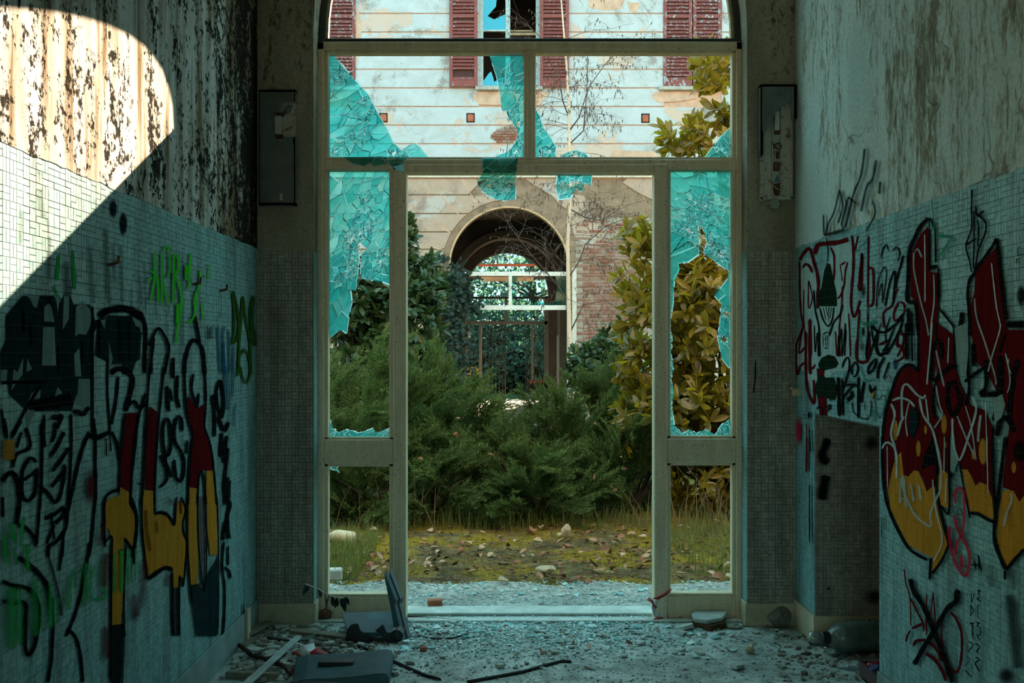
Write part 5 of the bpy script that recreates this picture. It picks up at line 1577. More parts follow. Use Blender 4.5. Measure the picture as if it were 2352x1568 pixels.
st('e', 'k', 36, (690,-20),(670,150),(650,310)); st('e', 'k', 36, (530,0),(525,120),(580,320),(640,560),(680,820), a=.8)
st('e', 'k', 62, (180,150),(300,230),(420,340),(500,450),(545,600),(560,760)); st('e', 'k', 44, (555,700),(580,900),(570,1100),(560,1300),(520,1568))
st('e', 'k', 55, (0,420),(120,470),(250,490),(340,540),(400,640),(420,780),(400,1000),(360,1180),(300,1250),(265,1150),(265,900),(265,680),(150,660),(0,650))
fill('d', 'org', (20,250),(140,240),(145,460),(60,480),(10,440), a=.85)
# painted letters: red over yellow with black outlines
fill('d', 'red', (1410,-60),(1530,-60),(1500,300),(1480,560),(1450,700),(1430,830),(1340,770),(1350,450),(1380,250))
fill('d', 'yel', (1340,780),(1430,830),(1440,950),(1500,1100),(1510,1250),(1470,1480),(1380,1340),(1370,1568),(1260,1568),(1250,1350),(1200,1230),(1160,1300),(1160,1000),(1200,910),(1330,870))
fill('e', 'yel', (1260,0),(1370,0),(1370,500),(1340,920),(1250,920),(1250,400)); fill('e', 'k', (1240,920),(1380,900),(1390,1100),(1370,1568),(1235,1568), a=.85)
for w, pts in ((26,((1390,-60),(1350,250),(1330,500),(1325,850))),(36,((1330,800),(1220,840),(1160,930),(1155,1100),(1160,1350),(1170,1450))),(26,((1170,1400),(1240,1330),(1240,1568))),(30,((1540,-60),(1480,400),(1460,800),(1450,950),(1510,1090),(1515,1250),(1490,1450),(1480,1568))),(40,((1380,1350),(1480,1480)))):
    st('d', 'k', w, *pts)
st('e', 'k', 26, (1235,0),(1230,600),(1225,1568)); st('e', 'k', 26, (1400,0),(1380,500),(1380,900),(1390,1050))
fill('c', 'red', (300,450),(380,520),(370,900),(350,1400),(250,1390),(260,1000),(280,650)); fill('c', 'yel', (240,1400),(330,1410),(340,1568),(220,1568))
fill('f', 'yel', (225,0),(340,0),(340,220),(400,200),(500,220),(580,320),(580,180),(600,60),(680,60),(690,150),(670,300),(700,480),(700,700),(690,940),(640,880),(620,1020),(565,1020),(560,800),(450,790),(280,930),(240,600),(220,300))
st('f', 'red', 50, (250,150),(260,380),(300,620), a=.45, soft=.7); st('f', 'red', 60, (370,280),(380,420), a=.35, soft=.7); st('f', 'red', 40, (640,40),(650,200), a=.6, soft=.6)
for w, pts in ((30,((300,0),(270,400),(240,900),(220,1300),(200,1568))),(30,((460,0),(420,400),(390,700),(360,1200),(350,1568))),(28,((250,300),(170,600),(130,950),(90,1300),(80,1568))),(44,((60,450),(120,400),(190,480),(260,400))),(30,((150,1320),(200,1330)))):
    st('c', 'k', w, *pts)
for w, pts in ((25,((205,0),(210,350),(240,650),(275,940))),(52,((275,930),(400,840),(480,800),(560,830))),(30,((550,850),(550,1250),(560,1568))),(22,((630,880),(630,1400),(635,1568))),(25,((640,900),(670,1010),(700,760),(715,520),(680,420),(670,300),(700,150),(650,0))),(28,((350,0),(355,210))),(42,((360,190),(440,180),(510,220),(575,330))),(24,((580,320),(590,150),(600,0))),(40,((80,0),(140,170),(150,330),(130,560),(120,760)))):
    st('f', 'k', w, *pts)
fill('f', 'k', (555,1030),(635,1030),(635,1568),(560,1568), a=.7)
fill('c', 'red', (740,330),(770,400),(830,480),(920,430),(910,700),(960,850),(1000,1050),(1000,1180),(940,1180),(860,1160),(830,1370),(745,1360),(770,950),(790,850),(750,650),(720,450))
fill('c', 'yel', (745,1370),(830,1380),(830,1568),(730,1568)); fill('c', 'yel', (940,1180),(1030,1180),(1050,1568),(930,1568))
fill('f', 'yel', (735,0),(830,0),(850,600),(830,1000),(760,990),(730,500)); fill('f', 'yel', (950,0),(1050,0),(1060,650),(980,660),(940,300)); fill('f', 'red', (850,0),(915,0),(930,600),(900,980),(870,800),(850,400), a=.45)
fill('f', 'teal', (760,1000),(850,980),(900,1060),(940,900),(1060,680),(1070,1100),(1050,1568),(820,1568),(770,1200), a=.85, soft=2)
st('b', 'k', 45, (690,1568),(700,1400),(740,1250),(790,1180),(850,1210),(900,1320),(920,1568))
for w, pts in ((30,((690,0),(700,400),(730,600),(780,780),(760,950),(740,1200),(725,1568))),(28,((920,0),(930,400),(915,680),(960,820),(1000,1000),(1030,1300),(1050,1568))),(30,((790,80),(770,250),(800,380),(830,470),(850,300))),(28,((830,1568),(850,1250),(880,1180),(910,1280),(930,1568))),
               (42,((490,220),(510,520))),(36,((520,250),(550,400))),(46,((610,100),(600,330),(630,480))),(42,((555,-40),(560,150))),
               (42,((480,580),(445,680),(445,850),(470,1000),(510,1000),(535,850),(520,650),(480,580))),(36,((470,1000),(480,1150),(490,1270),(440,1340),(390,1370))),(50,((410,1000),(500,1150),(540,1260))),
               (42,((660,740),(650,600),(610,570),(575,680),(580,850),(640,950),(680,1060),(680,1200),(640,1300),(590,1250),(570,1050))),(30,((720,830),(710,1000))),
               (42,((1000,320),(1020,450),(1030,650),(1025,800))),(40,((1090,150),(1050,280),(1060,430),(1110,580),(1130,400),(1110,220),(1090,150))),(46,((1060,560),(1110,680),(1150,730),(1185,620))),(42,((1110,750),(1095,1030))),(46,((1165,780),(1130,1100))),(40,((1180,920),(1150,1200),(1130,1400))),(46,((1190,1250),(1150,1330),(1150,1568))),(30,((1200,1280),(1190,1500)))):
    st('c', 'k', w, *pts)
for w, pts in ((25,((720,0),(720,500),(740,900),(770,1200))),(20,((835,0),(840,450),(870,850),(905,1060),(930,850),(935,400),(920,0))),(18,((1055,0),(1070,600),(1070,1200),(1060,1568))),(46,((1150,0),(1200,80),(1170,250),(1190,480))),(36,((1140,280),(1120,500))),(26,((1130,500),(1115,800),(1140,1000),(1140,1300),(1120,1568))),(22,((1180,550),(1180,780))),(32,((1130,790),(1190,840),(1205,930)))):
    st('f', 'k', w, *pts)
for w, pts in ((36,((290,1250),(380,1050),(470,1150),(510,1270),(490,1400),(460,1568))),(40,((340,1150),(310,1400),(310,1568))),(42,((560,1370),(555,1568))),(36,((800,890),(840,1100),(860,1220)))):
    st('b', 'k', w, *pts)
for x, y0, y1, w, a in ((655,220,1300,22,.5),(178,450,800,24,.4),(345,580,960,24,.4),(490,590,900,20,.35)):
    st('b', 'ink', w, (x, y0), (x+20, y1), a=a, soft=.6)
for w, pts in ((24,((1060,1010),(1090,1568))),(24,((1140,1020),(1120,1150),(1150,1568))),(22,((1185,1060),(1200,1568))),(18,((1240,1250),(1240,1568))),(30,((1125,1200),(1130,1568)))):
    st('b', 'blue', w, *pts, a=.8)
for w, pts in ((24,((1140,0),(1160,400),(1190,500))),(16,((1240,0),(1230,350))),(15,((1260,420),(1240,680))),(14,((1180,0),(1190,480)))):
    st('c', 'blue', w, *pts, a=.75)
for w, pts in ((26,((1230,620),(1250,900),(1240,1150),(1215,1220),(1270,1190),(1300,1050),(1290,850),(1240,640))),(26,((1345,680),(1330,900),(1310,1150),(1290,1568))),(26,((1350,690),(1380,950),(1420,1150),(1435,1400),(1440,1568))),(22,((1465,680),(1430,850),(1440,1100),(1475,1240),(1490,1180),(1455,950),(1475,700))),(22,((1360,1270),(1300,1400),(1320,1560))),(22,((1370,1280),(1420,1400),(1430,1560))),(20,((1310,1300),(1420,1330)))):
    st('b', 'olv', w, *pts)
st('c', 'olv', 20, (1320,0),(1340,120),(1380,200),(1420,120),(1440,0)); st('c', 'olv', 18, (1270,130),(1300,0))
for pts in (((928,1025),(952,1025)),((942,1025),(942,1170)),((962,1060),(962,1170)),((980,1030),(980,1170)),((962,1105),(980,1105)),((996,1020),(996,1162)),((996,1025),(1014,1025)),((996,1090),(1010,1090)),((996,1160),(1014,1160))):
    st('b', 'k', 8, *pts, taper=False)
for w, pts in ((30,((345,180),(350,450),(300,740))),(30,((270,400),(330,420),(380,500),(390,760))),(30,((245,520),(330,470))),(32,((430,180),(430,780))),(28,((430,180),(490,130),(515,200),(515,400),(480,480))),(24,((440,520),(510,800))),(32,((565,200),(560,780))),(32,((600,210),(620,350),(580,470),(620,540),(650,760),(600,1080),(585,1220))),(46,((610,760),(600,1000))),
               (30,((700,320),(700,500),(740,400),(750,200))),(28,((710,330),(740,560),(700,600))),(28,((865,390),(855,550),(800,700),(800,880),(740,980),(700,960))),(20,((830,600),(820,850))),(20,((885,760),(890,960))),(18,((960,320),(960,500))),(18,((920,430),(930,500)))):
    st('b', 'lime', w, *pts, soft=.5, a=.95)
for w, pts in ((70,((30,0),(40,250))),(40,((120,40),(150,240))),(60,((250,0),(280,330))),(120,((90,480),(90,1200))),(70,((180,480),(190,1150))),(80,((350,380),(360,1050))),(34,((430,480),(440,1000))),(60,((530,420),(540,960))),(44,((620,600),(600,900))),(60,((800,300),(750,500),(740,750))),(26,((870,280),(860,500))),(50,((935,200),(920,720))),(44,((1040,240),(990,400),(1000,620),(1150,600),(1150,500))),(30,((1140,190),(1100,330),(1130,560))),(40,((1260,100),(1260,560))),(50,((1340,50),(1340,560)))):
    st('e', 'grn', w, *pts, a=.72, soft=.6)
for w, pts in ((60,((80,1180),(130,1400))),(50,((230,1110),(200,1300),(200,1450))),(60,((270,1420),(280,1540))),(70,((20,1300),(20,1568))),(50,((1340,1470),(1340,1550)))):
    st('d', 'grn', w, *pts, a=.85, soft=.5)
st('f', 'grn', 40, (40,600),(40,1000), a=.7); st('f', 'grn', 18, (125,570),(120,950))
dot('d', 'red', 986, 770, 46, 195, .95, soft=.5); st('e', 'red', 76, (1150,930),(1180,1300), a=.8, soft=.8); st('e', 'red', 76, (1160,100),(1150,500), a=.8, soft=.8)
st('d', 'red', 60, (1120,1180),(1080,1450), a=.6, soft=.8); st('f', 'red', 76, (225,700),(205,1100),(130,1350), a=.55, soft=.8); st('f', 'red', 56, (490,870),(480,1020), a=.6, soft=.8); st('c', 'red', 60, (500,1480),(540,1568), a=.5, soft=.8); st('e', 'red', 60, (1470,560),(1500,880), a=.6, soft=.8)
st('f', 'k', 16, (1350,1190),(1340,1568), a=.8)
st('b', 'rust', 10, (1095,640),(1093,960), a=.6)

# ---- right wall -------------------------------------------------------------
fill('g', 'pale', (100,350),(200,270),(280,320),(300,400),(340,600),(370,640),(420,400),(480,330),(530,150),(720,90),(770,130),(780,400),(750,1000),(750,1568),(200,1568),(150,1100),(100,1000), a=.9)
fill('m', 'pale', (60,120),(180,-20),(750,0),(760,500),(560,520),(260,780),(190,560),(60,420), a=.85)
for w, pts in ((45,((95,330),(150,230),(220,170),(260,260),(280,340),(320,480),(340,640),(330,780),(330,950))),(30,((95,330),(100,700),(115,1000),(140,1170),(60,1400),(45,1568))),(64,((290,250),(330,130),(420,110),(600,90),(730,50))),(28,((490,150),(540,260),(545,480),(530,600))),(40,((130,430),(180,370),(240,420),(260,490))),
               (18,((215,580),(255,750),(260,830),(215,940),(210,700),(215,580))),(18,((150,690),(150,1080),(160,1200),(180,1568))),(50,((230,1070),(235,1568))),(26,((720,340),(690,450),(670,650),(620,780),(580,820))),(26,((615,390),(700,340))),(16,((620,380),(650,600))),(26,((650,650),(640,900),(610,1200),(620,1568))),
               (36,((770,0),(790,200),(790,400),(770,650),(760,900),(800,1050),(860,900),(880,830))),(26,((850,0),(810,200))),(26,((985,0),(980,450),(975,930),(980,1300),(990,1568))),(36,((900,220),(880,450),(860,680),(890,690),(900,450),(905,230))),(36,((975,440),(1040,430),(1050,700),(1040,880),(990,920))),(30,((870,950),(850,1250),(830,1568))),
               (36,((1440,1240),(1370,1250),(1360,1400),(1420,1450),(1450,1568))),(30,((1440,1240),(1430,1400),(1350,1568))),(30,((1380,860),(1440,880),(1440,1000),(1330,1100),(1310,1000),(1380,850))),(30,((1380,700),(1340,720),(1290,900),(1180,1000),(1190,1200))),(22,((730,1000),(745,1300),(750,1568)))):
    st('g', 'red', w, *pts)
for w, pts in ((30,((45,200),(45,330),(70,560),(110,450),(170,400))),(26,((130,0),(90,280),(170,200))),(22,((45,200),(130,0))),(40,((180,0),(180,500),(200,750),(280,930),(290,800),(280,620))),(46,((235,0),(230,400),(240,560))),(26,((300,460),(260,490),(310,420))),(42,((840,100),(840,370),(980,360),(985,0))),(30,((1380,30),(1440,60),(1430,180),(1360,200),(1350,60),(1380,30))),(30,((1430,200),(1460,290),(1390,370),(1300,400))),(40,((1120,180),(1240,120))),(22,((560,0),(580,330)))):
    st('m', 'red', w, *pts)
fill('m', 'red', (330,840),(440,850),(450,1090),(360,1070)); fill('m', 'red', (320,480),(420,490),(410,600),(330,620), a=.9)
# dark green shapes and the scribbles around them
fill('g', 'dgrn', (455,360),(490,370),(540,600),(570,740),(580,910),(340,910),(335,760),(380,680),(420,450))
fill('m', 'dgrn', (340,430),(380,350),(470,305),(550,330),(600,420),(560,470),(430,500),(360,490)); fill('m', 'dgrn', (350,570),(430,590),(440,840),(340,850),(305,780),(310,680)); fill('m', 'dgrn', (440,600),(540,600),(580,740),(560,880),(500,890),(440,850))
for w, pts in ((10,((440,20),(465,200),(455,360))),(26,((280,700),(300,950),(350,1200),(360,1568))),(22,((360,930),(400,1080),(470,1170),(520,1080),(540,920))),(8,((400,920),(440,1100))),(8,((440,910),(460,1050))),(8,((480,910),(470,1100))),(8,((510,920),(490,1080))),(26,((660,890),(620,1020),(540,1120),(480,1300))),(16,((390,1290),(440,1245),(490,1260))),(12,((400,1350),(460,1320))),(16,((405,1450),(480,1450))),(7,((400,1290),(410,1440))),(7,((430,1270),(440,1440))),(7,((460,1270),(465,1440))),
               (16,((290,1150),(300,1500),(330,1250),(340,1568))),(16,((600,1280),(600,1560),(640,1200),(650,1560),(690,1130),(680,1550),(700,1200))),(18,((1150,300),(1170,190),(1220,120),(1245,210))),(18,((1290,210),(1350,150),(1390,220),(1370,350))),(14,((1090,940),(1110,600),(1190,410),(1220,480),(1190,750),(1160,880))),(14,((1110,800),(1160,620),(1170,860))),(24,((1200,920),(1260,620),(1320,460),(1330,560),(1300,900))),(30,((1440,250),(1400,400),(1340,620),(1350,700))),
               (36,((1020,1130),(1080,1220),(1180,1250),(1300,1180),(1400,1080),(1440,1000))),(22,((1020,1140),(1050,1350),(1110,1500),(1180,1568))),(22,((1100,1240),(1050,1400),(1000,1568))),(20,((1270,1050),(1210,1240),(1220,1400))),(30,((1440,1060),(1390,1220),(1300,1400),(1220,1540))),(16,((1160,1120),(1080,1350),(1120,1500))),(20,((1330,1180),(1230,1400),(1160,1500))),(40,((1110,1530),(1200,1520),(1260,1440)))):
    st('g', 'k', w, *pts)
dot('g', 'k', 920, 720, 30, 90, .8, soft=.7); dot('g', 'k', 920, 1240, 18, 60, .9); dot('g', 'k', 905, 1440, 30, 60, .6, soft=.7)
for w, pts in ((50,((600,590),(605,800),(615,1100))),(30,((650,600),(660,1100))),(26,((650,480),(680,380),(730,340),(745,450),(720,560),(660,760))),(26,((780,570),(770,480),(820,400),(855,470),(830,570),(780,590))),(36,((860,570),(860,1130))),(30,((640,900),(720,780),(800,700),(850,710))),(40,((690,700),(760,690),(850,700))),(26,((870,920),(930,650),(920,760),(900,930))),(36,((1000,680),(1030,790),(1090,700))),(30,((980,560),(1000,450),(1090,360),(1060,480),(980,560))),(36,((1110,620),(1120,480),(1200,330))),(24,((1180,620),(1230,480),(1260,390))),
               (20,((320,1010),(340,980),(400,1000),(390,1080),(360,1060))),(26,((440,1000),(490,950),(500,980),(450,1040))),(9,((1080,810),(1080,950),(1140,1120),(1210,920),(1180,820),(1120,890),(1100,820))),(14,((780,900),(800,1040),(900,1120),(1000,1110),(1030,950),(1010,870))),(10,((940,900),(940,1000),(965,1000))),(60,((760,760),(780,830),(700,900))),(30,((1000,0),(960,300),(990,360))),(30,((1110,0),(1090,250),(1160,330))),(24,((1300,0),(1230,200),(1150,320))),(8,((690,560),(700,660),(740,640),(800,660),(860,640))),(8,((1190,560),(1200,640),(1260,560),(1290,680)))):
    st('m', 'k', w, *pts)
for w, a, pts in ((14,.7,((820,230),(900,130),(970,80))),(60,.6,((890,1100),(960,1150),(1100,1100))),(14,.7,((1080,450),(1170,560))),(16,.7,((1400,740),(1520,750))),(14,.7,((1360,940),(1400,960),(1568,930),(1470,1050))),(30,.6,((880,1200),(890,1400))),(16,.6,((980,900),(1000,1050)))):
    st('g', 'mint', w, *pts, a=a)
for w, a, pts in ((18,.7,((1080,600),(960,650),(910,520),(880,430))),(40,.6,((1250,720),(1200,1000))),(42,.6,((1050,1000),(1080,1170))),(14,.8,((730,870),(690,950)))):
    st('m', 'mint', w, *pts, a=a)
fill('m', 'yel', (1020,830),(1080,760),(1040,880)); dot('m', 'navy', 1340, 430, 26, 80, .8)
# tag over the plaster edge
for w, pts in ((14,((660,760),(640,900),(600,1000),(560,1160),(540,1150),(575,1010))),(16,((720,820),(700,920),(670,960),(640,1090))),(12,((530,970),(500,1090),(470,1150),(450,1210),(445,1100))),(12,((530,980),(545,1060),(520,1150))),(18,((740,930),(735,1000))),(10,((700,1030),(715,1090),(690,1150),(665,1190))),(10,((570,1010),(620,1050))),(18,((450,1210),(560,1180)))):
    o_ = st('h', 'k', w, *pts, a=.9, soft=.6); o_.location.x = -0.010
# big red and yellow letters
fill('n', 'red', (540,380),(555,440),(560,800),(560,870),(650,880),(660,1250),(650,1290),(640,1568),(450,1568),(430,1240),(360,1130),(350,700),(400,600),(460,470))
fill('n', 'red', (1280,610),(1340,1000),(1380,1350),(1400,1500),(1568,1500),(1568,1568),(1020,1568),(1000,1250),(1050,1100),(1060,880),(1180,720))
fill('q', 'red', (200,600),(250,520),(340,480),(440,540),(450,0),(640,0),(640,400),(580,650),(620,1000),(780,1150),(790,1230),(60,1230),(80,1000),(150,750))
fill('q', 'red', (640,0),(830,150),(830,420),(880,650),(1000,900),(1150,950),(1250,1150),(1250,1230),(830,1230),(780,1150),(640,900))
fill('q', 'red', (1010,0),(1380,0),(1390,120),(1600,80),(1600,1230),(1420,1230),(1440,1050),(1320,800),(1200,560),(1050,400))
fill('r', 'red', (50,0),(780,0),(780,380),(640,420),(600,560),(540,610),(490,450),(400,380),(330,450),(290,420),(250,200),(170,250),(110,600),(60,500))
fill('r', 'red', (830,0),(1250,0),(1250,700),(1190,540),(1100,500),(1050,550),(980,380),(910,360),(880,280)); fill('r', 'red', (1410,0),(1600,0),(1600,640),(1540,720),(1490,620),(1420,580),(1360,560),(1390,250))
fill('r', 'yel', (110,600),(150,400),(200,230),(250,180),(275,430),(330,450),(390,380),(440,390),(500,520),(530,610),(600,550),(640,560),(680,800),(710,960),(770,1130),(760,1170),(680,1350),(590,1470),(580,1310),(480,1270),(330,1180),(230,990),(140,800))
fill('r', 'yel', (650,450),(700,370),(770,420),(765,790),(690,750),(660,600)); fill('r', 'yel', (920,370),(970,370),(1020,450),(1060,550),(1110,505),(1190,540),(1240,680),(1260,910),(1130,850),(1000,820),(960,600))
fill('r', 'yel', (1350,620),(1400,590),(1470,600),(1540,720),(1600,640),(1600,1220),(1400,1430),(1300,1150),(1310,900))
for z, c, x, y, rx, ry in (('q','org',190,1170,28,115),('q','org',518,1165,15,50),('q','org',440,1370,25,90),('q','org',720,1105,30,110),('q','org',1040,1430,20,60),('q','org',1145,1400,48,145),('q','org',735,1330,12,35),('r','org',1480,345,25,65)):
    dot(z, c, x, y, rx, ry, soft=.12)
for w, pts in ((46,((550,280),(460,380),(400,500),(340,650),(330,900),(320,1180),(400,1200),(420,1300),(440,1568))),(26,((560,280),(620,420),(630,780))),(16,((560,300),(560,820))),(56,((550,830),(655,810))),(26,((660,820),(660,1200))),(26,((660,1260),(760,1380),(830,1480),(830,1568))),(40,((1290,500),(1250,590),(1100,800),(1040,900),(1000,960),(980,1100),(1000,1400),(1010,1568))),(46,((1295,500),(1340,900),(1400,1400))),(90,((1400,1440),(1600,1440))),
               (20,((1025,-30),(1020,200),(1020,400),(960,590),(1000,750),(1020,880))),(18,((1045,200),(1050,500),(1040,850))),(26,((1070,150),(1080,260),(1160,200))),(22,((1075,240),(1170,330),(1170,450),(1100,620),(1060,850))),(20,((1080,300),(1100,400),(1090,600))),(18,((960,580),(1080,500))),(10,((1515,620),(1565,590))),(10,((1530,600),(1525,690),(1565,670))),(10,((1500,745),(1565,715))),(10,((1515,720),(1515,795))),(10,((1540,730),(1548,800))),(60,((920,1300),(900,1480))),(40,((330,1260),(335,1568))),(30,((360,1300),(365,1568)))):
    st('n', 'k', w, *pts)
dot('n', 'k', 1560, 1130, 45, 110, .9)
for w, pts in ((36,((450,530),(350,460),(260,500),(200,600),(150,750),(90,950),(60,1150),(55,1300))),(24,((440,0),(440,540))),(22,((830,60),(830,450))),(18,((640,0),(640,250))),(36,((640,620),(600,850),(620,1050))),(46,((570,640),(600,300),(680,200),(700,400))),(50,((600,640),(700,560),(800,480),(870,480))),(52,((780,640),(760,800),(780,950),(830,1000),(890,900),(900,820),(820,620))),(56,((1180,400),(1180,700),(1100,780))),(42,((940,650),(1060,560),(1160,490))),(62,((1110,790),(1340,770))),(70,((1330,360),(1340,700),(1270,1080))),(60,((1530,400),(1480,600),(1440,900),(1440,1050))),(62,((1300,1240),(1340,1060),(1420,1050),(1490,1190))),(42,((940,250),(1000,700),(960,900))),(60,((1040,230),(1050,480))),(26,((400,900),(440,1000),(440,1100),(380,1250))),(30,((1390,120),(1330,330))),(26,((1250,1150),(1260,1230))),(40,((310,0),(320,420))),(24,((370,0),(380,440)))):
    st('q', 'k', w, *pts)
fill('q', 'teal', (360,950),(410,930),(440,1020),(430,1120),(380,1260),(340,1150)); fill('q', 'bare', (1260,830),(1360,780),(1390,900),(1350,1030),(1280,1090)); fill('q', 'bare', (840,60),(980,0),(990,300),(960,600),(870,420))
dot('q', 'k', 1550, 1400, 70, 110, .9)
for w, pts in ((36,((50,0),(55,400),(90,680),(150,870),(230,1040),(330,1210),(430,1290),(550,1350))),(36,((580,1320),(570,1568))),(30,((590,1500),(680,1390),(770,1200),(760,1120),(700,900),(650,650),(640,300),(620,100))),(26,((790,0),(780,380),(785,700),(770,850),(690,760))),(42,((800,390),(790,470))),(22,((895,300),(950,600),(1010,900))),(40,((1000,840),(1100,850),(1200,910),(1280,940))),(32,((1250,0),(1265,500),(1290,850))),(50,((1400,0),(1350,400),(1300,800),(1280,1140),(1400,1460))),(40,((1400,1460),(1500,1340),(1600,1230))),(30,((1390,1450),(1390,1568))),(14,((1110,1300),(1120,1400),(1140,1480))),(14,((1060,1350),(1080,1460))),(14,((1040,1395),(1140,1400))),(6,((45,880),(45,1100))),(6,((70,880),(70,1000))),(6,((95,860),(100,1020))),(8,((860,860),(900,790),(930,860))),(10,((860,860),(900,850),(930,870)))):
    st('r', 'k', w, *pts)
fill('r', 'k', (610,0),(640,300),(540,330),(480,370),(520,200)); fill('r', 'bare', (800,0),(880,280),(830,400),(800,380))
for z, w, a, pts in (('n',14,.9,((515,460),(520,800),(520,1200))),('n',22,.6,((410,660),(440,620),(490,720))),('n',20,.5,((400,650),(400,850),(470,1180),(530,1400),(560,1568))),('n',15,.9,((615,890),(620,1180),(590,1420),(580,1568))),('n',15,.9,((1245,770),(1270,1000),(1300,1250),(1340,1450),(1320,1568))),('n',20,.5,((1060,1150),(1080,1350),(1150,1568))),
                 ('q',18,.8,((600,0),(570,350),(540,680))),('q',14,.9,((780,160),(770,450))),('q',22,.5,((640,300),(690,530),(730,700))),('q',26,.7,((160,850),(250,820),(350,850),(410,920))),('q',26,.7,((270,1050),(270,750),(320,670),(430,780),(500,820),(530,780))),('q',26,.7,((150,880),(190,1000),(150,1200),(190,1350),(210,1500))),('q',15,.7,((350,860),(310,1050),(330,1240))),('q',26,.7,((460,820),(500,1000),(600,1160),(650,1350),(690,1568))),('q',18,.7,((640,680),(680,900),(710,1000),(620,1150))),('q',18,.7,((530,820),(560,1080))),('q',26,.7,((220,1240),(260,1080),(300,1020))),('q',26,.8,((820,1040),(830,1300),(880,1480),(920,1460),(1000,1230),(1080,950),(1030,800))),('q',18,.6,((870,1010),(960,1230),(1060,1450))),('q',15,.6,((960,900),(1030,1150),(1080,1500))),('q',30,.6,((1130,1000),(1110,1150),(1100,1300))),('q',11,.9,((1180,860),(1190,1100),(1200,1568))),('q',20,.6,((1100,0),(1180,230),(1280,560),(1300,680))),('q',16,.9,((1340,0),(1340,80),(1250,380),(1210,540))),('q',15,.9,((1400,330),(1440,520),(1450,660),(1420,770))),('q',12,.8,((1440,390),(1430,480),(1470,560))),
                 ('r',26,.55,((640,60),(690,300),(690,560),(640,700),(580,850),(590,970),(540,970),(400,840),(300,620),(260,450))),('r',16,.8,((605,470),(640,800),(710,1130),(610,1370))),('r',13,.9,((755,460),(745,740))),('r',12,.9,((735,0),(730,420))),('r',11,.9,((1200,0),(1210,670))),('r',26,.6,((1460,620),(1470,700),(1420,830),(1380,990))),('r',14,.5,((110,100),(115,580))),('r',22,.7,((50,150),(90,80),(150,90),(210,200),(210,470)))):
    st(z, 'wht', w, *pts, a=a, soft=.55)
for w, pts in ((26,((250,740),(260,480),(290,470),(320,800))),(24,((250,690),(300,680))),(30,((370,520),(400,720))),(30,((450,530),(480,700)))):
    st('r', 'pale', w, *pts, a=.6)
for w, pts in ((36,((860,740),(850,640),(890,570),(940,600),(955,750),(950,900),(930,1050),(870,1180),(860,1300))),(40,((800,980),(790,1100),(830,1300),(880,1430),(960,1520),(1000,1450),(1010,1300),(970,1180),(910,1080),(860,950),(845,850))),(54,((910,1290),(940,1450)))):
    st('r', 'pink', w, *pts, a=.92, soft=.6)
for w, pts in ((12,((600,90),(630,470))),(34,((640,475),(820,490))),(30,((820,500),(650,740))),(9,((785,580),(800,950))),(9,((820,1150),(830,1400)))):
    st('n', 'mint', w, *pts, a=.85)
for w, pts in ((18,((330,190),(350,370),(400,550),(410,900))),(26,((400,540),(480,700),(560,860),(560,960))),(40,((410,920),(500,880),(560,850))),(30,((410,930),(370,1000),(350,1080))),(22,((600,490),(600,1010))),(16,((680,480),(650,760))),(20,((680,480),(710,880))),(42,((440,1140),(470,1070),(580,1055),(680,1120),(760,1230),(780,1320))),(46,((580,1210),(680,1270),(780,1400),(840,1550))),(36,((890,720),(960,800),(1020,950),(1030,1150),(1000,1380),(950,1440),(880,1380),(810,1200))),(22,((810,1200),(780,1000),(790,850)))):
    st('s', 'red', w, *pts)
st('s', 'k', 62, (410,310),(440,450),(560,650),(660,880),(760,1120),(840,1350),(920,1568), soft=.25); st('s', 'k', 66, (980,450),(960,580),(850,680),(720,900),(580,1120),(450,1350), soft=.25); dot('s', 'k', 965, 530, 42, 100, 1.0)
for w, pts in ((18,((1215,460),(1255,465))),(16,((1235,470),(1230,520))),(18,((1210,550),(1255,590))),(14,((1250,530),(1215,560))),(10,((1215,640),(1225,780),(1240,780))),(10,((1215,640),(1245,640))),(14,((1205,840),(1250,850))),(14,((1240,850),(1210,880),(1250,910),(1250,990),(1210,990),(1255,1060))),(16,((1195,1090),(1250,1140),(1200,1190))),(14,((1225,1150),(1215,1210))),(18,((1195,1260),(1245,1290),(1190,1330),(1245,1430))),
               (12,((1145,490),(1145,600),(1180,500))),(16,((1130,630),(1170,690),(1130,760))),(12,((1140,650),(1135,720))),(18,((1125,850),(1175,850))),(12,((1150,850),(1155,1000))),(12,((1165,850),(1165,1040))),(14,((1110,1075),(1165,1105),(1110,1190))),(10,((1095,1250),(1130,1290),(1070,1360))),(9,((1140,1330),(1155,1390),(1125,1390))),(14,((1075,1410),(1145,1500))),
               (14,((1230,30),(1240,220))),(14,((1180,100),(1200,210))),(14,((1140,150),(1270,170))),(12,((1265,180),(1265,240)))):
    st('s', 'k', w, *pts, taper=False)
for w, a, pts in ((90,.4,((1380,150),(1380,430))),(130,.8,((1600,500),(1650,900),(1700,1400))),(60,.7,((1560,190),(1560,330))),(60,.5,((1660,200),(1660,460)))):
    st('s', 'teal', w, *pts, a=a, soft=.7)
dot('s', 'k', 1565, 1480, 95, 90, .9, soft=.5)
dot('m', 'pink', 110, 1290, 32, 175, 1.0, soft=.5); st('m', 'red', 16, (215,1180),(215,1568)); dot('m', 'k', 243, 1080, 18, 45); st('m', 'k', 16, (250,1250),(265,1568))
st('m', 'ink', 8, (160,1100),(180,1070),(205,1090),(195,1120),(165,1120),(160,1100))
# strip of the right wall before the niche
st('w', 'red', 14, (438,0),(436,240), wall='R'); st('w', 'k', 10, (455,300),(456,690), wall='R')
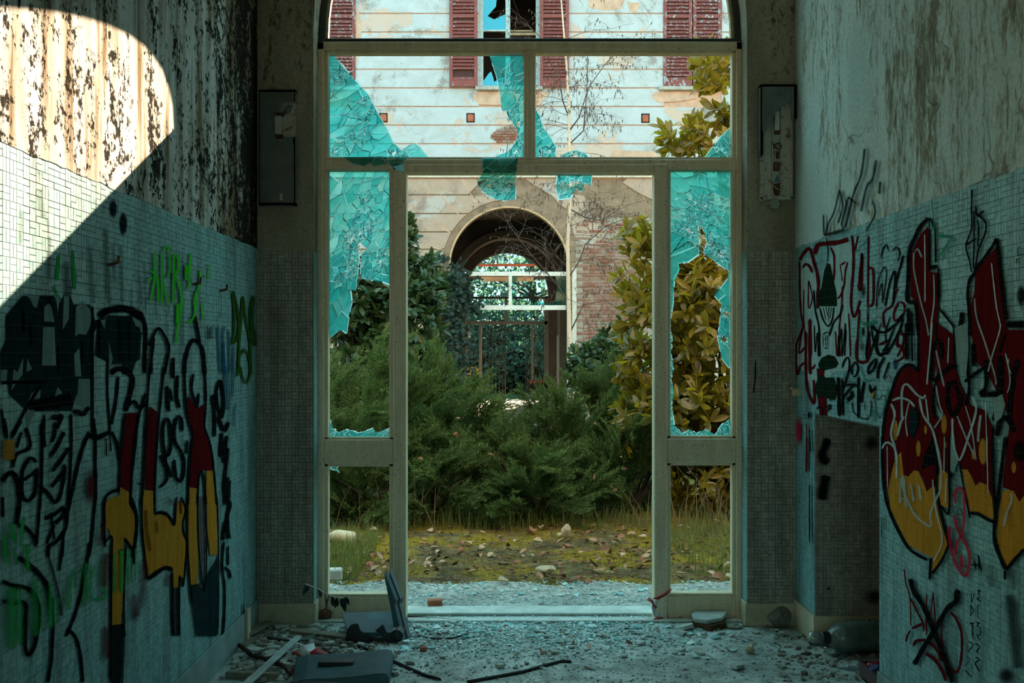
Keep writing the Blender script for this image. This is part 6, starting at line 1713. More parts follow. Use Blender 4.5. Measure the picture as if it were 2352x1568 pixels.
# end wall and niche
st('t', 'k', 10, (112,710),(108,850),(95,950)); st('t', 'wht', 16, (240,1210),(262,1340),(275,1480), a=.55)
dot('w', 'k', 548, 45, 30, 32, .95); st('w', 'k', 60, (545,60),(520,130),(560,180), soft=.6); st('w', 'k', 66, (545,250),(515,410), soft=.6); dot('w', 'k', 830, 50, 45, 40, .7, soft=.6); dot('w', 'k', 560, 970, 10, 9, .8); dot('w', 'k', 850, 1020, 60, 45, .7, soft=.6)
# ------------------------------------------------------------------ wall lamps on the piers
M['lamp_plastic'] = simple('grimy ribbed acrylic', (0.13, 0.15, 0.13), 0.4, 0, 0.3, 10, 0.5)
M['lamp_plate'] = None
n = N('rusty white enamel'); p_ = n.pos()
f_ = n.noise(p_, 22, 5, 0.7, 0.3)
cc = n.mix(n.ramp(f_, [(0.55, 0.0), (0.63, 0.9)]), (0.46, 0.43, 0.35), (0.13, 0.045, 0.015))
cc = n.mix(n.ramp(n.noise(p_, 60, 3, 0.7), [(0.62, 0.0), (0.7, 0.8)]), cc, (0.05, 0.025, 0.012))
n.color(cc).set(rough=0.6); M['lamp_plate'] = n.m
M['ballast'] = simple('pale metal ballast', (0.50, 0.50, 0.44), 0.5, 0.1, 0.25, 20)
M['rust'] = simple('dark rust', (0.10, 0.04, 0.018), 0.9, 0, 0.5, 30)
def lamp_fixture(px0, px1, py0, py1, label, intact):
    Yl = Y0; x0, x1 = PX(px0, Yl), PX(px1, Yl); z0, z1 = PZ(py1, Yl), PZ(py0, Yl)
    L = empty('wall_lamp', ((x0+x1)/2, Yl, z0), label, 'lamp')
    d = 0.055
    mb = MB(); mb.box(x0+0.006, x1-0.006, Yl-0.014, Yl, z0+0.006, z1-0.006); mb.build('back_plate', M['lamp_plate'], L, bevel=0.003)
    w, h = x1-x0, z1-z0
    u = lambda a: x0+a*w
    v = lambda b: z1-b*h
    yi = Yl-0.014
    def cover(poly, nm='diffuser'):
        mb = MB(); mb.prism([(u(a), v(b)) for a, b in poly], Yl-d, Yl-d+0.004); return mb.build(nm, M['lamp_plastic'], L)
    def side(a0, b0, a1, b1):
        mb = MB(); mb.box(min(u(a0), u(a1)), max(u(a0), u(a1)), Yl-d, Yl-0.002, min(v(b0), v(b1)), max(v(b0), v(b1))); mb.build('diffuser_side', M['lamp_plastic'], L)
    e = 0.012
    if intact:
        D = cover([(0, 0), (1, 0), (1, 0.10), (0.68, 0.10), (0.56, 0.16), (0.40, 0.20), (0.40, 0.39), (0.60, 0.46), (0.68, 0.41), (1, 0.41), (1, 1), (0, 1)])
        for a in range(18):
            if 6 < a < 18:
                rg = [(0.48, 0.98)] + ([(0.02, 0.1)] if a > 10 else [(0.02, 0.19)])
            else: rg = [(0.02, 0.98)]
            for b0, b1 in rg:
                mb = MB(); ua = u(0.04+a*0.054); mb.box(ua-0.0022, ua+0.0022, Yl-d-0.0025, Yl-d, v(b1), v(b0)); mb.build('rib', M['lamp_plastic'], D)
        side(0, 0, e/w*1.0, 1); side(1-e/w, 0.41, 1, 1); side(0, 0, 1, 0.02); side(0, 0.98, 1, 1); side(1-e/w, 0, 1, 0.1)
        bx0, by0, bx1, by1 = 0.42, 0.22, 0.60, 0.38
        mb = MB(); mb.box(u(0.70), u(0.95), yi-0.006, yi, v(0.19), v(0.105)); mb.build('terminal_block', M['ballast'], L, bevel=0.002)
        for k in range(3):
            mb = MB(); mb.tube([(u(0.78+0.05*k), yi-0.008, v(0.12)), (u(0.70+0.06*k), yi-0.02, v(0.16+0.01*k)), (u(0.62), yi-0.014, v(0.19+0.015*k)), (u(0.55), yi-0.008, v(0.20))], 0.0022, 5); mb.build('wire', M['rubber'], L)
        mb = MB(); mb.box(u(0.62), u(0.68), yi-0.001, yi+0.0, v(0.90), v(0.86)); mb.box(u(0.58), u(0.66), Yl-d-0.003, Yl-d, v(0.96), v(0.90)); mb.build('clip', M['ballast'], L)
    else:
        D = cover([(0, 0), (1, 0), (1, 0.30), (0.86, 0.31), (0.86, 0.14), (0.70, 0.16), (0.50, 0.22), (0.34, 0.28), (0.28, 0.36), (0.15, 0.40), (0.10, 0.46), (0.10, 0.60), (0.0, 0.62)])
        for a in range(16):
            b1 = 0.40 if a < 3 else 0.27 if a < 6 else 0.20 if a < 9 else 0.14
            mb = MB(); ua = u(0.05+a*0.056); mb.box(ua-0.0022, ua+0.0022, Yl-d-0.0025, Yl-d, v(b1), v(0.02)); mb.build('rib', M['lamp_plastic'], D)
        side(0, 0, e/w, 0.62); side(0, 0, 1, 0.02); side(1-e/w, 0, 1, 0.30)
        for b0, b1, a0, a1 in ((0.0, 1.0, 0.06, 0.10), (0.0, 1.0, 0.90, 0.94), (0.965, 0.985, 0.06, 0.94), (0.30, 0.97, 0.36, 0.385), (0.22, 0.97, 0.60, 0.625)):
            mb = MB(); mb.box(u(a0), u(a1), yi-0.012, yi, v(b1), v(b0)); mb.build('plate_fold', M['lamp_plate'], L)
        bx0, by0, bx1, by1 = 0.42, 0.22, 0.56, 0.39
        mb = MB(); mb.tube([(u(0.40), yi-0.004, v(0.51)), (u(0.55), yi-0.02, v(0.50)), (u(0.62), yi-0.02, v(0.53)), (u(0.55), yi-0.02, v(0.56)), (u(0.42), yi-0.004, v(0.52))], 0.004, 6); mb.build('lamp_clip', M['rust'], L)
        mb = MB()
        mb.tube([(u(0.52), yi-0.012, v(0.57+0.01*k)) for k in range(7)], [0.010, 0.006]*3+[0.01], 8); mb.build('socket', M['rust'], L)
        mb = MB(); mb.prism([(u(0.40), v(0.66)), (u(0.57), v(0.66)), (u(0.58), v(0.74)), (u(0.40), v(0.74))], yi-0.016, yi); mb.build('starter', simple('brown bakelite', (0.10, 0.045, 0.025), 0.5), L, bevel=0.005)
        mb = MB(); mb.prism([(u(0.45), v(0.83)), (u(0.52), v(0.775)), (u(0.56), v(0.83))], yi-0.014, yi); mb.build('blue_cap', simple('blue plastic cap', (0.03, 0.18, 0.28), 0.5), L)
        mb = MB(); mb.prism([(u(0.38), v(0.85)), (u(0.62), v(0.84)), (u(0.66), v(0.90)), (u(0.55), v(0.955)), (u(0.45), v(0.95)), (u(0.40), v(0.90))], yi-0.006, yi); mb.build('rust_lump', M['rust'], L)
        mb = MB(); mb.tube([(u(0.38), yi-0.01, v(0.86)), (u(0.5), yi-0.02, v(0.90)), (u(0.62), yi-0.014, v(0.90)), (u(0.70), yi-0.01, v(0.93))], 0.002, 5); mb.build('wire', M['ballast'], L)
        for a_, b_ in ((0.20, 0.82), (0.84, 0.79), (0.80, 0.95), (0.80, 0.20)):
            mb = MB(); mb.tube([(u(a_-0.07), yi-0.008, v(b_+0.005)), (u(a_+0.06), yi-0.014, v(b_-0.01))], 0.004, 5); mb.build('clip', M['ballast'], L)
        mb = MB(); mb.prism([(u(0.28), v(1.0)), (u(0.50), v(0.97)), (u(0.60), v(1.03)), (u(0.52), v(1.075)), (u(0.34), v(1.06))], Yl-0.03, Yl-0.01); mb.build('gland', simple('dirty cable gland', (0.25, 0.26, 0.22), 0.6), L, bevel=0.004)
    mb = MB(); mb.box(u(bx0), u(bx1), yi-0.028, yi, v(by1), v(by0)); mb.build('ballast', M['ballast'], L, bevel=0.003)
    for b0, b1 in ((by0-0.03, by0), (by1, by1+0.03)):
        mb = MB(); mb.box(u(bx0+0.02), u(bx1+0.03), yi-0.02, yi, v(b1), v(b0)); mb.build('bracket', M['rust'], L, bevel=0.002)
lamp_fixture(600, 683, 212, 474, 'grimy ribbed wall lamp with a small hole on the left pier', True)
lamp_fixture(1741, 1822, 200, 463, 'rusty wall lamp with its cover torn off on the right pier', False)

# rusty pegs in the left wall, small socket on the right wall
for px_, py_ in ((249, 608), (443, 653), (505, 668)):
    q = Vector(wall_point('L', px_, py_, 0))
    mb = MB(); mb.tube([q, q+Vector((0.03, 0, 0.008)), q+Vector((0.034, -0.004, 0.03))], [0.006, 0.006, 0.005], 6)
    mb.build('wall_peg', M['rust'], wall_left)
q = Vector(wall_point('R', 1836, 900, 0)); mb = MB(); mb.box(q.x-0.03, q.x+0.002, q.y-0.03, q.y+0.03, q.z-0.02, q.z+0.02); mb.tube([(q.x-0.02, q.y, q.z+0.01), (q.x-0.05, q.y-0.03, q.z+0.02)], 0.006, 5)
mb.build('cable_socket', M['skirting'], wall_right)

# ------------------------------------------------------------------ floor debris
def slab(pts, z0, th, fn=None):
    """flat piece from floor points (Vectors), thickness upward."""
    mb = MB(); mb.prism([(p.x, p.y) for p in pts], 0, th, fn=lambda x, h, y: (x, y, z0+th-h)); return mb
M['teal_plastic'] = simple('dusty blue grey plastic', (0.05, 0.11, 0.13), 0.55, 0, 0.35, 9, 0.25)
M['black_plastic'] = simple('black plastic', (0.014, 0.018, 0.02), 0.4, 0, 0.4, 14, 0.5)
M['wood'] = None
n = N('weathered board'); o_ = n.obj(); f_ = n.noise(n.sc(o_, 3, 3, 3), 6, 5, 0.7)
n.color(n.mix(f_, (0.10, 0.08, 0.055), (0.32, 0.28, 0.20))).set(rough=0.85); M['wood'] = n.m
M['white_wood'] = simple('pale painted batten', (0.46, 0.52, 0.50), 0.7, 0, 0.35, 14)
M['paper'] = simple('pale scrap', (0.50, 0.52, 0.47), 0.8, 0, 0.3, 12)
M['tape_red'] = simple('red barrier tape', (0.42, 0.02, 0.025), 0.5, 0, 0.3, 12)
M['tape_white'] = simple('white barrier tape', (0.60, 0.60, 0.58), 0.5, 0, 0.3, 12)
M['brown'] = simple('dead brown leaf', (0.15, 0.075, 0.04), 0.9, 0, 0.5, 20)

# broken casing by the left door post
c0 = G(855, 1474); cs = empty('broken_casing', (c0.x, c0.y, 0), 'broken blue grey plastic casing lying by the left door post', 'casing')
ya, yb_ = 5.02, 5.26
mb = MB()
A_ = [(PX(785, yb_), yb_, 0.085), (PX(900, yb_), yb_, 0.095), (PX(908, ya), ya, 0.05), (PX(860, ya), ya, 0.035), (PX(800, ya), ya, 0.05)]
mb.add(A_ + [(x, y, z-0.008) for x, y, z in A_], [(0, 4, 3, 2, 1), (5, 6, 7, 8, 9)] + [(i, (i+1) % 5, 5+(i+1) % 5, 5+i) for i in range(5)])
mb.build('tray', M['teal_plastic'], cs)
jag = [(795, 1470), (797, 1445), (808, 1432), (822, 1430), (828, 1446), (845, 1458), (862, 1465), (880, 1464), (872, 1452), (862, 1447), (880, 1432), (888, 1450), (896, 1458), (912, 1450), (920, 1452), (921, 1474), (800, 1476)]
mb = MB(); mb.prism([(PX(a, ya), max(0.004, PZ(b, ya))) for a, b in jag], ya-0.012, ya); mb.build('front_wall', M['black_plastic'], cs)
fin = [(878, 1320), (884, 1334), (900, 1368), (906, 1382), (904, 1392), (916, 1430), (927, 1470), (914, 1472), (905, 1445), (897, 1405), (886, 1362), (880, 1340)]
mb = MB(); mb.prism([(PX(a, 5.08), max(0.004, PZ(b, 5.08))) for a, b in fin], 5.05, 5.075, fn=lambda x, y, z: (x + (y-5.05)*0.6, y + z*0.35, z)); mb.build('upright_panel', M['teal_plastic'], cs, bevel=0.002)
mb = MB(); mb.prism([(PX(a, 5.08)+0.006, max(0.004, PZ(b, 5.08))) for a, b in fin], 5.078, 5.10, fn=lambda x, y, z: (x + (y-5.05)*0.6, y + z*0.35, z)); mb.build('panel_edge', M['black_plastic'], cs)
mb = MB(); mb.lathe([(0.028, -0.14), (0.034, -0.13), (0.034, 0.13), (0.028, 0.14)], 12, mat=Matrix.Translation((PX(917, 5.12), 5.14, 0.036)) @ Matrix.Rotation(math.pi/2, 4, 'X')); mb.build('hinge_barrel', M['black_plastic'], cs, smooth=True)

# second casing lid in the foreground
l0 = G(780, 1585); ld = empty('casing_lid', (l0.x, l0.y, 0), 'long dark plastic lid lying flat in the left foreground', 'lid')
y1_ = 4.30; y2_ = 4.62
prof = [(670, 0.05), (700, 0.062), (760, 0.066), (820, 0.075), (860, 0.085), (885, 0.088), (893, 0.075)]
vs = []; 
for px_, z in prof:
    vs += [(PX(px_, y1_), y1_, z-0.012), (PX(px_, y2_)+0.02, y2_, z+0.0), (PX(px_, y2_)+0.02, y2_+0.01, 0.004), (PX(px_, y1_), y1_-0.01, 0.004)]
fs = []
for i in range(len(prof)-1):
    for j in range(4): fs.append((i*4+j, (i+1)*4+j, (i+1)*4+(j+1) % 4, i*4+(j+1) % 4))
fs += [(0, 1, 2, 3), tuple(range(4*len(prof)-1, 4*len(prof)-5, -1))]
MB().add(vs, fs).build('shell', M['teal_plastic'], ld, bevel=0.006, segs=2)
mb = MB(); mb.box(PX(735, 4.5), PX(815, 4.5), 4.45, 4.50, 0.062, 0.078); mb.build('slot', M['black_plastic'], ld, bevel=0.002)
mb = MB(); mb.box(PX(668, 4.3), PX(780, 4.3), 4.27, 4.292, 0.004, 0.046); mb.build('rim', M['black_plastic'], ld, bevel=0.003)

def plank(name, a, b, w, th, mat, label, cat='plank', z=0.0, lift=0.0):
    a, b = Vector((a.x, a.y, z)), Vector((b.x, b.y, z+lift))
    d = (b-a).normalized(); s_ = Vector((-d.y, d.x, 0)).normalized()*w/2; up_ = Vector((0, 0, th))
    vs = [a-s_, a+s_, b+s_*0.96, b-s_*0.96]; vs = vs + [q+up_ for q in vs]
    mb = MB(); mb.add(vs, [(0, 3, 2, 1), (4, 5, 6, 7), (0, 1, 5, 4), (1, 2, 6, 5), (2, 3, 7, 6), (3, 0, 4, 7)])
    o = mb.build(name, mat, label=label, cat=cat, bevel=0.002)
    return o
plank('batten', G(560, 1590), G(686, 1488), 0.034, 0.014, M['white_wood'], 'pale batten pointing at the viewer on the left rubble', 'batten', 0.02, 0.03)
plank('board', G(670, 1455), G(800, 1470), 0.06, 0.022, M['wood'], 'flat board leading to the broken casing', 'board', 0.003)
plank('board', G(545, 1478), G(618, 1440), 0.05, 0.02, M['wood'], 'upper splintered board in the left corner', 'board', 0.015)
plank('board', G(552, 1486), G(622, 1452), 0.04, 0.014, M['wood'], 'lower splintered board in the left corner', 'board', 0.0)
plank('batten', G(520, 1556), G(640, 1560), 0.03, 0.03, M['wood'], 'dark square batten at the foot of the left wall', 'batten', 0.0)
plank('batten', G(615, 1472), G(668, 1480), 0.022, 0.012, M['black_plastic'], 'thin black strip among the left rubble', 'strip', 0.01)
plank('batten', G(660, 1482), G(725, 1468), 0.025, 0.012, M['teal_plastic'], 'short blue grey strip among the left rubble', 'strip', 0.006)
plank('batten', G(640, 1490), G(680, 1488), 0.03, 0.01, M['black_plastic'], 'small dark slat behind the pale batten', 'strip', 0.004)
q = wall_point('L', 561, 1440, 0); mb = MB(); mb.box(XL+0.012, XL+0.026, q[1]-0.03, q[1]+0.03, 0, 0.16); mb.build('wood_stub', M['skirting'], label='short upright wood stub against the left skirting', cat='stub', bevel=0.002)
# branch and twig
mb = MB(); mb.tube([G(548, 1480, 0.02)+Vector((0, 0, 0.0)), G(580, 1505, 0.03), G(620, 1516, 0.02), G(650, 1528, 0.02), G(668, 1550, 0.015)], [0.010, 0.011, 0.010, 0.010, 0.006], 7)
mb.build('branch', M['bark'], label='curved dark branch lying across the left rubble', cat='branch', smooth=True)
tw = empty('withered_twig', P(702, 1345, 5.30), 'withered twig with hanging dead leaves at the left door post', 'twig')
pts = [P(700, 1340, 5.26), P(730, 1352, 5.30), P(760, 1368, 5.35), P(785, 1373, 5.38), P(802, 1366, 5.40)]
MB().tube(pts, [0.004, 0.004, 0.003, 0.003, 0.002], 5).build('stem', M['paper'], tw)
dlm = MB(); dlm.add([tuple(x) for x in LV], LEAF_TRIS); dlm = dlm.mesh('dead_leaf', M['black_plastic'])
for k in range(14):
    t = random.uniform(0.02, 0.98)*(len(pts)-1); i = int(t); q = pts[i].lerp(pts[i+1], t-i)
    o = link('dead_leaf', dlm, tw); o.location = q; s_ = random.uniform(0.05, 0.09); o.scale = (s_, s_, s_)
    o.rotation_euler = (math.radians(-90+random.uniform(-30, 30)), random.uniform(-0.6, 0.6), random.uniform(0, 6))

# barrier tape
def ribbon(mb, pts, w, mi=0, twist=0.0):
    vs = []; fs = []
    for i, p in enumerate(pts):
        p = Vector(p); d = (Vector(pts[min(i+1, len(pts)-1)])-Vector(pts[max(i-1, 0)])).normalized()
        s_ = d.cross(Vector((math.sin(i*twist), -0.5, math.cos(i*twist)))).normalized()*w/2
        vs += [p-s_, p+s_]
    for i in range(len(pts)-1): fs.append((2*i, 2*i+1, 2*i+3, 2*i+2))
    mb.add(vs, fs, mi)
def tape(name, label, runs):
    t = empty(name, Vector(runs[0][1][0])*1.0, label, 'tape')
    for col, pts, w in runs:
        mb = MB(); ribbon(mb, pts, w, 0, 0.5); o = mb.build('tape_piece', M[col], t, smooth=True)
        md = o.modifiers.new('thickness', 'SOLIDIFY'); md.thickness = 0.0012
tape('barrier_tape', 'red and white barrier tape knotted round the right door post', [
    ('tape_red', [P(1541, 1352, 5.40), P(1528, 1364, 5.38), P(1510, 1374, 5.36), P(1500, 1376, 5.36)], 0.016),
    ('tape_red', [P(1488, 1374, 5.35), P(1498, 1380, 5.34), P(1508, 1396, 5.33)], 0.026), ('tape_white', [P(1506, 1376, 5.35), P(1502, 1395, 5.33), P(1504, 1412, 5.32), P(1518, 1412, 5.30)], 0.028),
    ('tape_red', [G(1505, 1425, .01), G(1520, 1416, .02), G(1545, 1412, .02)], 0.03), ('tape_red', [G(1560, 1414, .02), G(1590, 1412, .015), G(1620, 1410, .02), G(1650, 1410, .01)], 0.02)])
tape('barrier_tape', 'crumpled red and white tape heap in the left rubble', [
    ('tape_red', [G(676, 1494, .04), G(690, 1505, .05), G(700, 1515, .03), G(712, 1524, .02)], 0.03), ('tape_white', [G(688, 1500, .06), G(705, 1492, .07), G(725, 1490, .06)], 0.06),
    ('tape_red', [G(712, 1505, .05), G(730, 1494, .06), G(750, 1505, .04)], 0.04), ('tape_red', [G(672, 1545, .02), G(690, 1535, .03), G(712, 1538, .02)], 0.04),
    ('tape_white', [G(772, 1510, .02), G(785, 1503, .035), G(795, 1512, .02)], 0.03), ('tape_red', [G(775, 1518, .01), G(790, 1514, .02), G(802, 1520, .01)], 0.025)])
# tangle of roots beside the tape
tg = MB(); rgx = random.Random(9)
for k in range(70):
    c = G(rgx.uniform(705, 765), rgx.uniform(1505, 1525)); 
    p0 = c; pts = [p0]
    for j in range(4): pts.append(pts[-1]+Vector((rgx.gauss(0, .02), rgx.gauss(0, .02), rgx.gauss(0.004, .008))))
    for q in pts: q.z = max(0.003, q.z+0.006)
    tg.tube(pts, 0.0016, 3, cap=False)
tg.build('root_tangle', M['bark'], kind='stuff', label='dark tangle of dry roots beside the crumpled tape', cat='roots')

# bricks and blocks
def block(name, px, py, w, d, h, rz, mat, label, cat='brick'):
    c = G(px, py)
    mb = MB(); mb.box(-w/2, w/2, -d/2, d/2, 0, h, mat=Matrix.Translation((c.x, c.y+d/2, 0)) @ Matrix.Rotation(rz, 4, 'Z'))
    bmv = mb.build(name, mat, bevel=min(w, d, h)*0.12, label=label, cat=cat); return bmv
o_ = block('brick', 998, 1398, 0.085, 0.06, 0.035, 0.1, M['terracotta'], 'small brick piece on the stone threshold'); o_.location.z = 0.013
block('stone_block', 768, 1335, 0.09, 0.08, 0.075, 0.1, simple('white stone block', (0.62, 0.66, 0.62), 0.8), 'white stone block on the grass by the left post', 'block')
block('brick', 664, 1496, 0.03, 0.03, 0.02, 0.3, M['terracotta'], 'tiny brick crumb in front of the broken casing').location = (PX(973, 4.85)-PX(664, 4.85), 0, 0)
# flat slab, stone lump, cardboard
pts = [G(1588, 1430), G(1600, 1421), G(1650, 1420), G(1672, 1424), G(1660, 1440), G(1625, 1447), G(1595, 1442)]
slab(pts, 0.03, 0.022).build('broken_slab', simple('pale broken slab', (0.44, 0.48, 0.45), 0.8), label='pale broken stone slab near the right door post', cat='slab', bevel=0.004)
slab([q+Vector((0, 0.0, 0)) for q in [G(1590, 1440), G(1600, 1428), G(1665, 1428), G(1668, 1442), G(1630, 1450)]], 0.0, 0.03).build('slab_base', M['rust'], label='dark crumbled mortar under the pale slab', cat='rubble')
def lump(name, c, r, seed, mat, label, cat, sq=0.75, rough=0.35):
    rg = random.Random(seed); bm = bmesh.new(); bmesh.ops.create_icosphere(bm, subdivisions=3, radius=1.0)
    dirs = [(Vector((rg.gauss(0, 1), rg.gauss(0, 1), rg.gauss(0, 1))).normalized(), rg.uniform(0.55, 0.95)) for _ in range(14)]
    for v_ in bm.verts:
        k = 1.0
        for d, lim in dirs:
            t = v_.co.dot(d)
            if t > lim: k = min(k, lim/t)
        v_.co *= k*(1+rg.uniform(-0.02, 0.02))
        v_.co = Vector((v_.co.x*r, v_.co.y*r*0.8, v_.co.z*r*sq))
    mz = min(v_.co.z for v_ in bm.verts)
    for v_ in bm.verts: v_.co += Vector((c.x, c.y, -mz*0.85-0.0))
    for v_ in bm.verts: v_.co.z = max(v_.co.z, 0.001)
    me = bpy.data.meshes.new(name); bm.to_mesh(me); bm.free(); me.materials.append(mat)
    o = link(name, me); tag(o, label, cat); return o
lump('stone_lump', G(1788, 1440), 0.075, 4, simple('brown grey stone', (0.20, 0.185, 0.15), 0.9, 0, 0.4, 14, 0.2, 0.5), 'rough grey stone leaning at the foot of the right pier', 'stone', 1.0)
lump('stone_lump', G(1800, 1424), 0.045, 5, M['rust'], 'dark lump behind the grey stone at the right pier', 'lump', 1.2)
lump('stone_lump', G(1722, 1500), 0.03, 6, M['skirting'], 'small tan stone alone on the right floor', 'stone', 0.9)
# ribbed water bottle lying in the niche
bt = empty('water_bottle', (1.75, 4.72, 0), 'large ribbed green plastic bottle lying in the wall niche', 'bottle')
n = N('murky green plastic'); n.color(n.ramp(n.noise(n.obj(), 9, 3, 0.6), [(0.3, (0.06, 0.09, 0.075)), (0.7, (0.15, 0.19, 0.16))])).set(rough=0.25, spec=0.6); M['bottle'] = n.m
prof = [(0.0, -0.17), (0.06, -0.17), (0.075, -0.155)]
for k in range(9): prof += [(0.080, -0.14+k*0.028), (0.068, -0.127+k*0.028)]
prof += [(0.077, 0.125), (0.055, 0.175), (0.028, 0.20)]
mb = MB(); mb.lathe(prof, 20, mat=Matrix.Translation((1.76, 4.84, 0.082)) @ Matrix.Rotation(math.radians(8), 4, 'Z') @ Matrix.Rotation(math.radians(-90), 4, 'Y')); mb.build('body', M['bottle'], bt, smooth=True)
mb = MB(); mb.lathe([(0.028, 0.198), (0.032, 0.20), (0.032, 0.235), (0.026, 0.238)], 14, mat=Matrix.Translation((1.76, 4.84, 0.082)) @ Matrix.Rotation(math.radians(8), 4, 'Z') @ Matrix.Rotation(math.radians(-90), 4, 'Y')); mb.build('cap', M['black_plastic'], bt)
# small clear bottle
n = N('clear crumpled plastic'); n.n.remove(n.bsdf); tr1 = n.n.new('ShaderNodeBsdfTransparent'); n.put(tr1.inputs[0], (0.75, 0.85, 0.86)); gl1 = n.n.new('ShaderNodeBsdfGlossy'); gl1.inputs['Roughness'].default_value = 0.12; df1 = n.n.new('ShaderNodeBsdfDiffuse'); n.put(df1.inputs[0], (0.35, 0.45, 0.46))
m1 = n.n.new('ShaderNodeMixShader'); m1.inputs[0].default_value = 0.35; n.l.new(tr1.outputs[0], m1.inputs[1]); n.l.new(df1.outputs[0], m1.inputs[2]); m2 = n.n.new('ShaderNodeMixShader'); m2.inputs[0].default_value = 0.2; n.l.new(m1.outputs[0], m2.inputs[1]); n.l.new(gl1.outputs[0], m2.inputs[2]); n.l.new(m2.outputs[0], n.out.inputs[0]); M['clear'] = n.m
cb = empty('plastic_bottle', (1.50, 4.66, 0), 'small clear plastic bottle lying before the niche', 'bottle')
c = G(1895, 1482)
mt = Matrix.Translation((c.x, c.y, 0.036)) @ Matrix.Rotation(math.radians(-15), 4, 'Z') @ Matrix.Rotation(math.radians(90), 4, 'Y')
mb = MB(); mb.lathe([(0.0, -0.075), (0.03, -0.075), (0.035, -0.06), (0.033, -0.02), (0.035, 0.02), (0.03, 0.05), (0.016, 0.075), (0.014, 0.085)], 14, mat=mt); mb.build('body', M['clear'], cb, smooth=True)
mb = MB(); mb.lathe([(0.016, 0.084), (0.018, 0.086), (0.018, 0.102), (0.014, 0.104)], 12, mat=mt); mb.build('cap', simple('bluish cap', (0.20, 0.30, 0.36), 0.5), cb)
# crate of small red and blue items in the niche
cr1 = empty('crate', (1.66, 4.38, 0), 'dark crate in the niche filled with red and blue caps', 'crate')
x0_, x1_, y0_, y1_ = 1.60, 1.95, 4.25, 4.50
for (a, b, c_, d_, z0, z1) in ((x0_, x1_, y0_, y0_+0.012, 0.0, 0.07), (x0_, x1_, y1_-0.012, y1_, 0.0, 0.07), (x0_, x0_+0.012, y0_+0.012, y1_-0.012, 0.0, 0.07), (x1_-0.012, x1_, y0_+0.012, y1_-0.012, 0.0, 0.07)):
    mb = MB(); mb.box(a, b, c_, d_, z0, z1); mb.build('crate_side', simple('brown crate', (0.07, 0.03, 0.03), 0.7), cr1)
mb = MB(); mb.box(x0_, x1_, y0_, y1_, 0.0, 0.008); mb.build('crate_base', M['rust'], cr1)
capm = {}
for k, cc in (('red', (0.30, 0.02, 0.04)), ('blue', (0.02, 0.04, 0.16))):
    capm[k] = MB().lathe([(0.0, 0.0), (0.022, 0.0), (0.024, 0.03), (0.018, 0.036), (0.0, 0.036)], 10).mesh('bottle_cap', simple(k+' cap plastic', cc, 0.45))
for k in range(40):
    key = 'red' if k % 3 == 0 else 'blue'
    o = link('bottle_cap', capm[key]); i_, j_ = k % 8, k//8
    o.location = (x0_+0.032+i_*0.041, y0_+0.034+j_*0.045, 0.010+random.uniform(0, 0.045)); o.rotation_euler = (random.uniform(-0.5, 0.5), random.uniform(-0.5, 0.5), 0)
    tag(o, key+' plastic cap lying among others in the dark crate', 'cap', key+' caps in the crate')
# bottle in the grass outside
wb_ = empty('milk_bottle', G(785, 1252), 'yellowish white plastic bottle with blue cap lying in the grass', 'bottle')
c = G(785, 1254)
mt = Matrix.Translation((c.x, c.y, 0.06)) @ Matrix.Rotation(math.radians(200), 4, 'Z') @ Matrix.Rotation(math.radians(80), 4, 'Y')
mb = MB(); mb.lathe([(0.0, -0.10), (0.05, -0.10), (0.06, -0.085), (0.062, 0.03), (0.055, 0.06), (0.025, 0.10), (0.02, 0.115)], 16, mat=mt); mb.build('body', simple('yellowed white plastic', (0.62, 0.55, 0.38), 0.4), wb_, smooth=True)
mb = MB(); mb.lathe([(0.022, 0.112), (0.025, 0.115), (0.025, 0.14), (0.02, 0.143)], 12, mat=mt); mb.build('cap', simple('blue bottle cap', (0.02, 0.12, 0.30), 0.4), wb_)
# clear plastic sheet in front of the crate
c = [G(1905, 1530), G(1935, 1500), G(1965, 1505), G(1985, 1535), G(1950, 1542)]
mb = MB(); mb.prism([(p.x, p.y) for p in c], 0, 0.002, fn=lambda x, h, y: (x, y, 0.012+0.02*math.sin(x*40)-h)); mb.build('plastic_sheet', M['clear'], label='translucent plastic sheet lying before the crate', cat='sheet')
# brown leaves heap at left kick panel
for k, (px_, py_, r_) in enumerate(((745, 1412, 0.045), (820, 1408, 0.03), (835, 1406, 0.028))):
    lump('leaf_clump', G(px_, py_+12), r_*0.9, 30+k, M['brown'], ['dark leaf clump at the foot of the left frame post', 'dark leaf clump against the left kick panel', 'small leaf clump behind the broken casing'][k], 'clump', 1.0)

# black bead curving across the floor
def bead(pts, r, label):
    mb = MB(); mb.tube([Vector((q.x, q.y, r*0.5)) for q in pts], r, 6, flat=0.6); mb.build('rubber_seal', M['rubber'], label=label, cat='seal', smooth=True)
bead([G(812, 1482), G(850, 1494), G(885, 1512), G(930, 1532), G(975, 1552), G(1010, 1562)], 0.011, 'black rubber seal curving from the broken casing')
bead([G(1075, 1568), G(1130, 1558), G(1200, 1545), G(1260, 1528), G(1290, 1520), G(1312, 1521)], 0.011, 'black rubber seal curving across the middle floor')
bead([G(945, 1458), G(1000, 1468), G(1040, 1466), G(1075, 1456)], 0.006, 'thin black seal near the threshold')
plank('twig', G(935, 1418), G(1060, 1428), 0.012, 0.012, M['bark'], 'long straight twig inside the threshold', 'twig', 0.0)

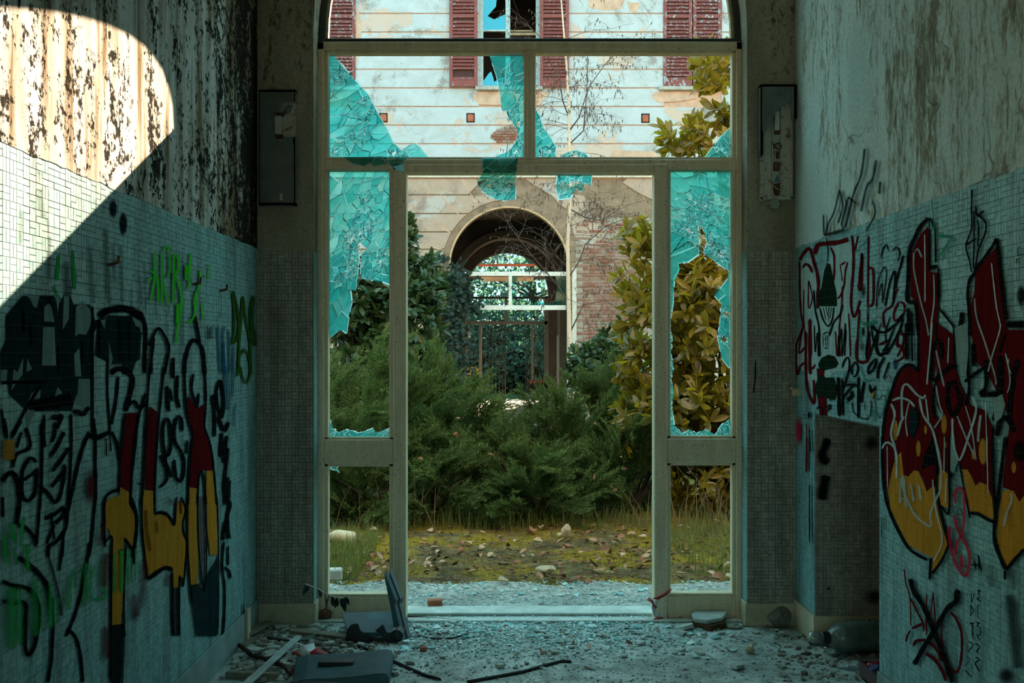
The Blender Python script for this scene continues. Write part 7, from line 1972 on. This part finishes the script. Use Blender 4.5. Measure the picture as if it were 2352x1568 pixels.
# ---- countable scraps: glass pieces, chips, leaves
def flat_shape(rg, n, r, th, mat, name, bend=0.0):
    a0 = rg.uniform(0, 6.28); pts = []
    for k in range(n):
        a = a0+k*2*math.pi/n+rg.uniform(-0.25, 0.25); q = r*rg.uniform(0.55, 1.1)
        pts.append((math.cos(a)*q, math.sin(a)*q*0.8))
    mb = MB(); mb.prism(pts, 0, th, fn=lambda x, h, y: (x, y, th-h + bend*(x*x-y*y)/r))
    return mb.mesh(name, mat)
rgs = random.Random(12)
n = N('glinting floor glass'); n.color((0.42, 0.72, 0.72)).set(rough=0.08, spec=0.9); M['floor_glass'] = n.m
n.color(n.mix(n.orand(), (0.20, 0.52, 0.54), (0.62, 0.86, 0.85)))
def strew(name, meshes, k, region, label, cat, group, smin, smax, zb=0.004, tilt=0.25):
    for i in range(k):
        px_, py_ = region(rgs)
        o = link(name, rgs.choice(meshes)); q = G(px_, py_)
        s_ = rgs.uniform(smin, smax); o.location = (q.x, q.y, zb); o.scale = (s_, s_, s_)
        o.rotation_euler = (rgs.uniform(-tilt, tilt), rgs.uniform(-tilt, tilt), rgs.uniform(0, 6.28))
        tag(o, label, cat, group)
def inner(rg):
    while True:
        py_ = 1424 + abs(rg.gauss(0, 55)); px_ = rg.uniform(620, 1860)
        q = G(px_, py_)
        if py_ < 1560 and XL+0.05 < q.x < XR-0.05: return px_, py_
def door_zone(rg):
    return rg.choice((rg.uniform(940, 1495), rg.gauss(1500, 120), rg.gauss(1000, 120))), 1425+abs(rg.gauss(0, 40))
def left_heap(rg): 
    while True:
        px_, py_ = rg.gauss(660, 90), rg.gauss(1505, 35)
        if 1440 < py_ < 1565:
            q = G(px_, py_)
            if q.x > XL+0.05: return px_, py_
gm = [flat_shape(rgs, rgs.randint(4, 6), 1.0, 0.12, M['floor_glass'], 'glass_shard') for _ in range(6)]
strew('glass_shard', gm, 130, door_zone, 'loose turquoise glass shard lying on the floor just inside the doorway', 'shard', 'glass shards inside the doorway', 0.010, 0.034)
strew('glass_shard', gm, 50, lambda r: (r.uniform(940, 1670), r.uniform(1335, 1372)), 'loose turquoise glass shard lying on the doorstep slab outside', 'shard', 'glass shards on the doorstep', 0.010, 0.035, 0.002)
cm = [flat_shape(rgs, rgs.randint(4, 7), 1.0, 0.3, M['paper'], 'plaster_chip') for _ in range(5)]
strew('plaster_chip', cm, 70, inner, 'pale plaster chip scattered over the hall floor', 'chip', 'plaster chips on the hall floor', 0.010, 0.030)
strew('plaster_chip', cm, 16, inner, 'broad pale plaster flake lying on the hall floor', 'flake', 'broad plaster flakes on the hall floor', 0.03, 0.06)
strew('plaster_chip', cm, 26, left_heap, 'pale plaster chip lying in the rubble heap at the left', 'chip', 'plaster chips in the left rubble', 0.02, 0.055)
wm = []
for _ in range(5):
    L_ = rgs.uniform(1.0, 1.6); mb = MB(); mb.box(-L_, L_, -0.22, 0.22, 0, 0.16); wm.append(mb.mesh('wood_splinter', M['wood'], bevel=0.04))
strew('wood_splinter', wm, 40, left_heap, 'dark wood splinter lying in the rubble heap at the left', 'splinter', 'wood splinters in the left rubble', 0.02, 0.06, 0.006)
strew('wood_splinter', wm, 30, inner, 'dark wood splinter scattered over the hall floor', 'splinter', 'wood splinters on the hall floor', 0.010, 0.03, 0.003)
lm = []
for c_ in ((0.30, 0.13, 0.075), (0.40, 0.24, 0.15), (0.17, 0.08, 0.05), (0.50, 0.36, 0.25)):
    lmat = simple('fallen leaf', c_, 0.85, 0, 0.4, 30)
    for _ in range(2):
        v_, t_ = leaf_template(rgs.uniform(0.45, 0.75), rgs.uniform(0.1, 0.3), rgs.uniform(-0.8, 0.9))
        mb = MB(); mb.add([tuple(x) for x in v_], [tuple(x) for x in t_]); lm.append(mb.mesh('fallen_leaf', lmat, smooth=True))
def litter(rg):
    while True:
        py_ = rg.uniform(1205, 1338); px_ = rg.uniform(757, 1676)
        return px_, py_
strew('fallen_leaf', lm, 290, litter, 'dry brown leaf lying on the moss outside the doorway', 'leaf', 'fallen leaves on the garden ground', 0.04, 0.095, 0.012, 0.5)
strew('fallen_leaf', lm, 40, inner, 'dry brown leaf blown onto the hall floor', 'leaf', 'fallen leaves in the hall', 0.025, 0.05, 0.006, 0.4)
for k in range(24):   # leaves caught in the junipers
    px_, py_, Yk = rgs.uniform(940, 1440), rgs.uniform(960, 1150), rgs.uniform(8.15, 8.5)
    o = link("fallen_leaf", lm[rgs.choice((0, 1, 4))]); o.location = P(px_, py_, Yk); s_ = rgs.uniform(0.035, 0.055); o.scale = (s_, s_, s_); o.rotation_euler = (rgs.uniform(0, 6), rgs.uniform(0, 6), rgs.uniform(0, 6))
    tag(o, 'rusty brown leaf caught in the juniper sprays', 'leaf', 'leaves caught in the junipers')
lump('paper_scrap', G(1300, 1233), 0.045, 50, M['skirting'], 'curled tan leaf standing upright on the moss', 'scrap', 1.3)
lump('paper_scrap', G(1255, 1316), 0.075, 51, simple('stained paper', (0.50, 0.42, 0.28), 0.8), 'crumpled stained paper on the moss in the doorway', 'paper', 0.5)
# ---- crumbs nobody could count
def crumbs(name, k, region, r0, r1, th, mat, label, cat, zb=0.001):
    rg = np.random.default_rng(len(name)+k); pr = random.Random(k)
    p = np.array([list(G(*region(pr))) for _ in range(k)]); p[:, 2] = zb
    tv = np.array([(1, 0, 0), (-0.3, 0.8, 0), (-0.8, -0.5, 0), (0.3, -0.8, 0), (0.8, 0.1, 1), (-0.2, 0.6, 1), (-0.6, -0.4, 1), (0.2, -0.6, 1)], float)
    tt = np.array([(4, 5, 6), (4, 6, 7), (0, 1, 5), (0, 5, 4), (1, 2, 6), (1, 6, 5), (2, 3, 7), (2, 7, 6), (3, 0, 4), (3, 4, 7)])
    th_ = rg.random(k)*6.283; s_ = rg.uniform(r0, r1, k); c, s = np.cos(th_), np.sin(th_)
    R = np.zeros((k, 3, 3)); a2 = rg.uniform(0.5, 1.3, k)
    R[:, 0, 0] = c*s_; R[:, 0, 1] = -s*s_*a2; R[:, 1, 0] = s*s_; R[:, 1, 1] = c*s_*a2; R[:, 2, 2] = s_*th*rg.uniform(0.4, 1.5, k)
    R[:, 2, 0] = rg.normal(0, 0.15, k)*s_; R[:, 2, 1] = rg.normal(0, 0.15, k)*s_
    V, T = scatter(tv, tt, R, p)
    bigmesh(name, V, T, mat, kind='stuff', label=label, cat=cat)
n = N('crumbled glass'); n.color(n.mix(n.island(), (0.16, 0.40, 0.42), (0.80, 0.95, 0.94))).set(rough=0.12, spec=0.8); M['crumb_glass'] = n.m
n = N('mixed rubble'); n.color(n.ramp(n.island(), [(0.0, (0.07, 0.06, 0.045)), (0.4, (0.20, 0.18, 0.14)), (0.7, (0.34, 0.34, 0.30)), (1.0, (0.56, 0.60, 0.57))])).set(rough=0.9); M['rubble'] = n.m
def wide(rg):
    while True:
        py_ = 1424 + rg.random()**1.3*144; px_ = rg.uniform(480, 2020); q = G(px_, py_)
        if XL+0.03 < q.x < XR-0.03: return px_, py_
crumbs('glass_crumbs', 3200, lambda r: (r.gauss(1230, 200), 1424+abs(r.gauss(0, 45))), 0.002, 0.012, 0.5, M['crumb_glass'], 'glittering crumbs of safety glass over the middle of the hall floor', 'glass')
crumbs('doorstep_glass', 2600, lambda r: (r.uniform(757, 1676), r.uniform(1334, 1420)), 0.003, 0.010, 0.5, M['crumb_glass'], 'glittering crumbs of safety glass over the doorstep', 'glass')
crumbs('floor_rubble', 2200, wide, 0.002, 0.008, 0.3, M['rubble'], 'fine grey brown rubble spread over the hall floor', 'rubble')
crumbs('heap_rubble', 1500, left_heap, 0.008, 0.035, 0.35, M['rubble'], 'coarse rubble heaped along the left wall', 'rubble')
crumbs('garden_litter', 1500, litter, 0.006, 0.022, 0.25, M['brown'], 'broken leaf litter over the garden moss', 'litter', 0.008)
crumbs('niche_rubble', 320, lambda r: (r.uniform(1780, 2018), r.uniform(1455, 1565)), 0.005, 0.022, 0.4, M['rubble'], 'loose rubble along the right wall and niche', 'rubble')
